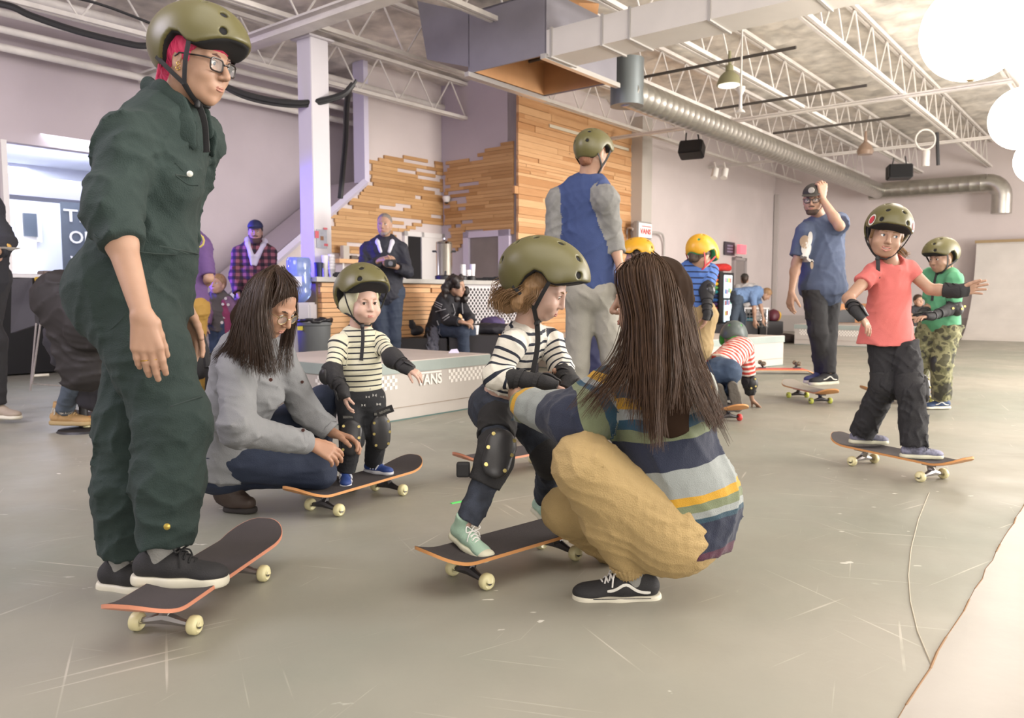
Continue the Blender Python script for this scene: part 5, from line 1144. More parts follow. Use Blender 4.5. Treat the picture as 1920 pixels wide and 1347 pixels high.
def shoe(t, J, S, fd, L=.27, upper=None, sole=None, up=(0, 0, 1), laces=None, side=None, high=False, name='shoe', h=.004, low=None, toe=None, an=None):
    """foot frame: y to the toes, z up, origin on the ground under the ankle"""
    an = an or J['an' + S]; fd = V(fd).normalized(); R = frame(fd, up); q = L / .27; U_ = R @ V((0, 0, 1)); o = an - U_ * (.075 * q if low is None else low)
    T = lambda x, y, z: o + R @ V((x * q, y * q, z * q))
    f = Fld(); 
    f.cone(T(0, -.05, .05), T(0, .03, .055), .036 * q, .040 * q, .03 * q, 0); f.cone(T(0, .03, .055), T(.0, .145, .028), .038 * q, .030 * q, .03 * q, 0, flat=R @ V((0, 0, 1)), f=.9); f.ell(T(0, .135, .034), (.043 * q, .055 * q, .026 * q), R, k=.02 * q)
    f.cone(T(0, -.038, .06), T(0, -.018, .145 if high else .092), .034 * q, .038 * q, .02 * q, 0, cut='b')
    f.half(T(0, 0, .012), R @ V((0, 0, -1)), .004)
    up_ = f.mesh(name, upper, t, h=h)
    s_ = Fld(); s_.cone(T(0, -.052, .013), T(0, .045, .013), .041 * q, .043 * q, .03 * q); s_.cone(T(0, .045, .013), T(0, .145, .013), .043 * q, .046 * q, .03 * q)
    s_.half(T(0, 0, .029), R @ V((0, 0, 1)), .004); s_.half(T(0, 0, .0), R @ V((0, 0, -1)), .004)
    s_.mesh('sole', sole, up_, h=h)
    if laces:
        mb = MB()
        for i in range(5):
            y = .055 + i * .014; z = .098 - i * .0095
            mb.tube([T(-.022, y - .004, z - .010), T(-.008, y, z), T(.008, y + .002, z), T(.022, y + .004, z - .010)], .0030 * q, 6); mb.tube([T(.022, y - .006, z - .010), T(.0, y, z + .001), T(-.022, y + .008, z - .012)], .0028 * q, 6)
        for x in (-1, 1): mb.tube(sag([T(0, .05, .102), T(x * .03, .045, .125), T(x * .042, .06, .105), T(x * .01, .056, .10)], 5), .0028 * q, 6); mb.tube(sag([T(0, .05, .1), T(x * .03, .065, .09), T(x * .04, .07, .06)], 4), .0026 * q, 6)
        mb.build('laces', laces, up_, smooth=True)
    if side:
        for x in (-1, 1):
            pts = []
            for i in range(15):
                u = i / 14; y = .085 - .135 * u; z = .046 + .026 * math.exp(-((u - .42) / .22) ** 2) - .004 * u
                p = np.array([T(x * .06, y, z)[:]], np.float32)
                for _ in range(12):                                   # slide onto the shoe's surface
                    d = f.ev(p)[0]; p[0] += -A(R @ V((x, 0, 0))) * d * .9
                pts.append(V([float(a) for a in p[0]]) + R @ V((x * .0008, 0, 0)))
            MB().tube(pts, [.0035 * q] + [.0052 * q] * 13 + [.0035 * q], 6, flat=.35, hint=R @ V((x, 0, 0))).build('side_stripe', side, up_, smooth=True)
    return up_, T
ZC = (np.array([-.16, -.12, -.085, -.062, -.035, -.01, .015, .04, .06, .09, .125, .16]), np.array([-.052, -.056, -.060, -.050, .005, .030, .026, .004, .000, .010, .024, .026]))
def helmet(t, J, m=None, s=None, pitch=0.0, off=(0, 0, 0), h=.0045, straps=True, dangle=.12, dangle_dir=None, name='helmet', holes=True, strapm=None, side=1, liner=None, hang_fwd=0.0, size=1.0, roll=0.0, back=None):
    m = m or M_olive; s = s or J['s']; R = J['R'] @ Matrix.Rotation(math.radians(pitch), 3, 'X') @ Matrix.Rotation(math.radians(roll), 3, 'Y'); c = J['head'] + J['R'] @ (V(off) * s); q = s * size
    T = lambda x, y, z: c + R @ V((x * q, y * q, z * q))
    def fld(gr, drop):
        f = Fld(); f.ell(T(0, -.010, .020), ((.108 + gr) * q, (.143 + gr) * q, (.120 + gr) * q), R, k=0); f.ell(T(0, .03, .01), ((.102 + gr) * q, (.118 + gr) * q, (.108 + gr) * q), R, k=.03 * q)
        Rn = np.array(R, dtype=np.float32); cn = A(c)
        f.p.append(dict(t='z', Rn=Rn, cn=cn, q=q, drop=drop, k=.006 * q, op='i', tg=0)); return f
    f = fld(0, 0)
    if holes:
        for x, y, z in ((-.035, .10, .088), (.035, .10, .088), (-.035, -.10, .095), (.035, -.10, .095), (-.038, .04, .13), (.038, .04, .13), (-.038, -.045, .13), (.038, -.045, .13), (-.072, .135, .045), (.072, .135, .045), (-.06, -.15, .04), (.06, -.15, .04)):
            n = V((x / .108 ** 2, (y + .01) / .143 ** 2, (z - .02) / .12 ** 2)).normalized(); rr = .0105
            f.cone(T(x - n.x * .03, y - n.y * .03, z - n.z * .03), T(x + n.x * .03, y + n.y * .03, z + n.z * .03), rr * q, rr * q, .004 * q, op='s')
    sh = f.mesh(name, m, t, h=h)
    fld(-.006, .005).mesh('helmet_liner', liner or M_liner, sh, h=max(h, .006))
    if straps:
        mb = MB(); Th = J['T']; q2 = J['s']; w_ = .0085 * s
        for x in (-1, 1):
            a_ = T(x * .100, .045, .008); b_ = Th(x * .068, .020, -.078); c_ = Th(x * .022, .040, -.122); e_ = T(x * .086, -.070, -.034)
            hn = R @ V((x, 0, 0)); mb.tube(sag([a_, a_.lerp(b_, .5) + hn * .006 * s, b_], 5), w_, 6, flat=.3, hint=hn); mb.tube(sag([e_, e_.lerp(b_, .55) + hn * .004 * s, b_], 5), w_ * .9, 6, flat=.3, hint=hn); mb.tube(sag([b_, b_.lerp(c_, .5) + hn * .004, c_], 5), w_ * 1.1, 6, flat=.45, hint=hn)
        b1 = Th(side * .022, .040, -.122); mb.tube([Th(-.024, .040, -.122), Th(.024, .040, -.122)], w_ * 1.2, 6, flat=.5, hint=(0, 0, 1))
        st = mb.build('strap', strapm or M_strap, sh, smooth=True)
        f = Fld(); f.box(b1, (.022 * s, .018 * s, .03 * s), R, .004, .002); f.mesh('buckle', M_black, sh, h=.004)
        if dangle:
            dd = V(dangle_dir) if dangle_dir is not None else V((0, 0, -1)); p = b1; fr_ = R @ V((0, 1, 0))
            MB().tube(sag([p, p + dd * dangle * .4 + fr_ * (.012 + hang_fwd), p + dd * dangle + fr_ * (.004 + hang_fwd)], 6), [.0115 * s] * 12 + [.0135 * s], 6, flat=.22, hint=(.3, 1, 0)).build('strap_end', strapm or M_strap, sh, smooth=True)
    return sh, T
def _d1z(s, q, X, _o=Fld.d1):
    if q['t'] == 'z':
        w = (X - q['cn']) @ q['Rn'] / q['q']; return ((np.interp(w[:, 1], *ZC) - q['drop'] - w[:, 2]) * q['q'] * .8).astype(np.float32)
    return _o(s, q, X)
Fld.d1 = _d1z
def strands(name, guides, m, parent, n=400, jit=.012, r=.0016, seed=1, taper=True, clump=.35, sides=3):
    """locks of hair: each follows a blend of neighbouring guide curves (lists of points of equal length)"""
    rs = np.random.RandomState(seed); Gs = np.array([[list(p) for p in g] for g in guides]); ng = len(Gs); K = Gs.shape[1]; vs, fs = [], []
    nl = max(6, n // (26 if n > 2000 else 12)); lock = [(rs.uniform(0, ng - 1), rs.normal(size=3) * jit, rs.normal(size=(K, 3)) * jit * .25) for _ in range(nl)]
    for i in range(n):
        L = lock[rs.randint(nl)]; a = np.clip(L[0] + rs.normal() * .25, 0, ng - 1.0001); i0 = int(a); t_ = a - i0; g = Gs[i0] * (1 - t_) + Gs[i0 + 1 if i0 + 1 < ng else i0] * t_
        w = np.linspace(0, 1, K)[:, None]; g = g + L[1] * (.35 + .65 * w) + L[2] * w + rs.normal(size=3) * jit * clump + np.cumsum(rs.normal(size=(K, 3)), 0) * jit * .10
        cut = K if rs.rand() > .5 else max(4, int(K * rs.uniform(.6, 1))); g = g + np.outer(np.sin(np.linspace(0, 7, K) + L[1][0] * 400), L[1][::-1]) * .5 * w
        g = g[:cut]; kk = len(g); g2 = np.array([p[:] for p in sag([V(p) for p in g], 3)]); kk = len(g2)
        tn = np.gradient(g2, axis=0); tn /= np.linalg.norm(tn, axis=1)[:, None] + 1e-9; ref = np.array([.3, .9, .2]); a1 = np.cross(tn, ref); a1 /= np.linalg.norm(a1, axis=1)[:, None] + 1e-9; a2 = np.cross(tn, a1)
        rr = r * (1 - .75 * np.linspace(0, 1, kk) ** 2)[:, None] * rs.uniform(.7, 1.3) if taper else np.full((kk, 1), r); b = sum(len(x) for x in vs)
        ring = [g2 + rr * (a1 * math.cos(2 * PI * q / sides) + a2 * math.sin(2 * PI * q / sides)) for q in range(sides)]; vs.append(np.stack(ring, 1).reshape(-1, 3))
        for j in range(kk - 1):
            for q in range(sides): p0 = b + j * sides + q; p1 = b + j * sides + (q + 1) % sides; fs.append((p0, p1, p1 + sides, p0 + sides))
    me = bpy.data.meshes.new(name); me.from_pydata(np.concatenate(vs).tolist(), [], fs); return link_mesh(name, me, m, parent, True)
def hair_cap(t, J, m, s=None, grow=.008, line=.045, back=-.06, h=.005, name='hair', extra=None, wr=None, sideburn=-.02):
    """short hair hugging the skull: hairline at the brow, lower behind"""
    s = s or J['s']; R = J['R']; c = J['head']; T = J['T']; f = Fld()
    f.ell(T(0, -.018, .032), ((.077 + grow) * s, (.094 + grow) * s, (.087 + grow) * s), R, k=.01)
    f.cone(T(0, -.065, -.01), T(0, -.058, back), .052 * s, .042 * s, .03 * s)
    if extra: extra(f, T)
    f.half(T(0, .058, line), R @ V((0, .8, -.62)), .006); f.half(T(0, 0, back - .02), R @ V((0, .25, -1)), .01)
    f.cone(T(-.1, .055, sideburn - .03), T(.1, .055, sideburn - .03), .045 * s, .045 * s, .012 * s, op='s'); 
    return f.mesh(name, m, t, h=h, wr=wr or folds(.004, 45, 3))
def glasses(t, J, m, s=None, w=.05, hgt=.036, kind='rect', off=0.0, r=.0019, lens=True):
    s = s or J['s']; T = J['T']; g = MB(); l = MB()
    for x in (-1, 1):
        pts = []
        for i in range(21):
            a = 2 * PI * i / 20; ca, sa = math.cos(a), math.sin(a); e = .55 if kind == 'rect' else 1.0
            px_ = x * .0335 + w / 2 * math.copysign(abs(ca) ** e, ca); pz = off - .004 + hgt / 2 * math.copysign(abs(sa) ** e, sa)
            pts.append(T(px_, .098 - abs(px_) * .16, pz))
        g.tube(pts, r * s, 6, cap=False); l.add(pts[:-1], [tuple(range(20))])
        g.tube([T(x * .058, .089, off + .008), T(x * .072, .07, off + .008), T(x * .082, .0, off + .006), T(x * .080, -.015, off - .006)], r * .95 * s, 6)
    g.tube([T(-.010, .099, off + .002), T(0, .101, off + .004), T(.010, .099, off + .002)], r * s, 6)
    o = g.build('glasses', m, t, smooth=True)
    if lens: l.build('lens', mat('glass_lens', 'f4f4f4', .02, alpha=.14, spec=.6), o)
    return o
def knee_pad(t, J, S, k, front, cloth=None, shell=None, r=.062, name='knee_pad', rivets=True, a='hip', b='kn', c='an', h=.005, sz=1.0, tab=False):
    kn = J[b + S]; u1 = (J[a + S] - kn).normalized(); u2 = (J[c + S] - kn).normalized(); fr = V(front); ax = (u1 - u2).normalized(); fr = (fr - ax * fr.dot(ax)).normalized(); R = frame(fr, ax)
    f = Fld(); f.cone(kn, kn + u1 * .085 * k * sz, (r + .006) * k, (r + .008) * k, .02, cut='b'); f.cone(kn, kn + u2 * .085 * k * sz, (r + .006) * k, (r - .004) * k, .02, cut='b')
    o = f.mesh(name, cloth or M_pad, t, h=h, wr=folds(.003, 30, 5))
    f = Fld(); c0 = kn + fr * (r - .004) * k
    f.ell(c0 + ax * .025 * k * sz, (.050 * k * sz, .034 * k, .058 * k * sz), R, k=.02); f.ell(c0 - ax * .03 * k * sz + fr * -.004 * k, (.046 * k * sz, .032 * k, .055 * k * sz), R, k=.02); f.mesh('pad_shell', shell or M_cap, o, h=h)
    if rivets:
        mb = MB(); rt = R @ V((1, 0, 0))
        for x, z in ((-.034, .05), (.034, .05), (-.038, -.0), (.038, 0), (-.030, -.055), (.030, -.055)):
            p = np.array([(c0 + rt * x * k * sz + ax * z * k * sz + fr * .06)[:]], np.float32)
            for _ in range(14): p[0] -= A(fr) * f.ev(p)[0] * .9
            q = V([float(v) for v in p[0]]); MB().tube([q - fr * .002, q + fr * .0024], .0065 * k * sz, 10).build('rivet', M_gold, o)
    return o
def wrist_guard(t, J, S, k, hd, palm, r=.036, a0=.45, name='wrist_guard', h=.005, hand=.065, top=None, r1=None):
    el, wr = J['el' + S], J['wr' + S]; d = V(hd).normalized(); pl = V(palm); pl = (pl - d * pl.dot(d)).normalized(); st = el.lerp(wr, a0); f = Fld()
    f.cone(st, wr, (r1 or r + .012) * k, (r) * k, .02, cut='a', flat=pl, f=.85); f.cone(wr, wr + d * hand * k, r * k, (r + .012) * k, .02, cut='b', flat=pl, f=.62)
    o = f.mesh(name, M_pad, t, h=h, wr=folds(.003, 34, 9))
    b = Fld(); bk = -pl; b.chain([wr - (wr - st).normalized() * .05 * k + bk * (r) * k, wr + bk * (r + .003) * k, wr + d * .05 * k + bk * (r - .004) * k], [.016 * k, .018 * k, .020 * k], .01, flat=pl, f=.4); b.mesh('splint', M_cap, o, h=h * .9)
    mb = MB()
    for tt in (.35, .8):
        c = st.lerp(wr, tt); ax = (wr - st).normalized(); R = frame(pl, ax); rr = ((r1 or r + .012) * (1 - tt) + r * tt) * k + .003
        mb.tube([c + R @ V((rr * math.cos(q * PI / 9), rr * .85 * math.sin(q * PI / 9), 0)) for q in range(19)], .011 * k, 6, flat=.25 if False else 1.0, cap=False) if False else None
        ring = [[c + ax * z * k + R @ V(((rr + e) * math.cos(q * PI / 10), (rr * .87 + e) * math.sin(q * PI / 10), 0)) for q in range(20)] for z, e in ((-.012, -.001), (-.012, .0025), (.012, .0025), (.012, -.001))]
        mb.loft(ring, True, False)
    mb.build('velcro_strap', M_strap, o, smooth=False); return o
# ------------------------------------------------------------------ 1. woman in the green jumpsuit
M_suit = mat('green_cotton', '22312e', .85, bump=.35, bscale=260, var=.10, vscale=5); M_socks = mat('grey_sock', '8b8a86', .9, bump=.4, bscale=200)
M_vblk = mat('black_suede', '262527', .75, bump=.25, bscale=300); M_vsole = mat('white_rubber', 'cfcab8', .55, var=.06, vscale=20); M_lacek = mat('black_lace', '19191b', .8); M_lacew = mat('white_lace', 'e6e4e0', .8)
M_pink = mat('pink_hair', 'c8315c', .5, bump=.6, bscale=140, var=.3, vscale=50, stretch=(1, 1, .2)); M_brass = mat('brass_snap', 'b8a050', .3, metal=.8)
def woman1():
    H = 1.70
    J = pose('jumpsuit', H, dict(neck=(318, 212, 2.42), pel=(248, 535, 2.42), face=82, pface=80, shR=(238, 262, '-'), elR=(212, 402, 2.16), wrR=(266, 588, 2.05), elL=(322, 420, '+'), wrL=(350, 585, 2.62),
        knR=(326, 790, 2.30), anR=(305, 1046, 2.24), knL=(244, 795, 2.48), anL=(232, 1064, 2.46), head=(371, 116, 2.40), hy=74, hp=12))
    t = person('woman in dark green jumpsuit and olive helmet, standing with one foot on a skateboard', H, J, M_skin, 1.0, 0, M_irisb, mat('brow_brown', '6a4a40', .7), M_lipm, gaze=(-.1, 1, -.25), hh=.0032, base=V((-1.15, 2.4, 0)),
        hands=dict(R=dict(d=(.10, .02, -1), palm=(-.25, 1, 0), curl=(.20, .20, .24, .3), s=1.06, spread=.015, thumb=.1, tcurl=.9), L=dict(d=(.25, -.1, -1), palm=(-.3, -1, 0), curl=(.2, .25, .3, .3))))
    k = J['k']; tf, up, rt = J['tf'], J['up'], J['rt']
    f = Fld(); torso_prims(f, J, k, .012, chest=.150, waist=.135, hipw=.16, flat=.80, sh=.06)
    ch = J['neck'].lerp(J['pel'], .38); f.ell(ch + tf * .065 - rt * -.03, (.085, .075, .085), k=.06); f.ell(ch + tf * .06 + rt * .07, (.08, .075, .08), k=.06)
    f.ell(J['pel'].lerp(J['neck'], .22) + tf * .045, (.12, .13, .11), k=.08)                       # soft belly over the seam
    e = sleeve(f, J, 'R', k, .016, (.066, .060, .052), .66, 1); el, wr = J['elR'], J['wrR']; ax = (wr - el).normalized()
    f.cone(el.lerp(wr, .17), el.lerp(wr, .33), .066, .062, .008, 1, cut='ab'); f.ell(el + V((-.012, 0, .035)), (.070, .070, .06), k=.04, tg=1)
    sleeve(f, J, 'L', k, .016, (.066, .060, .052), .66, 1)
    pe = J['pel']; f.ell(pe - J['pf'] * .05 + J['prt'] * .07 + V((0, 0, -.05)), (.105, .11, .125), k=.08); f.ell(pe - J['pf'] * .05 - J['prt'] * .07 + V((0, 0, -.05)), (.115, .115, .125), k=.08)
    f.ell(pe + J['pf'] * .03 + V((0, 0, -.03)), (.14, .15, .13), k=.06)
    for S in 'RL':
        hp, kn, an = J['hip' + S], J['kn' + S], J['an' + S]; m1 = hp.lerp(kn, .5) + J['pf'] * .02; m2 = kn.lerp(an, .45); e2 = kn.lerp(an, .93)
        f.chain([hp, m1, kn, m2], [.125, .118, .107, .105], .045, 2); f.cone(m2, e2, .105, .082, .03, 2, cut='b')
    f.ell(J['neck'] - up * .03 - tf * .02, (.10, .085, .05), k=.03); f.cone(J['neck'] - up * .02, J['neck'] + up * .045 + tf * .005, .085, .070, .02, 0, cut='b')
    bigf = folds(.0105, 6.2, 11, (1, 1, .8)); smf = folds(.0042, 15, 4)
    def wr_(X):
        w = np.clip((.62 - np.abs(X[:, 2] - .25)) * 0 + 1, 0, 1); return bigf(X) * w + smf(X)
    suit = f.mesh('jumpsuit', M_suit, t, h=.0062, wr=wr_, relax=2)
    # collar flaps, pocket, cuffs, seams
    T = J['T']; nk = J['neck']; cf = Fld()
    bc = nk + up * .03
    P0 = lambda x, y, z: bc + rt * x + tf * y + up * z
    cf.chain([P0(0, -.075, .02), P0(.055, -.05, .025), P0(.078, .005, .02), P0(.066, .06, -.01), P0(.045, .105, -.055)], [.018, .021, .023, .026, .022], .012, flat=rt, f=.33)
    cf.chain([P0(0, -.075, .02), P0(-.055, -.05, .025), P0(-.078, .005, .02), P0(-.066, .06, -.01), P0(-.045, .105, -.055)], [.018, .021, .023, .026, .022], .012, flat=rt, f=.33)
    cf.chain([P0(.066, .05, -.02), P0(.075, .095, -.075), P0(.055, .13, -.115)], [.03, .036, .012], .01, flat=(rt + tf * .4), f=.28)
    cf.chain([P0(-.066, .05, -.02), P0(-.075, .095, -.075), P0(-.055, .13, -.115)], [.03, .036, .012], .01, flat=(rt * -1 + tf * .4), f=.28)
    cf.mesh('collar', M_suit, suit, h=.0045)
    def onsuit(p, d): return press(f, p, d, extra=wr_)
    def seam(pts, d, r=.0022, name='seam', m=M_suit, par=suit): MB().tube([q + V((0, r * .3, 0)) for q in sag([onsuit(p, d) for p in sag(pts, 3)], 3)], r, 5).build(name, m, par, smooth=True)
    M_sm = mat('dark_seam', '23302d', .9); nr = rt * .45
    seam([P(302, 295, 2.2), P(320, 318, 2.2), P(350, 345, 2.2), P(372, 348, 2.2)], (0, 1, 0), .0022, 'pocket_flap_edge', M_sm)
    seam([P(196, 500, 2.15), P(200, 560, 2.1), P(190, 600, 2.1), P(160, 625, 2.1), P(140, 612, 2.1)], (0, 1, 0), .002, 'pocket_seam', M_sm)
    seam([P(175, 438, 2.1), P(240, 470, 2.1), P(300, 462, 2.1), P(355, 478, 2.15)], (0, 1, 0), .0022, 'waist_seam', M_sm)
    seam([P(295, 770, 2.0), P(380, 745, 2.0)], (0, 1, 0), .002, 'knee_seam', M_sm)
    def snap(p, m=M_brass, r=.0085, name='snap'):
        q = onsuit(p, (0, 1, 0)); MB().lathe([(.0001, -.003), (r, -.002), (r, .001), (r * .5, .0035), (.0001, .004)], q, 14, M=V((0, -1, .1)).to_track_quat('Z', 'Y').to_matrix()).build(name, m, suit, smooth=True)
    snap(P(356, 326, 2.1), mat('pearl_snap', 'cfcfc6', .2), .008); snap(P(209, 1001, 2.2)); snap(P(313, 988, 2.0))
    for S, fd, m in (('R', dirv(86), 0), ('L', dirv(78), 0)):
        shoe(t, J, S, fd, .275, M_vblk, M_vsole, laces=M_lacek, name='shoe', h=.004)
        an = J['an' + S]; g = Fld(); g.cone(an + V((0, 0, -.01)), an + V((0, 0, .07)), .041, .045, .01, cut='b'); g.mesh('sock', M_socks, t, h=.005, wr=folds(.002, 40, 6))
    hair_cap(t, J, M_pink, grow=.010, back=-.088, line=.05, sideburn=-.045, h=.004, wr=folds(.004, 55, 3), extra=lambda f_, T_: (f_.cone(T_(0, -.062, -.04), T_(0, -.082, -.10), .056, .046, .03)))
    f_ = Fld(); T_ = J['T']; f_.ell(T_(0, .040, .052), (.074, .052, .032), J['R'], k=.01); f_.cone(T_(.07, .02, .03), T_(.071, .018, -.012), .013, .009, .02); f_.cone(T_(-.07, .02, .03), T_(-.071, .018, -.012), .013, .009, .02); f_.mesh('fringe', M_pink, t, h=.004, wr=folds(.004, 70, 5))
    c = J['head']; gl = []
    for i in range(12):
        a = -1.25 + 2.5 * i / 11; gl.append([T(.078 * math.sin(a), -.02 - .055 * math.cos(a) - .02, -.02 + .004 * j_ - .024 * j_) + V((0, 0, 0)) for j_ in range(5)])
    strands('nape_locks', gl, M_pink, t, n=260, jit=.008, r=.0013, seed=3)
    helmet(t, J, pitch=7, off=(0, 0, .026), size=1.05, h=.004, dangle=.14, dangle_dir=(.12, 0, -1), side=1)
    glasses(t, J, mat('tortoise_frame', '2b2220', .3), hgt=.036, w=.046, off=-.002, r=.0026)
    mb = MB()
    for dz, r in ((-.034, .006), (-.022, .005)): 
        cc = T(.083, .002, dz); mb.tube([cc + V((r * math.cos(a * PI / 6) * 1.0, 0, r * math.sin(a * PI / 6) - r)) for a in range(13)], .0011, 5)
    mb.build('earrings', mat('gold_ring', 'c9a85a', .2, metal=1), t)
    wr_p = J['wrR']; d = V((.10, .02, -1)).normalized(); palm = V((-.25, 1, 0)); palm = (palm - d * palm.dot(d)).normalized(); th = d.cross(palm)
    for i, off in ((2, -.009), (1, .010)):
        p = wr_p + d * (.088 + .024 + .006) * 1.04 + th * off * 1.15 + palm * .006; ring = []
        MB().tube([p + th * .0102 * math.cos(a * PI / 8) - palm * .0102 * math.sin(a * PI / 8) for a in range(17)], .0016, 6).build('finger_ring', mat('gold_ring'), t, smooth=True)
    return t
# ------------------------------------------------------------------ 2. kneeling woman in the grey shirt
M_chamb = mat('grey_chambray', '7d7e80', .85, bump=.3, bscale=320, var=.08, vscale=6); M_jean = mat('dark_denim', '232c40', .8, bump=.3, bscale=320, var=.12, vscale=6); M_boot = mat('brown_boot', '3d3029', .6, bump=.2, bscale=60, var=.12, vscale=14); M_bsole = mat('dark_sole', '2a2523', .8)
def woman2():
    H = 1.66
    J = pose('kneeling', H, dict(neck=(462, 648, 3.22), pel=(432, 850, 3.36), face=78, pface=72, shR=(446, 690, '-'), elR=(446, 805, '-'), wrR=(582, 832, 3.16), shL=(520, 668, 3.4), elL=(575, 770, 3.42), wrL=(622, 812, 3.42),
        knR=(598, 886, 3.36), anR=(450, 897, 3.40), knL=(606, 752, 3.62), anL=(596, 890, 3.75), head=(513, 572, 3.08), hy=66, hp=34))
    t = person('woman with glasses and long brown hair in grey shirt, kneeling beside the toddler', H, J, M_skin2, .97, 0, M_iris, M_hairb, M_lipm, gaze=(0, 1, -.5), hh=.0036, base=V((-1.15, 3.4, 0)),
        hands=dict(R=dict(d=(.8, .25, -.45), palm=(-.2, .7, -.7), curl=(.35, .4, .45, .5)), L=dict(d=(.8, .0, -.25), palm=(.1, -.4, -1), curl=(.5, .5, .5, .5))))
    k = J['k']; f = Fld(); torso_prims(f, J, k, .012, chest=.155, waist=.145, hipw=.165, flat=.74, sh=.06); f.ell(J['neck'].lerp(J['pel'], .4) + J['tf'] * .06, (.13, .11, .10), k=.07)
    f.cone(J['pel'], J['pel'] - J['up'] * .05, .185, .20, .04, 0, flat=J['pf'], f=.8, cut='b')
    for S in 'RL': sleeve(f, J, S, k, .014, (.064, .056, .043), .93, 1)
    wf = folds(.008, 8, 21); wg = folds(.003, 24, 22)
    sh = f.mesh('shirt', M_chamb, t, h=.0072, wr=lambda X: wf(X) + wg(X))
    for S in 'RL':
        el, wr = J['el' + S], J['wr' + S]; g = Fld(); g.cone(el.lerp(wr, .76), el.lerp(wr, .95), .052, .048, .01, cut='ab'); g.mesh('cuff', M_chamb, sh, h=.006)
    g = Fld(); nk, up, tf, rt = J['neck'], J['up'], J['tf'], J['rt']
    g.chain([nk + up * .03 - tf * .06, nk + up * .03 + rt * .065, nk + tf * .07 + rt * .05 - up * .02, nk + tf * .10 + rt * .01 - up * .07], [.02, .022, .024, .012], .01, flat=rt, f=.4); g.chain([nk + up * .03 - tf * .06, nk + up * .03 - rt * .065, nk + tf * .07 - rt * .05 - up * .02], [.02, .022, .02], .01, flat=rt, f=.4); g.mesh('collar', M_chamb, sh, h=.006)
    mb = MB()
    for px, py in ((509, 712), (505, 742), (545, 822)): 
        c = press(f, P(px, py, 2.9), (0, 1, 0)) - V((0, .006, 0)); MB().tube([c, c - V((0, .004, 0))], .007, 10).build('button', mat('brown_button', '4a2c26', .4), sh)
    def ex(f_): f_.ell(J['pel'] - J['pf'] * .06 + V((0, 0, -.05)), (.16, .15, .13), k=.06)
    trousers(t, J, k, M_jean, .008, .0075, (.095, .066, .06, .045), .9, 'jeans', (.005, 13, 5), extra=ex)
    an = J['anR']; d = V((.35, .05, -.95)).normalized()
    Yb = 3.36; g = Fld(); g.cone(P(436, 884, Yb), P(428, 918, Yb), .068, .058, .03); g.cone(P(418, 890, Yb), P(424, 930, Yb), .045, .045, .03); g.cone(P(428, 918, Yb), P(444, 940, Yb - .02), .056, .042, .03); g.cone(P(444, 940, Yb - .02), P(466, 944, Yb - .03), .042, .034, .03); g.half((0, 0, .022), (0, 0, -1), .004)
    bo_ = g.mesh('boot', M_boot, t, h=.0055, wr=folds(.005, 16, 6)); g = Fld(); g.cone(P(438, 957, Yb), P(466, 957, Yb - .03), .045, .038, .02); g.half((0, 0, .026), (0, 0, 1), .003); g.half((0, 0, .001), (0, 0, -1), .003); g.chain([P(436, 952, Yb), P(412, 925, Yb), P(402, 885, Yb)], [.014, .02, .018], .01); g.mesh('sole', M_bsole, bo_, h=.0055)
    shoe(t, J, 'L', dirv(80), .27, M_boot, M_bsole, name='boot', h=.007)
    T = J['T']; s = J['s']
    f = Fld(); R = J['R']; f.ell(T(0, -.022, .034), (.089 * s, .108 * s, .098 * s), R, k=.01); f.cone(T(.0, -.06, .0), T(.01, -.085, -.12), .075, .06, .04); f.cone(T(.072, -.02, -.01), T(.085, -.035, -.13), .032, .028, .03); f.cone(T(-.075, .0, -.01), T(-.08, -.01, -.13), .028, .024, .03)
    f.ell(T(0, .105, -.012), (.078 * s, .085 * s, .105 * s), R, k=.012, op='s'); f.mesh('hair', mat('hair_under', '2c1f16', .85, spec=.1), t, h=.005, wr=folds(.004, 40, 8))
    Yh = 3.0
    def gp(pts): return [P(x, y, Y) for x, y, Y in pts]
    gs = [gp(((512, 505, 3.12), (470, 535, 3.06), (448, 590, 3.04), (428, 640, 3.06), (398, 672, 3.10))), gp(((512, 505, 3.12), (475, 535, 3.02), (455, 595, 2.99), (440, 645, 2.99), (420, 680, 3.02))), gp(((515, 503, 3.12), (480, 530, 2.99), (466, 600, 2.96), (462, 650, 2.95), (458, 688, 2.97))),
          gp(((518, 503, 3.12), (494, 528, 2.97), (482, 600, 2.94), (487, 650, 2.93), (492, 700, 2.94))), gp(((520, 503, 3.11), (502, 528, 2.96), (496, 590, 2.93), (504, 650, 2.92), (516, 706, 2.93)))]
    strands('hair_locks', gs, M_hairb, t, n=1900, jit=.011, r=.0012, seed=4)
    gs = [gp(((528, 503, 3.12), (546, 530, 3.16), (552, 580, 3.22), (542, 640, 3.24), (530, 690, 3.22))), gp(((528, 503, 3.14), (540, 528, 3.2), (544, 590, 3.26), (536, 650, 3.26), (540, 695, 3.24)))]
    strands('far_locks', gs, M_hairb, t, n=200, jit=.010, r=.0016, seed=9)
    gs = [gp(((515, 505, 3.12), (535, 510, 3.03), (550, 522, 3.0), (560, 534, 2.98), (564, 548, 2.99))), gp(((510, 505, 3.12), (520, 512, 3.01), (524, 530, 2.97), (518, 552, 2.95), (506, 580, 2.94)))]
    strands('fringe', gs, M_hairb, t, n=200, jit=.006, r=.0015, seed=12)
    glasses(t, J, mat('gold_wire', '9a8560', .3, metal=.7), kind='round', w=.046, hgt=.038, off=-.006, r=.0017)
    el, wr = J['elL'], J['wrL']; c = el.lerp(wr, .96)
    return t
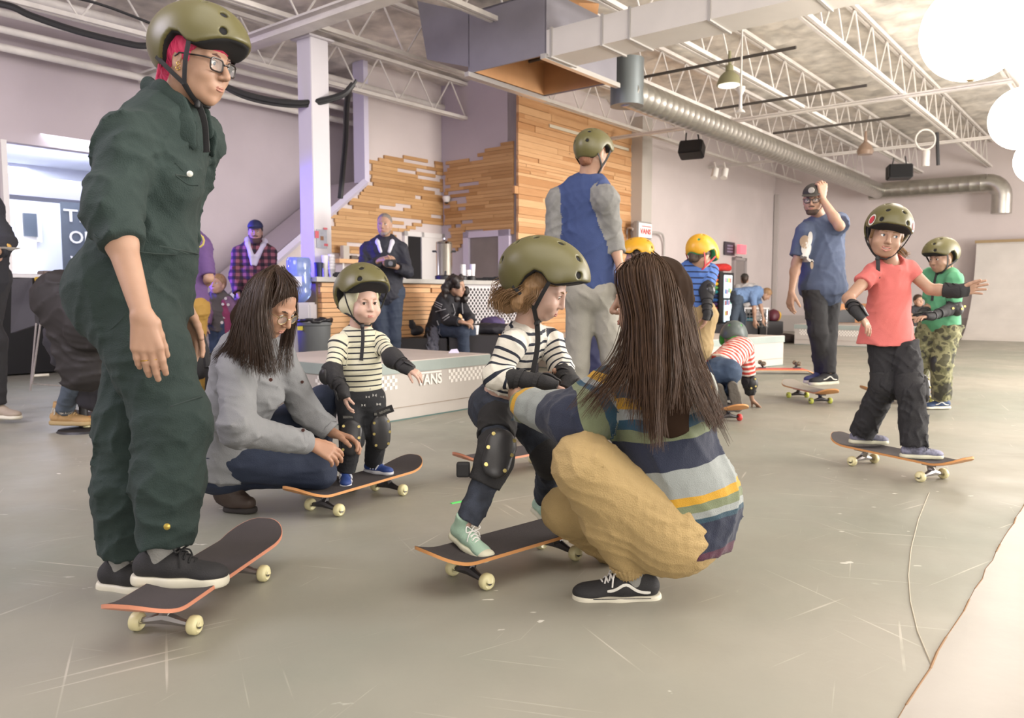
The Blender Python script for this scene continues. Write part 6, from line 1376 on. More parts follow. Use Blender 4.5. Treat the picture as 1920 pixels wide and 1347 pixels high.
# ------------------------------------------------------------------ 3. toddler
M_tstr = ramp_mat('toddler_stripes', [(0, 'cfcbb4'), (.0215, '23252c'), (.0285, 'cfcbb4')], periodic=.0285, bump=.2); M_tplain = mat('cream_knit', 'cfcbb4', .85, bump=.3, bscale=300)
M_leg = mat('black_leggings', '1e1f23', .85, bump=.3, bscale=300); M_blueshoe = mat('blue_sneaker', '27407e', .6, bump=.2, bscale=200); M_wsole = mat('white_sole', 'c9c8cc', .5)
def toddler():
    H = .88
    J = pose('toddler', H, dict(neck=(672, 622, 3.60), pel=(677, 738, 3.60), face=18, shR=(634, 645, 3.54), shL=(712, 642, 3.62), elR=(622, 700, '-'), wrR=(644, 735, '-'), elL=(737, 672, '-'), wrL=(762, 690, 3.45), hipR=(655, 752, 3.58), hipL=(697, 752, 3.62),
        knR=(660, 822, 3.49), anR=(648, 884, 3.50), knL=(708, 808, 3.56), anL=(700, 868, 3.66), head=(681, 567, 3.56), hy=36, hp=4))
    t = person('toddler in olive helmet and cream striped top, standing on a skateboard', H, J, M_skinp, .84, 1.0, M_iris, mat('pale_brow', 'a8846a', .7), M_lip, gaze=(.25, 1, 0), hh=.003, base=V((-.7, 3.6, 0)), neckr=.05,
        hands=dict(R=dict(d=(.25, -.15, -1), palm=(.9, .3, 0), curl=(.3, .3, .3, .3), s=1.15, spread=.2), L=dict(d=(.85, -.3, -.4), palm=(0, .4, -1), curl=(.4, .4, .5, .5), s=1.15)))
    k = J['k']; f = Fld(); tf, up = J['tf'], J['up']; nk, pe = J['neck'], J['pel']
    top = nk - up * .035
    L = (pe - top).length + .02; f.cone(top, pe + V((0, 0, .012)), .082, .098, .03, 0, 0.015, flat=tf, f=.82, cut='b', s1=.015 + L); f.ell(nk.lerp(pe, .6) + tf * .02, (.085, .08, .08), k=.05, tg=-1)
    for S, sg in (('R', 1), ('L', -1)): f.cone(nk - up * .012 + J['rt'] * sg * .02, J['sh' + S], .034, .036, .02, 1, 0.0, s1=.018)
    for S in 'RL': sleeve(f, J, S, 1, 0, (.038, .036, .034), .75, 1, s0=.018)
    sh = f.mesh('striped_top', [M_tstr, M_tstr], t, h=.004, wr=folds(.003, 22, 5), tagmat={1: 1})
    g = Fld(); g.cone(nk - up * .062, nk + up * .004, .0865, .050, .01, cut='ab', flat=tf, f=.84); g.mesh('yoke', M_tplain, sh, h=.004)
    g = Fld(); R = frame(tf, up); pts = [nk + R @ V((.043 * math.cos(a * PI / 8), .040 * math.sin(a * PI / 8), .006)) for a in range(17)]; g.chain(pts, [.006] * 17, .003); g.mesh('neck_band', mat('navy_binding', '20222c', .8), sh, h=.0035)
    q = Fld(); q.ell(pe - J['pf'] * .02 + V((0, 0, -.02)), (.085, .08, .075), k=.03)
    def ex(f_): f_.ell(pe + V((0, 0, -.02)), (.098, .088, .075), k=.04)
    trousers(t, J, k, M_leg, .012, .0045, (.10, .078, .072, .062), 1.0, 'leggings', (.003, 22, 5), extra=ex)
    M_bow = mat('bow_print', 'b9b7b4', .8)
    mb = MB(); ft = q
    for i, (px, py) in enumerate(((673, 742), (703, 741), (672, 757), (711, 758), (664, 773), (691, 773), (684, 755), (707, 847), (697, 760))):
        c0_ = press(J['trf'], P(px, py, 3.3), (0, 1, 0)) - V((0, .007, 0))
        for sx in (-1, 1):
            c = c0_ + V((sx * .0045, 0, 0)); mb.add([c + V((sx * .004, 0, .006)), c + V((sx * .004, 0, -.006)), c + V((-sx * .002, 0, -.0015)), c + V((-sx * .002, 0, .0015))], [(0, 1, 2, 3)])
    mb.build('bow_pattern', M_bow, t)
    for S, w in (('R', 0), ('L', 1)):
        fr = dirv(4 if S == 'R' else 30); kp = knee_pad(t, J, S, k, fr, r=.086, h=.0045, sz=1.9)
        kn = J['kn' + S]; hp = J['hip' + S]; c = kn.lerp(hp, .75); g = Fld(); g.cone(kn.lerp(hp, .50), kn.lerp(hp, .82), .056, .058, .01, cut='ab'); g.mesh('pad_strap', M_strap, kp, h=.0045)
        p = kn.lerp(hp, .62) + fr * .064; MB().box(p, (.05, .006, .016), M=frame(fr, (0, 0, 1))).build('strap_label', M_black, kp); text_mesh('label_writing', 'INDUSTRIAL', p + fr * .004, frame(fr, (0, 0, 1)) @ V((-1, 0, 0)), (0, 0, 1), .009, mat('label_grey', '9a9890', .6), kp, .0005, .044)
        if w: q = P(722, 771, 3.46); X_ = V((.93, .1, .35)); MB().box(q, (.075, .006, .032), M=frame(V((0, -1, 0)), (-.35, 0, .93))).build('strap_tab', M_strap, kp); text_mesh('label_writing', 'INDUSTRIAL', q - V((0, .005, 0)), X_, (-.35, 0, .93), .010, mat('label_grey'), kp, .0005, .05)
    for S in 'RL':
        hd = V((.25, -.15, -1)) if S == 'R' else V((.85, -.3, -.4)); wrist_guard(t, J, S, k, hd, V((.9, .3, 0)) if S == 'R' else V((0, .4, -1)), r=.058, a0=.25, h=.0042, hand=.055)
        el = J['el' + S]; g = Fld(); g.cone(el.lerp(J['sh' + S], .25), el, .043, .046, .015, cut='a'); g.cone(el, el.lerp(J['wr' + S], .6), .046, .038, .015, cut='b'); o = g.mesh('elbow_pad', M_pad, t, h=.0045, wr=folds(.003, 26, 3)); g = Fld(); g.ell(el + V((-.02 if S == 'R' else .02, -.02, -.01)), (.032, .032, .04), k=.01); g.mesh('pad_shell', M_cap, o, h=.0045)
    for S, fd in (('R', dirv(12, -4)), ('L', dirv(62))):
        u_, T_ = shoe(t, J, S, fd, .158, M_blueshoe, M_wsole, name='shoe', h=.0032, low=.048)
        mb = MB()
        for x in (-1, 1):
            for i in range(3):
                y0 = .055 - i * .026; mb.tube([T_(x * .034, y0 + .022, .078), T_(x * .046, y0, .040)], .0055 * .58, 6)
        mb.build('side_stripes', mat('stripe_white', 'd8d8dc', .6), u_)
        g = Fld(); an = J['an' + S]; g.cone(an, an + V((0, 0, .03)), .028, .028, .005, cut='b'); g.mesh('sock', mat('red_sock', 'a84038', .8), t, h=.004)
    T = J['T']; c = J['head']; s = J['s']
    f = Fld(); R = J['R']; f.ell(T(0, -.014, .032), (.083 * s, .100 * s, .094 * s), R, k=.01); f.cone(T(.07, .0, -.02), T(.045, .02, -.09), .02, .014, .02); f.cone(T(-.07, .0, -.02), T(-.045, .02, -.09), .02, .014, .02); f.cone(T(-.06, -.05, -.02), T(.06, -.05, -.02), .045, .045, .03)
    f.ell(T(0, .11, -.005), (.070 * s, .10 * s, .125 * s), R, k=.01, op='s'); f.mesh('helmet_padding', mat('cream_padding', 'c9c4a6', .9, bump=.3, bscale=200), t, h=.004)
    helmet(t, J, pitch=17, off=(0, -.020, .036), size=1.26, h=.004, dangle=.155, dangle_dir=(-.03, -.15, -1), side=1)
    return t
# ------------------------------------------------------------------ 4. girl in the striped top stepping on a board
M_gstr = ramp_mat('girl_stripes', [(0, 'd8d3c8'), (.0225, '1f2433'), (.032, 'd8d3c8')], periodic=.032, bump=.25, wob=.012)
M_fjean = mat('flower_denim', '2d323e', .8, bump=.3, bscale=300, var=.45, vscale=22); M_mint = mat('mint_canvas', '9db8a4', .75, bump=.25, bscale=300); M_cream = mat('cream_rubber', 'cfccb4', .5)
def girl():
    H = 1.13
    J = pose('girl', H, dict(neck=(985, 622, 2.78), pel=(940, 752, 2.86), face=62, pface=48, shR=(958, 650, '-'), shL=(1030, 640, 2.86), elR=(930, 706, 2.64), wrR=(1022, 722, 2.60), elL=(1052, 690, 2.80), wrL=(1072, 722, 2.66),
        hipR=(934, 768, 2.82), hipL=(972, 770, 2.90), knR=(928, 862, 2.60), anR=(872, 990, 2.54), knL=(1034, 862, 2.80), anL=(1020, 942, 2.98), head=(1018, 541, 2.72), hy=74, hp=26))
    t = person('girl in navy striped top and big olive helmet, stepping onto a skateboard with mint shoes', H, J, M_skinp, .90, .75, M_iris, M_hairl, M_lip, gaze=(0, 1, -.7), hh=.0033, base=V((-.05, 2.8, 0)), neckr=.046,
        hands=dict(R=dict(d=(.85, -.1, -.35), palm=(.2, -.5, -.9), curl=(.6, .65, .7, .7), s=1.1), L=dict(d=(-.35, -.6, -.6), palm=(-.7, .2, -.5), curl=(.5, .6, .6, .6), s=1.1)))
    k = J['k']; f = Fld(); tf, up = J['tf'], J['up']; nk, pe = J['neck'], J['pel']; hem = nk.lerp(pe, .80); top = nk - up * .045
    L = (hem - top).length; f.cone(top, hem, .098, .102, .04, 0, .02, flat=tf, f=.78, cut='b', s1=.02 + L)
    for S, sg in (('R', 1), ('L', -1)): f.cone(nk - up * .015 + J['rt'] * sg * .025, J['sh' + S], .040, .044, .03, 1, 0, s1=.03)
    sleeve(f, J, 'R', 1, 0, (.047, .045, .038), .66, 1, s0=.03); sleeve(f, J, 'L', 1, 0, (.047, .044, .037), .75, 1, s0=.03); 
    sh = f.mesh('striped_top', [M_gstr, M_gstr], t, h=.0045, wr=folds(.0055, 15, 15), tagmat={1: 1})
    g = Fld(); R = frame(tf, up); pts = [nk + R @ V((.050 * math.cos(a * PI / 8), .050 * math.sin(a * PI / 8), .004)) for a in range(17)]; g.chain(pts, [.008] * 17, .004); g.mesh('neck_band', mat('navy_binding', '20222c', .8), sh, h=.004)
    c = Fld(); c.cone(nk.lerp(pe, .72), pe + up * .02, .082, .092, .02, flat=tf, f=.8); c.mesh('bare_waist', M_skinp, J['body'], h=.006)
    def ex(f_): f_.ell(pe - J['pf'] * .03 + V((0, 0, -.03)), (.10, .10, .09), k=.05)
    trousers(t, J, k, M_fjean, .004, .0052, (.10, .072, .064, .058), .92, 'flower_jeans', (.005, 15, 6), extra=ex, waist_up=.04)
    frR = dirv(4); kp = knee_pad(t, J, 'R', k, frR, r=.090, h=.0045, sz=1.6, shell=M_cap); kn, hp = J['knR'], J['hipR']
    g = Fld(); g.cone(kn.lerp(hp, .42), kn.lerp(hp, .86), .066, .075, .012, cut='ab'); g.mesh('pad_strap', M_strap, kp, h=.005, wr=folds(.004, 20, 3))
    p = kn.lerp(hp, .72) + frR * .078; text_mesh('label_writing', 'INDUSTRIAL', p, V((.85, .1, -.5)), V((.4, 0, .9)), .010, mat('label_grey', '9a9890', .6), kp, .0008, .05)
    g = Fld(); c = kn.lerp(J['anR'], .28); g.box(c + V((-.078, .0, .03)), (.045, .03, .05), None, .006, .004); g.mesh('strap_tab', M_strap, kp, h=.004)
    knee_pad(t, J, 'L', k, dirv(60), r=.09, h=.006)
    for S, hd, pl in (('R', V((.85, -.1, -.35)), V((.2, -.5, -.9))), ('L', V((-.35, -.6, -.6)), V((-.7, .2, -.5)))): wrist_guard(t, J, S, k, hd, pl, r=.054, a0=.22, h=.0042, hand=.06, r1=.062)
    for S, fd, up_ in (('R', V((.62, -.66, -.24)), (.1, -.2, 1)), ('L', V((.5, -.8, -.22)), (0, 0, 1))):
        u_, T_ = shoe(t, J, S, fd, .185, M_mint, M_cream, laces=M_lacew, high=True, h=.0036, low=.060, up=up_)
        g = Fld(); g.ell(T_(0, .165, .03), (.030, .026, .019), k=.006); g.mesh('toe_cap', M_cream, u_, h=.0036)
    T = J['T']; s = J['s']; R = J['R']
    f = Fld(); f.ell(T(0, -.022, .03), (.084 * s, .100 * s, .09 * s), R, k=.01); f.cone(T(.06, -.03, -.01), T(.062, -.045, -.09), .036, .030, .03); f.cone(T(-.06, -.03, -.01), T(-.062, -.045, -.09), .036, .03, .03); f.cone(T(0, -.07, -.02), T(0, -.10, -.10), .055, .045, .03)
    f.cone(T(-.1, .068, -.03), T(.1, .068, -.03), .058 * s, .058 * s, .01, op='s'); f.mesh('hair', M_hairl, t, h=.0045, wr=folds(.005, 40, 8))
    gs = []
    for a in np.linspace(-1.5, 1.5, 12):
        x = math.sin(a) * .075; y = -.03 - math.cos(a) * .06; gs.append([T(x, y, .0), T(x * 1.15, y - .02, -.04), T(x * 1.2, y - .045, -.08), T(x * 1.15, y - .06, -.115), T(x * 1.0, y - .045, -.14)])
    strands('curls', gs, M_hairl, t, n=700, jit=.013, r=.0014, seed=14)
    gs = [[T(.082, .0, .0), T(.088, .015, -.03), T(.085, .005, -.06), T(.08, .01, -.09), T(.075, .0, -.11)], [T(.082, -.02, .0), T(.09, -.01, -.03), T(.09, -.025, -.06), T(.08, -.02, -.09), T(.078, -.03, -.11)]]
    strands('side_locks', gs, M_hairl, t, n=150, jit=.008, r=.0013, seed=17)
    helmet(t, J, pitch=13, off=(0, -.012, .028), size=1.20, h=.0038, dangle=.20, dangle_dir=(-.12, -.1, -1), side=1)
    return t
# ------------------------------------------------------------------ 5. squatting woman with long hair
def W_(h): return h
BANDS = [(0, '8f918a'), (.048, '25404e'), (.082, 'b98d28'), (.112, '8f9391'), (.142, '25465a'), (.172, '6c7458'), (.205, '20263a'), (.300, '8b908e'), (.392, 'b98d28'), (.420, '6c7458'), (.448, '8b908e'), (.470, '2a4452'), (.486, '20263a'), (.585, '4a2436'), (.60, '4a2436')]
M_sweat = ramp_mat('banded_sweater', BANDS, bump=.5, bscale=330, rough=.9, wob=.03, sheen=.15)
SB = [(0, '8f918a'), (.02, '25404e'), (.05, 'b98d28'), (.08, '8f9391'), (.105, '25465a'), (.13, '6c7458'), (.165, '20263a'), (.30, '8b908e'), (.415, 'b98d28'), (.435, '6c7458'), (.458, '8b908e'), (.468, '2a4452'), (.485, '20263a'), (.60, '20263a')]
M_sweats = ramp_mat('banded_sleeve', SB, bump=.5, bscale=330, rough=.9, wob=.02, sheen=.15)
M_khaki = mat('khaki_twill', 'ab9264', .85, bump=.45, bscale=240, var=.07, vscale=8)
def squatter():
    H = 1.68
    J = pose('squat', H, dict(neck=(1232, 682, 2.38), pel=(1256, 968, 2.38), face=-132, pface=-100, shL=(1162, 732, 2.40), shR=(1292, 734, 2.46), elL=(1085, 790, 2.32), wrL=(972, 756, 2.56), elR=(1270, 800, 2.70), wrR=(1085, 735, 2.78),
        hipL=(1240, 985, 2.30), hipR=(1262, 975, 2.46), knL=(1096, 872, 2.24), anL=(1186, 1075, 2.38), knR=(1062, 958, 2.56), anR=(1190, 1060, 2.78), head=(1213, 560, 2.36), hy=-98, hp=4))
    t = person('woman with very long brown hair in banded sweater and khaki trousers, squatting by the girl', H, J, M_skin, .97, 0, M_iris, M_hairb, M_lipm, hh=.0036, base=V((.45, 2.4, 0)),
        hands=dict(L=dict(d=(-.25, 1, .1), palm=(1, .2, .1), curl=(.5, .5, .5, .5)), R=dict(d=(-.9, .1, .3), palm=(0, -.9, -.3), curl=(.5, .5, .6, .6))))
    k = J['k']; nk, pe, up, tf, rt = J['neck'], J['pel'], J['up'], J['tf'], J['rt']
    f = Fld(); top = nk - up * .07; mid = nk.lerp(pe, .5); end = pe + V((.03, -.0, -.10))
    L1 = (mid - top).length; L2 = (end - mid).length
    f.cone(top, mid, .178, .172, .06, 0, .055, flat=tf, f=.76, s1=.055 + L1); f.cone(mid, end, .172, .175, .06, 0, .055 + L1, flat=J['pf'], f=.86, cut='b', s1=.60)
    for S in 'RL': f.cone(nk - up * .01, J['sh' + S], .06, .078, .06, 0, .02, s1=.075)
    sleeve(f, J, 'L', k, .014, (.080, .078, .046), .98, 1); sleeve(f, J, 'R', k, .014, (.076, .066, .046), .95, 1)
    f.ell(mid.lerp(end, .55) + V((.07, -.02, 0)), (.14, .13, .17), k=.07, tg=-1)
    f.cone(nk, nk + up * .02, .068, .062, .02, 0, 0, cut='b', s1=.001)
    wf = folds(.011, 6, 31); wg = folds(.004, 15, 32)
    sw = f.mesh('sweater', [M_sweat, M_sweats], t, h=.0068, wr=lambda X: wf(X) + wg(X), tagmat={1: 1})
    g = Fld(); pl, pf = pe, J['pf']
    g.ell(pe + V((-.005, -.02, -.045)), (.165, .16, .135), k=.05); g.cone(J['hipL'], J['knL'], .118, .088, .05, 1); g.cone(J['knL'], J['knL'].lerp(J['anL'], .5), .088, .082, .05, 1); g.cone(J['knL'].lerp(J['anL'], .5), J['knL'].lerp(J['anL'], .93), .082, .052, .03, 1, cut='b')
    g.cone(J['hipR'], J['knR'], .115, .082, .05, 2); g.cone(J['knR'], J['anR'], .080, .06, .03, 2); g.cone(pe + up * .06, pe, .14, .155, .05, flat=pf, f=.85)
    wk = folds(.0055, 12, 41, (1, 1, 1)); wl = folds(.0028, 24, 42)
    tr = g.mesh('khaki_trousers', M_khaki, t, h=.0062, wr=lambda X: wk(X) + wl(X))
    an = J['anL']; kn = J['knL']; q = Fld(); q.cone(kn.lerp(an, .86), kn.lerp(an, .97), .058, .050, .01, cut='ab'); q.mesh('ribbed_cuff', M_khaki, tr, h=.0045, wr=lambda X: .003 * np.sin(np.arctan2(X[:, 1] - an.y, X[:, 0] - an.x) * 34))
    q = Fld(); q.cone(an + V((0, 0, -.02)), an + V((-.005, 0, .08)), .043, .047, .01, cut='b'); q.mesh('sock', M_socks, t, h=.0045, wr=folds(.002, 40, 6))
    sh_, T_ = shoe(t, J, 'L', dirv(-88), .265, M_vblk, M_vsole, laces=M_lacew, side=mat('white_leather', 'dcdad2', .5), h=.0034, low=.090)
    MB().tube([T_(-.047, y, .0265) for y in np.linspace(-.05, .13, 12)], .0012, 5).build('foxing_line', M_vblk, sh_)
    shoe(t, J, 'R', dirv(-80, -25), .265, M_vblk, M_vsole, laces=M_lacew, h=.006)
    # hair
    T = J['T']; s = J['s']; R = J['R']; f = Fld()
    f.ell(T(0, -.026, .034), (.088 * s, .106 * s, .098 * s), R, k=.01)
    f.cone(T(0, -.06, -.03), P(1245, 700, 2.22), .075, .080, .05, flat=V((0, 1, 0)), f=.6); f.cone(P(1245, 700, 2.22), P(1262, 790, 2.19), .080, .05, .05, flat=V((0, 1, 0)), f=.4)
    f.cone(T(-.065, .015, -.01), T(-.07, -.01, -.12), .036, .04, .03); f.cone(T(.065, .015, -.01), T(.07, -.01, -.12), .036, .04, .03)
    f.ell(T(0, .098, -.03), (.070 * s, .062 * s, .098 * s), R, k=.012, op='s'); f.mesh('hair', mat('hair_under', '2c1f16', .85, spec=.1), t, h=.0055, wr=folds(.005, 34, 8))
    def gp(pts): return [P(x, y, Y) for x, y, Y in pts]
    G_ = [((1208, 486, 2.36), (1168, 512, 2.31), (1184, 590, 2.26), (1172, 665, 2.24), (1132, 715, 2.20), (1088, 765, 2.16)),
          ((1208, 486, 2.36), (1178, 508, 2.28), (1194, 590, 2.24), (1190, 660, 2.20), (1180, 710, 2.17), (1166, 742, 2.14)),
          ((1212, 485, 2.35), (1184, 505, 2.25), (1202, 590, 2.21), (1208, 670, 2.17), (1216, 740, 2.14), (1220, 800, 2.12)),
          ((1214, 485, 2.35), (1204, 505, 2.24), (1214, 590, 2.20), (1220, 670, 2.16), (1222, 750, 2.12), (1228, 828, 2.11)),
          ((1217, 485, 2.35), (1226, 505, 2.24), (1236, 590, 2.20), (1238, 670, 2.16), (1238, 750, 2.12), (1236, 836, 2.11)),
          ((1220, 485, 2.35), (1246, 512, 2.26), (1258, 590, 2.21), (1256, 660, 2.17), (1256, 710, 2.14), (1250, 756, 2.12)),
          ((1222, 486, 2.36), (1258, 524, 2.30), (1274, 600, 2.24), (1286, 670, 2.20), (1312, 735, 2.17), (1338, 795, 2.16)),
          ((1222, 487, 2.37), (1264, 536, 2.34), (1284, 610, 2.28), (1302, 680, 2.24), (1326, 745, 2.22), (1350, 805, 2.21)),
          ((1220, 487, 2.38), (1268, 545, 2.42), (1286, 620, 2.36), (1304, 690, 2.30), (1326, 750, 2.26), (1346, 800, 2.24)),
          ((1212, 486, 2.38), (1262, 522, 2.43), (1288, 580, 2.45), (1300, 650, 2.40), (1322, 715, 2.34), (1342, 770, 2.3))]
    strands('hair_locks', [gp(g_) for g_ in G_], M_hairlong, t, n=2700, jit=.013, r=.0014, seed=21)
    return t
M_hairlong = mat('hair_chestnut', '432e1e', .5, var=.2, vscale=40, spec=.3)
# ------------------------------------------------------------------ 6. tall man in the raglan shirt
M_ragb = mat('raglan_blue', '31406a', .85, bump=.3, bscale=260, var=.08, vscale=8); M_ragg = mat('raglan_grey', '7c7b78', .9, bump=.3, bscale=260, var=.12, vscale=30); M_greyp = mat('grey_chino', '88857c', .85, bump=.3, bscale=240, var=.06, vscale=8)
M_vblk2 = mat('dark_shoe', '2a2a30', .7)
def raglan():
    H = 1.80
    J = pose('raglan', H, dict(neck=(1098, 346, 4.95), pel=(1106, 534, 4.95), face=166, pface=172, shL=(1046, 376, 4.98), shR=(1136, 372, '-'), elR=(1150, 452, 4.90), wrR=(1166, 512, 4.84), elL=(1040, 460, 5.0), wrL=(1060, 515, 5.2),
        hipL=(1090, 550, 4.95), hipR=(1124, 550, 4.95), knL=(1082, 680, 4.95), anL=(1082, 795, 4.98), knR=(1150, 672, 4.95), anR=(1186, 792, 4.95), head=(1112, 290, 4.92), hy=138, hp=14))
    t = person('tall man in blue and grey raglan shirt and olive helmet, standing with his back turned', H, J, M_skin, .98, 0, hh=.006, base=V((.5, 4.95, 0)), fem=0, hands=dict(R=dict(d=(.1, 0, -1), palm=(-.9, .3, 0)), L=dict(d=(.1, .2, -1), palm=(.9, 0, 0))), arms='RL')
    k = J['k']; f = Fld(); torso_prims(f, J, k, .010, chest=.158, waist=.142, hipw=.155, flat=.72, sh=.055); pe = J['pel']; f.cone(pe, pe - J['up'] * .03, .165, .165, .03, cut='b', flat=J['pf'], f=.76)
    sleeve(f, J, 'R', k, .010, (.062, .054, .046), .70, 1); sleeve(f, J, 'L', k, .010, (.062, .054, .046), .70, 1)
    for S, sg in (('R', 1), ('L', -1)): f.cone(J['neck'] + J['rt'] * sg * .02 - J['up'] * .01, J['sh' + S] - J['up'] * .01, .055, .072, .03, 1)
    f.mesh('raglan_shirt', [M_ragb, M_ragg], t, h=.0075, wr=folds(.008, 9, 51), tagmat={1: 1})
    trousers(t, J, k, M_greyp, .004, .009, (.092, .070, .062, .058), .95, folds_=(.007, 9, 7), bum=.06)
    for S, a in (('R', 140), ('L', 170)): shoe(t, J, S, dirv(a), .28, M_vblk2, M_vsole, h=.007)
    hair_cap(t, J, mat('hair_ginger', '7a4f36', .6, bump=.4, bscale=150), grow=.003, back=-.06, h=.006)
    helmet(t, J, pitch=10, off=(0, 0, .02), size=1.0, h=.0055, dangle=0); return t
# ------------------------------------------------------------------ 7. girl in the coral top
M_coral = mat('coral_jersey', 'c66863', .85, bump=.2, bscale=260, var=.05, vscale=6); M_blkp = mat('black_trousers', '242326', .85, bump=.3, bscale=240, var=.1, vscale=9); M_flor = mat('floral_shoe', '767688', .7, var=.6, vscale=45)
def coral():
    H = 1.29
    J = pose('coral', H, dict(neck=(1668, 494, 4.14), pel=(1668, 612, 4.16), face=-2, pface=20, shR=(1636, 512, 4.12), shL=(1704, 506, 4.14), elR=(1590, 560, '-'), wrR=(1606, 584, 3.92), elL=(1744, 543, 4.10), wrL=(1797, 546, 4.02),
        hipR=(1652, 622, 4.16), hipL=(1688, 622, 4.14), knR=(1660, 722, 4.14), anR=(1616, 812, 4.30), knL=(1708, 730, 4.02), anL=(1714, 838, 3.99), head=(1662, 443, 4.10), hy=-16, hp=3, hr=-11))
    t = person('smiling girl in coral top and olive helmet, arms out on a rolling skateboard', H, J, M_skin, .95, .55, M_irisb, M_hairl, M_lip, 'smile', gaze=(-.75, 1, 0), hh=.0042, base=V((2.0, 4.15, 0)), neckr=.046,
        hands=dict(R=dict(d=(.55, -.2, -.75), palm=(-.5, .5, -.6), curl=(.3, .3, .3, .3), s=1.1, spread=.2, thumb=.6), L=dict(d=(1, 0, .18), palm=(.1, -.9, -.3), curl=(.1, .1, .15, .25), s=1.1, spread=.12)))
    k = J['k']; f = Fld(); nk, pe, up, tf = J['neck'], J['pel'], J['up'], J['tf']; top = nk - up * .055; hem = pe - V((0.02, 0, .10))
    f.cone(top, nk.lerp(pe, .5), .110, .100, .04, 0, flat=tf, f=.7); f.cone(nk.lerp(pe, .5), hem, .100, .150, .04, 0, flat=tf, f=.80, cut='b')
    for S, sg in (('R', 1), ('L', -1)): f.cone(nk - up * .02 + J['rt'] * sg * .03, J['sh' + S], .036, .046, .03)
    sleeve(f, J, 'R', 1, 0, (.050, .050, .04), .22, 0, kk=.02); sleeve(f, J, 'L', 1, 0, (.050, .048, .04), .20, 0, kk=.02); f.ell(nk + up * .02 + tf * .03, (.05, .055, .035), k=.01, op='s')
    f.mesh('coral_top', M_coral, t, h=.0062, wr=folds(.007, 10, 61))
    trousers(t, J, k, M_blkp, .010, .0062, (.098, .080, .082, .080), 1.0, folds_=(.010, 14, 7), waist_up=-.09, clip=True)
    for S, a in (('L', 78), ('R', 60)):
        kp = knee_pad(t, J, S, k, dirv(a), r=.090, h=.0055, sz=1.15); 
    for S, hd, pl in (('R', V((.55, -.2, -.75)), V((-.5, .5, -.6))), ('L', V((1, 0, .18)), V((.1, -.9, -.3)))): wrist_guard(t, J, S, k, hd, pl, r=.044, a0=.45, h=.0048, hand=.065, r1=.050)
    for S, a in (('L', 80), ('R', 82)): shoe(t, J, S, dirv(a), .20, M_flor, M_cream, laces=mat('dark_lace', '2a2a33', .8), h=.0045, low=.058)
    T = J['T']; s = J['s']; R = J['R']; hair_cap(t, J, M_hairl, grow=.006, back=-.06, line=.04, sideburn=-.03, h=.005, extra=lambda f_, T_: (f_.cone(T_(.072, .01, .01), T_(.074, .005, -.03), .013, .010, .01), f_.cone(T_(-.072, .01, .01), T_(-.074, .005, -.04), .014, .010, .01)))
    gs = [[T(-.05 + a * .02, -.085, -.03), T(-.085 + a * .02, -.11, -.05), T(-.12 + a * .02, -.11, -.07 - a * .015), T(-.14 + a * .015, -.10, -.09 - a * .015), T(-.15 + a * .02, -.10, -.085 - a * .02)] for a in range(5)]
    strands('ponytail', gs, M_hairl, t, n=300, jit=.012, r=.0017, seed=5)
    sh, HT = helmet(t, J, pitch=3, off=(0, 0, .024), size=1.10, h=.0045, dangle=.105, dangle_dir=(.05, 0, -1), side=1)
    M_stk = mat('sticker_white', 'd8d0cc', .4); M_stkr = mat('sticker_red', 'c03a48', .4)
    for x in (-1, 1):
        mb = MB(); mb2 = MB(); n_ = V((x * .8, .55, .08)).normalized(); Rn = frame(n_, (0, 0, 1))
        f_ = Fld(); R2 = R @ Matrix.Rotation(math.radians(3), 3, 'X'); q = s * 1.10; c = J['head'] + R @ (V((0, 0, .024)) * s); TT = lambda a: c + R2 @ (V(a) * q)
        f_.ell(TT((0, -.010, .020)), (.1085 * q, .1435 * q, .1205 * q), R2, k=0); f_.ell(TT((0, .03, .01)), (.1025 * q, .1185 * q, .1085 * q), R2, k=.03 * q)
        for (w_, m_, dd, b) in ((.024, 0, .0006, mb), (.016, 1, .0014, mb2)):
            ring = [press(f_, TT(V((x * .085, .075, .035)) + Rn @ V((w_ * math.cos(a * PI / 8), .06, w_ * 1.2 * math.sin(a * PI / 8)))), R2 @ -n_) + R2 @ (n_ * dd) for a in range(16)]; b.add(ring, [tuple(range(16))])
        mb.build('sticker', M_stk, sh); mb2.build('sticker_print', M_stkr, sh)
    return t
# ------------------------------------------------------------------ 8. boy in green
M_camo = None
def camo():
    m = mat('camouflage', '6a6a50', .85, bump=.3, bscale=200); nt = m.node_tree; b = nt.nodes['Principled BSDF']; n = nt.nodes.new('ShaderNodeTexNoise'); n.inputs['Scale'].default_value = 13; n.inputs['Detail'].default_value = 2
    tc = nt.nodes.new('ShaderNodeTexCoord'); nt.links.new(tc.outputs['Object'], n.inputs['Vector']); r = nt.nodes.new('ShaderNodeValToRGB'); r.color_ramp.interpolation = 'CONSTANT'; e = r.color_ramp.elements
    e[0].color = lin('3f3d33'); e[1].position = .43; e[1].color = lin('6c6b4e'); x = e.new(.52); x.color = lin('8b8866'); x = e.new(.62); x.color = lin('55533f'); nt.links.new(n.outputs[0], r.inputs[0]); nt.links.new(r.outputs[0], b.inputs['Base Color']); return m
M_camo = camo(); M_green = mat('green_tee', '5da078', .85, bump=.2, bscale=240); M_navyshoe = mat('navy_canvas', '2c3f5e', .7)
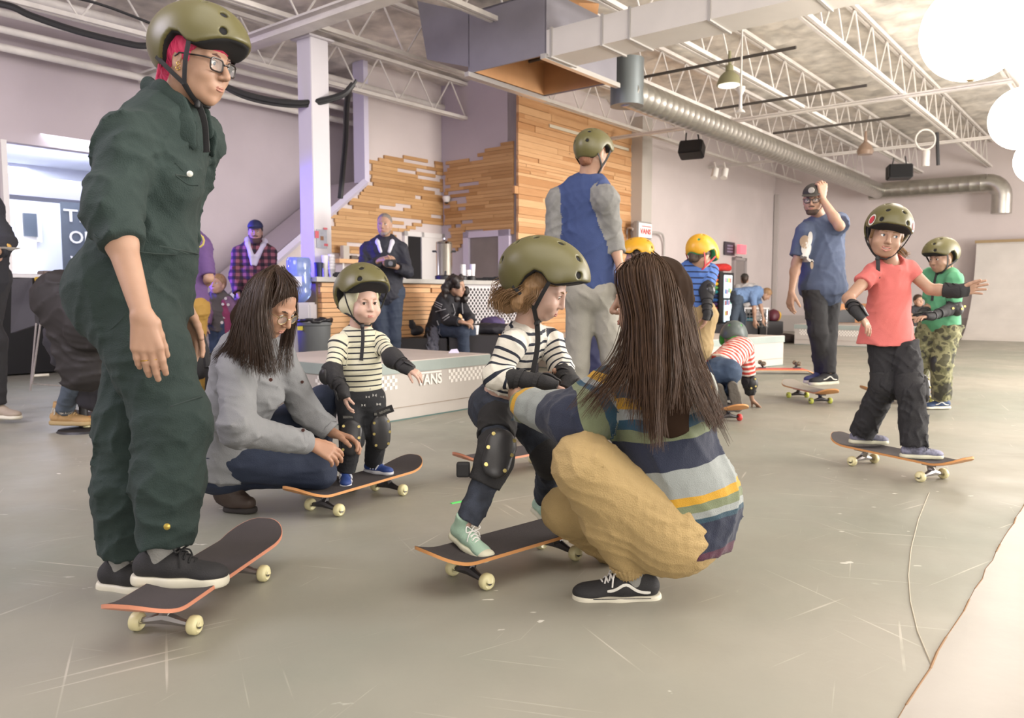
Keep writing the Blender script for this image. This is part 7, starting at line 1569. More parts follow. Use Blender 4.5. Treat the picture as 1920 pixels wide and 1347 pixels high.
def greenboy():
    H = 1.36
    J = pose('green', H, dict(neck=(1775, 512, 6.42), pel=(1764, 602, 6.45), face=-62, pface=-60, shL=(1790, 524, '-'), elL=(1788, 578, 6.28), wrL=(1744, 594, 6.15), elR=(1745, 570, 6.5), wrR=(1725, 596, 6.3),
        knL=(1764, 682, 6.35), anL=(1766, 752, 6.44), knR=(1722, 678, 6.50), anR=(1722, 735, 6.75), head=(1765, 484, 6.38), hy=-72, hp=10))
    t = person('boy in green tee, camouflage trousers and olive helmet behind the coral girl', H, J, M_skin, .96, .4, hh=.006, base=V((3.5, 6.45, 0)), hands=dict(L=dict(d=(-1, -.2, -.05), palm=(0, 0, -1)), R=dict(d=(-1, -.2, 0), palm=(0, 0, -1))), neckr=.045)
    k = J['k']; f = Fld(); torso_prims(f, J, k, .015, chest=.14, waist=.135, hipw=.165, flat=.80); pe = J['pel']; f.cone(pe, pe - J['up'] * .03, .15, .152, .03, cut='b', flat=J['pf'], f=.8)
    for S in 'RL': sleeve(f, J, S, k, .012, (.062, .058, .05), .40, 0)
    f.mesh('green_tee', M_green, t, h=.009, wr=folds(.007, 10, 71)); trousers(t, J, k, M_camo, .014, .009, (.12, .095, .09, .08), .95, folds_=(.013, 13, 9), waist_up=-.02, clip=True)
    for S in 'RL':
        knee_pad(t, J, S, k, dirv(-75), r=.085, h=.008, rivets=False); wrist_guard(t, J, S, k, V((-1, -.2, 0)), V((0, 0, -1)), h=.008, r=.045)
        shoe(t, J, S, dirv(-84), .225, M_navyshoe, M_vsole, side=mat('white_leather') if S == 'L' else None, h=.007, low=.065)
    e, a, b = J['elL'], J['shL'], J['wrL']; f = Fld(); f.cone(a.lerp(e, .45), e, .055, .055, .02); f.cone(e, e.lerp(b, .45), .055, .045, .02); o = f.mesh('elbow_pad', M_pad, t, h=.008, wr=folds(.004, 20, 3)); f = Fld(); f.ell(e + V((.01, -.035, -.01)), (.05, .04, .055), k=.01); f.mesh('pad_shell', M_cap, o, h=.008)
    mb = MB(); [mb.tube([e + V((x, -.078, z)), e + V((x, -.086, z))], .010, 8) for x, z in ((-.05, .0), (.02, -.005), (.04, .015))]; mb.build('rivet_pattern', M_gold, o)
    hair_cap(t, J, M_hairl, grow=.006, back=-.085, line=.05, h=.007); helmet(t, J, pitch=6, off=(0, 0, .022), size=1.10, h=.006, dangle=.22, dangle_dir=(-.12, 0, -1), strapm=None); return t
# ------------------------------------------------------------------ 9. man touching his cap
M_ctee = mat('slate_tee', '4c566e', .85, bump=.2, bscale=240, var=.08, vscale=10); M_blkj = mat('black_jeans', '28272a', .8, bump=.3, bscale=240, var=.12, vscale=9); M_capb = mat('dark_cap', '38342f', .7)
def cap(t, J, m, s=None, h=.006, front=None, tip=8, brimL=.075, brimm=None):
    s = s or J['s']; T = J['T']; R = J['R']; f = Fld(); f.ell(T(0, -.012, .045), (.088 * s, .106 * s, .088 * s), R, k=0); f.half(T(0, 0, .045), R @ V((0, -.05, -1)), .004); o = f.mesh('cap', m, t, h=h)
    g = Fld(); g.ell(T(0, .105, .045), (.075 * s, brimL * s, .006), R @ Matrix.Rotation(math.radians(-tip), 3, 'X'), k=0); g.mesh('brim', brimm or m, o, h=.004)
    if front: q = T(0, .097, .080); MB().lathe([(.0001, .0), (.026 * s, .0), (.022 * s, .004), (.0001, .005)], q, 16, M=(R @ V((0, 1, .25))).to_track_quat('Z', 'Y').to_matrix()).build('badge', front, o)
    return o
def capman():
    H = 1.86
    J = pose('capman', H, dict(neck=(1541, 418, 6.78), pel=(1543, 536, 6.80), face=-12, pface=-25, shR=(1510, 436, 6.72), shL=(1573, 416, 6.86), elR=(1493, 494, 6.72), wrR=(1484, 548, 6.6), elL=(1574, 424, 6.55), wrL=(1541, 372, 6.62),
        hipR=(1527, 545, 6.76), hipL=(1556, 545, 6.84), knR=(1534, 624, 6.72), anR=(1541, 700, 6.86), knL=(1552, 624, 6.80), anL=(1554, 704, 6.74), head=(1525, 374, 6.70), hy=-30, hp=10))
    t = person('bearded man in slate tee and black jeans, one hand on his grey cap', H, J, M_skin, 1.0, 0, iris=M_iris, brow=M_haird, hh=.0058, base=V((2.65, 6.8, 0)), fem=0, hands=dict(R=dict(d=(-.15, -.1, -1), palm=(.8, .3, 0), curl=(.35, .4, .45, .5)), L=dict(d=(-.05, -.1, 1), palm=(-.2, .8, .2), curl=(.8, .8, .8, .8))))
    k = J['k']; f = Fld(); torso_prims(f, J, k, .014, chest=.155, waist=.142, hipw=.165, flat=.74); pe = J['pel']; f.cone(pe + J['up'] * .06, pe - J['up'] * .07, .180, .195, .03, cut='b', flat=J['pf'], f=.84)
    f.ell(pe - J['up'] * .02, (.185, .16, .10), k=.05); sleeve(f, J, 'R', k, .014, (.064, .060, .05), .40, 0); sleeve(f, J, 'L', k, .014, (.064, .060, .05), .40, 0)
    tee = f.mesh('tee_shirt', M_ctee, t, h=.009, wr=folds(.009, 9, 81))
    # pale rounded print on the chest, left plain
    pm = mat('tee_print', 'b4b0ac', .8); pb = mat('tee_print_brown', '94806c', .8)
    for (cx_, cy_, rx, ry, m_) in ((1520, 452, 9, 13, pb), (1524, 466, 11, 14, pm), (1521, 483, 10, 9, pm), (1530, 445, 5, 13, pm), (1521, 497, 3, 8, pb)):
        pts = [[press(f, P(cx_ + rx * q * math.cos(a * PI / 8), cy_ + ry * q * math.sin(a * PI / 8), 6.5), (0, 1, 0), cap=.6) - V((0, .014, 0)) for a in range(16)] for q in (.02, .5, 1)]; MB().loft(pts, True, False).build('chest_print', m_, tee, smooth=True)
    trousers(t, J, k, M_blkj, .006, .009, (.092, .068, .058, .052), .97, folds_=(.008, 14, 7), waist_up=-.02, clip=True)
    shoe(t, J, 'R', dirv(-62), .29, mat('blue_lit_shoe', '3a3f6a', .6), M_vsole, h=.007); shoe(t, J, 'L', dirv(-68), .29, M_vblk, M_vsole, side=mat('white_leather'), h=.006)  # blue light on the right shoe is put into its colour
    T = J['T']; s = J['s']; R = J['R']; f = Fld(); f.cone(T(-.052, .015, -.06), T(-.02, .06, -.10), .022, .024, .02); f.cone(T(.052, .015, -.06), T(.02, .06, -.10), .022, .024, .02); f.cone(T(-.02, .07, -.098), T(.02, .07, -.098), .022, .022, .02); f.cone(T(-.022, .086, -.054), T(.022, .086, -.054), .006, .006, .01); f.mesh('beard', mat('dark_beard', '4a3a30', .8, bump=.5, bscale=200), t, h=.005, wr=folds(.002, 60, 2))
    hair_cap(t, J, M_haird, grow=.003, back=-.05, line=.06, h=.006); cap(t, J, M_capb, front=mat('cap_badge', '9a968e', .5)); glasses(t, J, mat('dark_frame', '2a2622', .3), hgt=.034, w=.046, r=.003); return t
# ------------------------------------------------------------------ 10. crawling child
M_rstr = ramp_mat('red_stripes', [(0, 'c4443a'), (.022, 'e0d6ce'), (.040, 'c4443a')], periodic=.040); M_bjean = mat('blue_denim', '33435a', .8, bump=.3, bscale=240, var=.15, vscale=9)
def crawler():
    H = 1.12
    J = pose('crawl', H, dict(neck=(1388, 652, 6.42), pel=(1353, 690, 6.12), face=170, pface=176, shR=(1400, 668, 6.36), shL=(1370, 664, 6.5), elR=(1404, 716, 6.42), wrR=(1410, 750, 6.52), elL=(1362, 700, 6.7), wrL=(1358, 735, 6.8),
        hipR=(1366, 700, 6.1), hipL=(1340, 700, 6.14), knR=(1366, 735, 6.28), anR=(1374, 732, 6.0), knL=(1342, 735, 6.3), anL=(1348, 736, 6.02), head=(1376, 640, 6.55), hy=172, hp=38))
    t = person('child in red striped tee and jeans crawling on a skateboard, soles toward the camera', H, J, M_skin, .95, .5, hh=.006, base=V((1.6, 6.1, 0)), hands=dict(R=dict(d=(.55, .2, -.5), palm=(0, 0, -1), curl=(.05, .05, .05, .05), spread=.15, s=1.1), L=dict(d=(0, .8, -.4), palm=(0, 0, -1))), neckr=.045)
    k = J['k']; f = Fld(); nk, pe = J['neck'], J['pel']; tf = V((0, .2, -1)); f.cone(nk, pe + V((0, .05, .01)), .115, .125, .03, 0, flat=tf, f=.8, cut='b')
    sleeve(f, J, 'R', k, .016, (.07, .066, .05), .36, 1); sleeve(f, J, 'L', k, .016, (.07, .066, .05), .4, 1); f.mesh('striped_tee', M_rstr, t, h=.008, wr=folds(.006, 14, 91))
    J['pf'] = V((0, .8, -.6)).normalized()
    def ex(f_): f_.ell(J['hipR'] + V((0, -.02, .01)), (.10, .10, .105), k=.03); f_.ell(J['hipL'] + V((0, -.02, .01)), (.10, .10, .105), k=.03)
    trousers(t, J, k, M_bjean, .008, .008, (.11, .08, .07, .06), .85, 'jeans', extra=ex)
    for S in 'RL':
        an = J['an' + S]; u_, T_ = shoe(t, J, S, V((.28, .14, -1)), .24, mat('black_sneaker', '2f2e30', .7), mat('worn_sole', '5c564e', .8, bump=.6, bscale=60), up=(.05, 1, .15), h=.006, low=.05)
    e, a, b = J['elR'], J['shR'], J['wrR']; f = Fld(); f.cone(e.lerp(a, .2), e, .05, .056, .02, cut='a'); f.cone(e, e.lerp(b, .6), .056, .046, .02, cut='b'); o = f.mesh('elbow_pad', M_pad, t, h=.006, wr=folds(.005, 22, 3)); f = Fld(); f.ell(e + V((.02, -.04, -.01)), (.045, .03, .06), k=.01); f.mesh('pad_shell', M_cap, o, h=.006)
    mb = MB(); [mb.tube([e + V((x, -.068, z)), e + V((x, -.076, z))], .008, 8) for x, z in ((.03, .03), (.035, -.03), (.0, -.045))]; mb.build('rivet_pattern', M_gold, o)
    m = mat('grey_shell', '5c6664', .4); sh, HT = helmet(t, J, m=m, pitch=-4, off=(0, 0, .02), size=1.10, h=.006, straps=False, liner=mat('green_liner', '4fae44', .7))
    return t
# ------------------------------------------------------------------ 11, 12. children in yellow helmets
M_bstr = ramp_mat('blue_stripes', [(0, '4a6cae'), (.034, '1f2a4a'), (.046, '4a6cae')], periodic=.046, bump=.2); M_yel = mat('yellow_shell', 'd69f26', .35); M_khk = mat('tan_cargo', '9a845e', .85, bump=.3, bscale=200, var=.08, vscale=8)
def bluekid():
    H = 1.36
    J = pose('bluekid', H, dict(neck=(1306, 500, 6.2), pel=(1302, 592, 6.2), face=170, shL=(1276, 512, 6.2), shR=(1332, 510, 6.18), elR=(1325, 546, 6.1), wrR=(1326, 588, 6.0), elL=(1275, 560, 6.3), wrL=(1280, 590, 6.5), knR=(1312, 655, 6.15), anR=(1312, 745, 6.2), knL=(1286, 660, 6.2), anL=(1285, 745, 6.25), head=(1313, 482, 6.16), hy=128, hp=32))
    t = person('child in blue striped tee and yellow helmet seen from behind', H, J, M_skin, .96, .4, hh=.006, base=V((1.45, 6.2, 0)), hands=dict(R=dict(d=(-.2, .1, -1), palm=(-1, 0, 0))), neckr=.045)
    k = J['k']; f = Fld(); nk, pe, up, tf = J['neck'], J['pel'], J['up'], J['tf']; f.cone(nk - up * .05, pe - up * .01, .130, .134, .04, 0, .0, flat=tf, f=.75, cut='b')
    for S, sg in (('R', 1), ('L', -1)): f.cone(nk + J['rt'] * sg * .03 - up * .02, J['sh' + S], .05, .055, .03, 2)
    sleeve(f, J, 'R', k, .012, (.06, .056, .05), .34, 1); sleeve(f, J, 'L', k, .012, (.06, .056, .05), .36, 1)
    f.mesh('striped_tee', [M_bstr, M_bstr, mat('blue_plain', '4a6cae', .85)], t, h=.008, wr=folds(.006, 12, 92), tagmat={1: 1, 2: 2})
    trousers(t, J, k, M_khk, .018, .009, (.115, .10, .09, .08), .05, 'cargo_shorts', (.011, 11, 8), bum=.08)
    for S in 'RL': knee_pad(t, J, S, k, dirv(150), r=.085, h=.008, rivets=False); shoe(t, J, S, dirv(150), .22, M_vblk2, M_vsole, h=.008)
    e, a, b = J['elR'], J['shR'], J['wrR']; f = Fld(); f.cone(e.lerp(a, .5), e, .052, .058, .02, cut='a'); f.cone(e, e.lerp(b, .45), .058, .046, .02, cut='b'); o = f.mesh('elbow_pad', M_pad, t, h=.007); f = Fld(); f.ell(e + V((.015, -.03, .0)), (.045, .04, .06), k=.01); f.mesh('pad_shell', mat('glossy_cap', '2a2a2c', .2), o, h=.006)
    wrist_guard(t, J, 'R', k, V((-.2, .1, -1)), V((-1, 0, 0)), r=.045, h=.007)
    hair_cap(t, J, M_hairb, grow=.008, back=-.06, h=.006); helmet(t, J, m=M_yel, pitch=0, off=(0, .0, .03), size=1.08, h=.006, liner=mat('green_liner2', '2f8a5c', .7), strapm=mat('red_strap', 'b8323a', .6), dangle=0); return t
def yellowkid():
    H = 1.36
    J = pose('yellowkid', H, dict(neck=(1190, 502, 6.9), pel=(1190, 590, 6.9), face=-150, elR=(1210, 550, '+'), wrR=(1205, 595, 6.8), elL=(1165, 550, '+'), wrL=(1160, 595, 6.8), knR=(1195, 650, 6.9), anR=(1195, 739, 6.9), knL=(1180, 650, 6.9), anL=(1180, 739, 6.9), head=(1194, 480, 6.88), hy=-100, hp=5))
    t = person('child in plain yellow helmet mostly hidden behind the long-haired woman', H, J, M_skin, .96, .4, hh=.006, base=V((1.1, 6.9, 0)), neckr=.045)
    k = J['k']; f = Fld(); torso_prims(f, J, k, .012, chest=.14, waist=.135, hipw=.15); [sleeve(f, J, S, k, .012, end=.4) for S in 'RL']; f.mesh('tee_shirt', mat('brown_tee', '6a4e44', .8), t, h=.012); trousers(t, J, k, M_blkj, h=.012); [shoe(t, J, S, dirv(-150), .22, M_vblk2, M_vsole, h=.01) for S in 'RL']
    hair_cap(t, J, M_hairb, grow=.005, back=-.06, h=.007); helmet(t, J, m=M_yel, pitch=0, off=(0, 0, .022), size=1.05, h=.006, dangle=0); return t
# ------------------------------------------------------------------ 13, 14, 22. far people
def simple(name, H, sp, label, base, top, bottom, skin=None, hair=None, hairback=-.06, sleeves=.9, kw={}, arms='RL', hands=None, shoe_m=None, face=True, ext=.012, h=.012, tops=(.155, .142, .15), foot=0, hh=.007, grow=.008, hem=.04, hs=1.0, kid=0, foldamp=.01, trn='trousers', topn='shirt', fem=.5, shoes=True, line=.045, tr=(.092, .068, .06, .055)):
    J = pose(name, H, sp); t = person(label, H, J, skin or M_skin, hs, kid, hh=hh, base=V(base), arms=arms, hands=hands, face=face, fem=fem, brow=hair, **kw); k = J['k']; f = Fld()
    torso_prims(f, J, k, ext, *tops, flat=.72); pe = J['pel']; f.cone(pe, pe - J['up'] * hem, tops[2] * k + ext, (tops[2] + .005) * k + ext, .03, cut='b', flat=J['pf'], f=.76)
    for S in arms: sleeve(f, J, S, k, ext, end=sleeves, tg=1)
    J['top'] = f.mesh(topn, top, t, h=h, wr=folds(foldamp, 9, len(name) + 3)); J['topf'] = f
    if 'knR' in J: trousers(t, J, k, bottom, .008, h, tr, .95, trn, (.008, 11, 5), bum=.05)
    for S in 'RL':
        if 'an' + S in J and shoes: shoe(t, J, S, dirv(sp.get('ft' + S, sp['face'])), .27 * k, shoe_m or M_vblk2, M_vsole, h=.009)
    if hair: hair_cap(t, J, hair, grow=grow, back=hairback, h=.007, line=line)
    return t, J
def far():
    Yb = 15.8
    t, J = simple('bend', 1.80, dict(neck=(1424, 549, Yb), pel=(1382, 556, Yb), face=80, pface=80, head=(1437, 552, Yb), hy=80, hp=50, elR=(1414, 578, Yb - .2), wrR=(1415, 600, Yb - .2), elL=(1426, 574, Yb + .15), wrL=(1431, 596, Yb + .15), shR=(1412, 555, Yb - .15), shL=(1418, 555, Yb + .18), hipR=(1384, 562, Yb - .1), hipL=(1382, 562, Yb + .1), knR=(1376, 597, Yb - .1), anR=(1374, 634, Yb - .1), knL=(1392, 597, Yb + .1), anL=(1390, 632, Yb + .1)),
        'man in faded blue tee and jeans bending down over the black boxes', (4.45, Yb, 0), mat('faded_blue', '6a83a8', .85), mat('slate_jeans', '3f4a58', .8), hair=M_hairl, sleeves=.42, topn='tee_shirt', trn='jeans', fem=0, hands=dict(R=dict(d=(0, 0, -1), palm=(.5, .5, 0)), L=dict(d=(0, 0, -1), palm=(.5, -.5, 0))))
    t, J = simple('crowncap', 1.75, dict(neck=(1399, 536, 17.4), pel=(1401, 580, 17.4), face=170, head=(1396, 524, 17.4), hy=170, knR=(1404, 612, 17.4), anR=(1404, 630, 17.5), knL=(1398, 612, 17.4), anL=(1398, 630, 17.5), elR=(1412, 556, 17.4), wrR=(1412, 570, 17.3), elL=(1386, 556, 17.4), wrL=(1386, 570, 17.3)),
        'person in pale grey tee and dark cap seen from behind, beyond the bending man', (5.2, 17.4, 0), mat('pale_grey_tee', 'b4b0ae', .85), M_blkj, hair=M_hairb, sleeves=.4, topn='tee_shirt', face=False)
    cap(t, J, M_capb, h=.008)
    t, J = simple('seatedkid', 1.3, dict(neck=(1722, 577, 14.6), pel=(1722, 606, 14.6), face=5, head=(1722, 564, 14.55), knR=(1712, 606, 14.2), anR=(1712, 634, 14.15), knL=(1731, 606, 14.2), anL=(1731, 634, 14.15), elR=(1708, 592, 14.5), wrR=(1716, 602, 14.3), elL=(1736, 592, 14.5), wrL=(1730, 602, 14.3)),
        'child with dark hair in black tee sitting far back by the wall', (7.5, 14.6, 0), mat('black_tee', '2b2a2e', .85), M_blkj, hair=M_hairb, sleeves=.4, topn='tee_shirt', hs=.95, kid=.4)
# ------------------------------------------------------------------ 15. man with a camera
def cameraman():
    t, J = simple('cameraman', 1.86, dict(neck=(722, 454, 8.7), pel=(723, 548, 8.75), face=8, head=(721, 421, 8.62), hy=-6, hp=4, shR=(690, 467, 8.72), shL=(752, 467, 8.72), elR=(680, 512, 8.62), wrR=(712, 488, 8.42), elL=(764, 510, 8.66), wrL=(742, 500, 8.42), knR=(714, 632, 8.65), anR=(710, 700, 8.75), knL=(738, 632, 8.72), anL=(740, 700, 8.8)),
        'man in navy jacket and jeans holding a camera in front of the bar', (-1.4, 8.7, 0), mat('navy_jacket', '23242f', .75, bump=.2, bscale=60), mat('dark_jean2', '2b3547', .8), hair=M_hairg, sleeves=.94, topn='jacket', trn='jeans', fem=0, hh=.0062, h=.010, tops=(.165, .16, .165), hem=.06,
        hands=dict(R=dict(d=(.7, -.4, .15), palm=(.6, .2, -.5), curl=(.5, .6, .6, .6)), L=dict(d=(-.7, -.4, .2), palm=(-.5, .3, .6), curl=(.5, .6, .6, .6))), grow=.004, line=.078)
    nk, up, tf, rt = J['neck'], J['up'], J['tf'], J['rt']; g = Fld(); m = mat('white_fleece', 'c8c6d0', .9, bump=.5, bscale=60)
    for sg in (1, -1): g.chain([nk + up * .05 - tf * .05 + rt * sg * .03, nk + up * .045 + rt * sg * .075, nk + up * .0 + rt * sg * .075 + tf * .09, nk - up * .10 + rt * sg * .045 + tf * .14], [.024, .028, .028, .018], .015)
    g.mesh('fleece_collar', m, t, h=.008); g = Fld(); g.cone(nk + tf * .05 + up * .02, nk - up * .13 + tf * .085, .045, .045, .01); g.mesh('shirt', mat('grey_shirt', '5a6066', .8), t, h=.008)
    T = J['T']; f = Fld(); f.cone(T(-.05, .02, -.065), T(-.018, .065, -.098), .021, .022, .02); f.cone(T(.05, .02, -.065), T(.018, .065, -.098), .021, .022, .02); f.mesh('beard', mat('grey_beard', '8a7c74', .8, bump=.5, bscale=200), t, h=.006)
    c = P(732, 494, 8.33); cm = empty('photo_camera', 'small black camera held by the man in the navy jacket', 'camera', c); MB().box(c, (.12, .05, .08)).build('camera_body', M_black, cm, bevel=.01); MB().cyl(c + V((0, -.02, -.002)), c + V((.015, -.09, -.004)), .032, 18).build('camera_lens', M_black, cm, smooth=True)
    MB().cyl(c + V((.016, -.092, -.004)), c + V((.0162, -.093, -.004)), .024, 16).build('lens_glass', mat('lens_glass', '23203a', .05), cm)
# ------------------------------------------------------------------ 16. man in plaid, 17. child in pink jacket, 18. purple tee
def plaid_mat():
    m = mat('plaid_wool', '5a2a34', .85, bump=.3, bscale=120); nt = m.node_tree; b = nt.nodes['Principled BSDF']; L = nt.links.new; tc = nt.nodes.new('ShaderNodeTexCoord'); sp = nt.nodes.new('ShaderNodeSeparateXYZ'); L(tc.outputs['Object'], sp.inputs[0]); outs = []
    for ax in ('X', 'Z'):
        a = nt.nodes.new('ShaderNodeMath'); a.operation = 'MULTIPLY'; a.inputs[1].default_value = 13.0; L(sp.outputs[ax], a.inputs[0]); f = nt.nodes.new('ShaderNodeMath'); f.operation = 'FRACT'; L(a.outputs[0], f.inputs[0]); g = nt.nodes.new('ShaderNodeMath'); g.operation = 'GREATER_THAN'; g.inputs[1].default_value = .5; L(f.outputs[0], g.inputs[0]); outs.append(g.outputs[0])
    s = nt.nodes.new('ShaderNodeMath'); s.operation = 'ADD'; L(outs[0], s.inputs[0]); L(outs[1], s.inputs[1]); d = nt.nodes.new('ShaderNodeMath'); d.operation = 'DIVIDE'; d.inputs[1].default_value = 2; L(s.outputs[0], d.inputs[0])
    r = nt.nodes.new('ShaderNodeValToRGB'); e = r.color_ramp.elements; r.color_ramp.interpolation = 'CONSTANT'; e[0].color = lin('8a5258'); e[1].position = .9; e[1].color = lin('221c22'); x = e.new(.4); x.color = lin('4e2c34'); L(d.outputs[0], r.inputs[0]); L(r.outputs[0], b.inputs['Base Color']); return m
def plaidman():
    t, J = simple('plaid', 1.82, dict(neck=(480, 462, 9.2), pel=(474, 560, 9.25), face=14, head=(479, 434, 9.12), hy=14, hp=6, shR=(447, 474, 9.15), shL=(507, 474, 9.2), elR=(440, 520, 9.12), wrR=(447, 554, 9.0), elL=(508, 520, 9.2), wrL=(500, 560, 9.1), knR=(460, 632, 9.2), anR=(458, 700, 9.25), knL=(484, 632, 9.2), anL=(484, 700, 9.25)),
        'bearded man in dark plaid jacket, white hood and navy cap by the stairs', (-3.0, 9.2, 0), plaid_mat(), M_blkj, hair=M_haird, sleeves=.95, topn='plaid_jacket', fem=0, hh=.0065, h=.010, tops=(.17, .165, .17), hem=.08, hands=dict(R=dict(d=(.1, 0, -1), palm=(.5, .5, 0), curl=(.9, .9, .9, .9))))
    nk, up, tf, rt = J['neck'], J['up'], J['tf'], J['rt']; g = Fld(); m = mat('white_hood', 'c4bfc6', .9, bump=.3, bscale=60)
    for sg in (1, -1): g.chain([nk + up * .06 - tf * .06, nk + up * .06 + rt * sg * .085, nk + up * .02 + rt * sg * .08 + tf * .07, nk - up * .10 + rt * sg * .035 + tf * .14, nk - up * .20 + rt * sg * .02 + tf * .15], [.04, .04, .034, .028, .018], .02)
    g.mesh('hood', m, t, h=.009); T = J['T']; f = Fld(); f.cone(T(-.054, .015, -.055), T(-.02, .062, -.10), .026, .030, .02); f.cone(T(.054, .015, -.055), T(.02, .062, -.10), .026, .03, .02); f.cone(T(-.02, .07, -.11), T(.02, .07, -.11), .028, .028, .02); f.cone(T(-.026, .086, -.052), T(.026, .086, -.052), .008, .008, .01); f.mesh('beard', mat('brown_beard', '4a3630', .8, bump=.5, bscale=200), t, h=.006)
    cap(t, J, mat('navy_cap', '23284a', .7), h=.007)
def pinkchild():
    t, J = simple('pink', 1.14, dict(neck=(410, 552, 8.55), pel=(410, 606, 8.6), face=-2, head=(408, 533, 8.52), hy=-12, hp=-6, shR=(394, 562, 8.55), shL=(426, 562, 8.55), elR=(391, 586, 8.5), wrR=(386, 612, 8.45), elL=(438, 578, 8.55), wrL=(447, 564, 8.8), knR=(402, 650, 8.6), anR=(402, 695, 8.6), knL=(420, 650, 8.6), anL=(420, 695, 8.6)),
        'small child in maroon pink jacket holding the plaid man\'s hand', (-3.2, 8.6, 0), mat('dotted_grey', '4c4644', .85), mat('blue_jean3', '2c3a52', .8), hair=M_hairl, sleeves=.9, topn='dotted_top', trn='jeans', hs=.93, kid=.5, hh=.006, h=.009, hem=.08, kw=dict(neckr=.044), grow=.010)
    nk, up, tf, rt, pe = J['neck'], J['up'], J['tf'], J['rt'], J['pel']; k = J['k']; m = mat('maroon_fleece', '7e3352', .9, bump=.4, bscale=70); g = Fld()
    for S, sg in (('R', 1), ('L', -1)): g.chain([nk + rt * sg * .04, nk - up * .08 + rt * sg * .085 + tf * .02, nk.lerp(pe, .6) + rt * sg * .10 + tf * .02, pe - up * .08 + rt * sg * .12 + tf * .02], [.04, .052, .055, .055], .03); sleeve(g, J, S, k, .018, end=.92, tg=1)
    g.mesh('jacket', [m, mat('lilac_sleeve', '6e5068', .85)], t, h=.008, wr=folds(.006, 14, 3), tagmat={1: 1})
    mb = MB(); f = J['topf']
    for px, py in ((412, 560), (416, 572), (406, 571), (417, 586), (407, 596), (417, 605)):
        q = press(f, P(px, py, 8.3), (0, 1, 0)) - V((0, .012, 0)); mb.tube([q, q - V((0, .004, 0))], .016, 10)
    mb.build('dots', mat('dot_pale', 'b8b0ae', .8), J['top'])
def purple():
    t, J = simple('purple', 1.74, dict(neck=(350, 440, 6.6), pel=(352, 566, 6.6), face=-160, head=(348, 405, 6.6), hy=-140, hp=5, shR=(380, 462, 6.6), shL=(318, 462, 6.6), elR=(392, 522, 6.55), wrR=(372, 545, 6.85), elL=(320, 525, 6.7), wrL=(330, 560, 6.9), hipR=(366, 580, 6.6), hipL=(340, 580, 6.6), knR=(366, 665, 6.6), anR=(372, 742, 6.6), knL=(338, 665, 6.6), anL=(335, 742, 6.6)),
        'person in purple tee and mustard trousers half hidden behind the jumpsuit woman', (-2.7, 6.6, 0), mat('purple_tee', '5e4474', .85, var=.06), mat('mustard_trousers', '9a7836', .8), hair=M_haird, sleeves=.46, topn='tee_shirt', hh=.007, h=.009, hem=.13, tops=(.15, .145, .15), face=False, shoes=True)
    f = J['topf']; c = press(f, P(373, 452, 6.3), (0, 1, 0)); MB().tube([c + V((.045 * math.cos(a * PI / 5), -.012, .05 * math.sin(a * PI / 5))) for a in range(11)], .008, 6).build('chest_badge', mat('badge_yellow', 'b8a85a', .7), J['top'])
    c2 = P(372, 700, 6.5); g = Fld(); g.cone(J['knR'], J['knR'] + V((.02, -.02, -.14)), .085, .08, .02); g.mesh('knee_pad', M_pad, t, h=.009)
    mb = MB(); tg_ = empty('folded_scooter', 'black folded straps and bar leaning between the child and purple tee person', 'scooter', P(400, 690, 6.4))
    mb.tube([P(377, 628, 6.3), P(386, 660, 6.28), P(390, 690, 6.25)], .03, 8); mb.build('strap_run', M_strap, tg_, smooth=True); MB().tube([P(386, 672, 6.3), P(400, 666, 6.35), P(408, 655, 6.4)], .025, 8).build('strap_run', M_strap, tg_, smooth=True)
    MB().tube([P(390, 690, 6.25), P(388, 745, 6.3), P(388, 765, 6.3)], .02, 8).build('strap_run', M_strap, tg_, smooth=True)
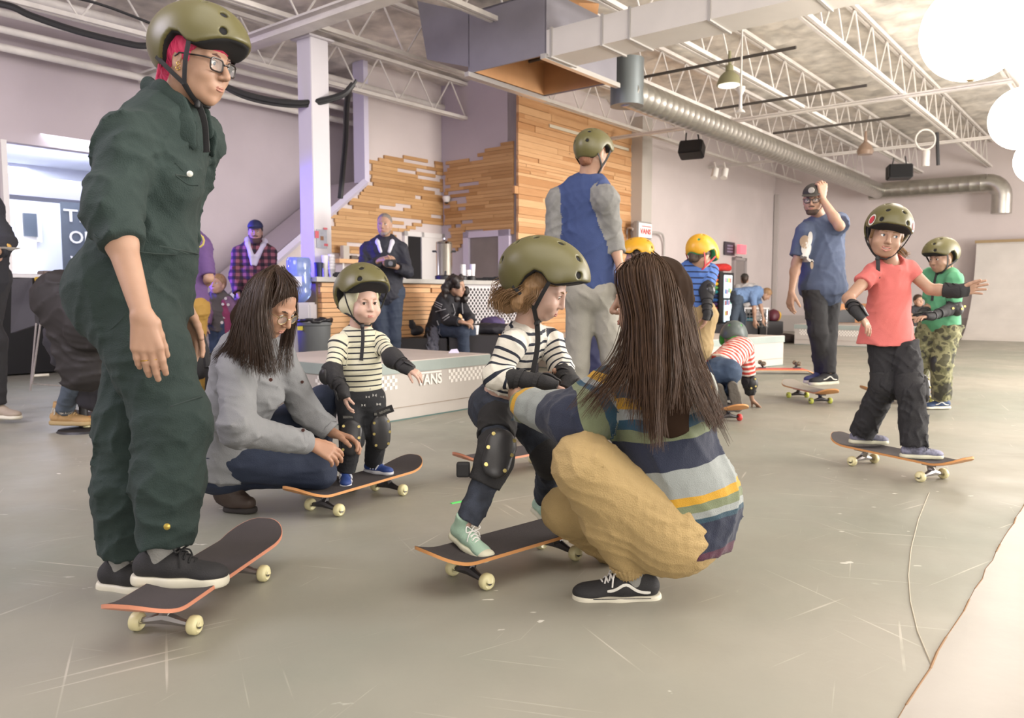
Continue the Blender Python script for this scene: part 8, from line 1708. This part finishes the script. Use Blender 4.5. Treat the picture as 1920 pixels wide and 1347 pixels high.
# ------------------------------------------------------------------ 19. seated woman
def seated():
    t, J = simple('seated', 1.66, dict(neck=(842, 556, 9.3), pel=(826, 618, 9.4), face=58, head=(857, 537, 9.22), hy=62, hp=6, shR=(830, 566, 9.2), shL=(862, 566, 9.4), elR=(838, 600, 9.05), wrR=(866, 604, 8.9), elL=(880, 596, 9.3), wrL=(884, 603, 9.1), knR=(868, 622, 9.0), anR=(872, 690, 9.1), knL=(880, 622, 9.2), anL=(886, 690, 9.3)),
        'laughing woman with dark curly hair seated in a black cardigan before the bar', (-.9, 9.35, 0), mat('black_cardigan', '26252a', .85), mat('dark_jean2'), hair=M_haird, sleeves=.93, topn='cardigan', hh=.0065, h=.010, hem=.14, tops=(.17, .18, .19), kw=dict(mouth='smile'), hands=dict(R=dict(d=(.8, .2, -.2), palm=(0, .2, -1), curl=(.5, .5, .5, .5)), L=dict(d=(-.2, -.6, -.2), palm=(-.5, 0, -.8), curl=(.5, .5, .5, .5))))
    T = J['T']; f = Fld(); rs = np.random.RandomState(3)
    for _ in range(46):
        a = rs.uniform(-2.5, 2.5); z = rs.uniform(-.22, .12); r = .10 + .03 * (z < 0); f.ell(T(r * math.sin(a), -.02 - r * math.cos(a), z), (.042, .042, .045), k=.02)
    f.ell(T(0, -.03, .03), (.10, .105, .105), k=.02); f.ell(T(0, .10, -.02), (.055, .08, .09), J['R'], k=.01, op='s'); f.mesh('curly_hair', M_haird, t, h=.008, wr=folds(.012, 45, 3))
    tf = J['topf']; mb = MB(); M_l = mat('pale_line', '8f8d90', .8)
    for a, b in (((812, 566), (826, 572)), ((811, 570), (825, 576)), ((810, 574), (824, 580)), ((812, 586), (834, 580)), ((828, 598), (840, 590)), ((831, 602), (842, 594)), ((845, 570), (850, 592)), ((862, 568), (864, 590)), ((815, 603), (818, 612))):
        mb.tube([press(tf, P(a[0] + (b[0] - a[0]) * i / 5, a[1] + (b[1] - a[1]) * i / 5, 8.9), (0, 1, 0)) - V((0, .008, 0)) for i in range(6)], .006, 5)
    mb.build('line_pattern', M_l, J['top']); g = Fld(); g.cone(P(815, 620, 9.15), P(812, 655, 9.1), .06, .075, .03, flat=V((0, 1, 0)), f=.4); g.mesh('shawl', mat('grey_shawl', '5c5c66', .9), t, h=.009, wr=folds(.02, 22, 3))
# ------------------------------------------------------------------ 20, 21. people at the far left
def leftfolk():
    t, J = simple('stool', 1.68, dict(neck=(178, 530, 5.35), pel=(152, 625, 5.4), face=120, head=(205, 485, 5.3), hy=100, hp=20, shR=(160, 548, 5.2), shL=(200, 548, 5.5), elR=(180, 600, 5.2), wrR=(225, 620, 5.3), elL=(220, 600, 5.6), wrL=(235, 620, 5.6), knR=(160, 668, 5.05), anR=(118, 775, 5.38), knL=(200, 665, 5.5), anL=(193, 760, 5.6), ftR=78, ftL=88),
        'person in black coat and frayed jeans seated on a stool behind the jumpsuit woman', (-3.0, 5.4, 0), M_nyl, mat('frayed_denim', '49535f', .8, bump=.3, bscale=200, var=.15, vscale=9), hair=M_haird, sleeves=.93, topn='coat', trn='jeans', hh=.008, h=.010, shoes=False, hem=.10, tops=(.17, .175, .19), ext=.03, face=False)
    for S in 'RL':
        u_, T_ = shoe(t, J, S, dirv(82), .29, mat('tan_suede', 'a8875a', .8, bump=.3, bscale=200), mat('tan_sole', 'a08a60', .6), laces=mat('tan_lace', 'b89c74', .8), high=True, h=.006)
        an = J['an' + S]; kn = J['kn' + S]; c = kn.lerp(an, .93); gl = [[c + V((.062 * math.cos(a), .062 * math.sin(a), .01)), c + V((.064 * math.cos(a), .064 * math.sin(a), -.0)), c + V((.066 * math.cos(a), .066 * math.sin(a), -.015)), c + V((.068 * math.cos(a), .068 * math.sin(a), -.025))] for a in np.linspace(0, 6.2, 14)]; strands('frayed_hem', gl, mat('fray', 'b8b0a0', .9), t, n=160, jit=.006, r=.0016, seed=2)
    g = Fld(); g.cone(P(110, 560, 5.1), P(170, 600, 5.0), .17, .22, .05, flat=V((0, 1, 0)), f=.55); g.cone(P(110, 560, 5.1), P(160, 690, 5.05), .15, .17, .06, flat=V((0, 1, 0)), f=.5)
    tag(g.mesh('puffer_coat', mat('dark_brown_puffer', '1d1816', .7), None, h=.012, wr=folds(.012, 8, 5)), 'dark brown puffer coat hanging over the stool beside the jumpsuit woman\'s hip', 'coat')
    g = Fld(); g.cone(P(150, 640, 5.2), P(170, 740, 5.25), .24, .12, .05, flat=V((0, 1, 0)), f=.5); tag(g.mesh('black_bag', M_nyl, None, h=.012, wr=folds(.010, 7, 9)), 'big black bag hanging below the brown puffer coat at left', 'bag')
    st = empty('metal_stool', 'black pedestal stool under the person in the black coat', 'stool', P(152, 660, 5.4)); MB().lathe([(.17, -.03), (.18, -.02), (.18, 0), (.16, .01)], P(152, 668, 5.4), 24).build('seat', M_black, st, smooth=True)
    q = P(152, 668, 5.4); MB().lathe([(.17, -q.z), (.16, .015 - q.z), (.03, .03 - q.z), (.022, -.03)], q, 24).build('pedestal', M_black, st, smooth=True)
    t, J = simple('edge', 1.80, dict(neck=(-42, 372, 5.75), pel=(-34, 520, 5.8), face=60, head=(-38, 335, 5.7), hy=70, shR=(-24, 392, 5.62), shL=(-30, 392, 5.9), elR=(12, 455, 5.6), wrR=(-14, 478, 5.35), elL=(10, 455, 5.9), wrL=(0, 474, 5.6), knR=(-8, 640, 5.7), anR=(-6, 765, 5.75), knL=(-24, 640, 5.9), anL=(-26, 765, 6.0), ftR=78),
        'person in dark sweater cut off by the left picture edge, holding a plate', (-4.0, 5.8, 0), mat('dark_sweater', '24242a', .85), M_blkj, hair=M_haird, sleeves=.86, topn='sweater', hh=.008, h=.010, shoe_m=mat('beige_shoe', '9a8c7c', .7), tops=(.16, .16, .16), face=False)
    c = P(4, 470, 5.5); pl = empty('paper_plate', 'white paper plate with food at the left picture edge', 'plate', c); MB().lathe([(.05, 0), (.10, .012), (.115, .02), (.10, .016), (.05, .006)], c, 28).build('plate_dish', mat('plate_white', 'd8d4d0', .5), pl, smooth=True); g = Fld(); g.ell(c + V((.02, 0, .03)), (.04, .04, .025), k=.01); g.mesh('food', mat('snack_food', 'b8924a', .7, var=.4, vscale=60), pl, h=.006, wr=folds(.006, 60, 3))
PEOPLE = [woman1, woman2, toddler, girl, squatter, raglan, coral, greenboy, capman, crawler, bluekid, yellowkid, far, cameraman, plaidman, pinkchild, purple, seated, leftfolk]
for fn in PEOPLE: fn()
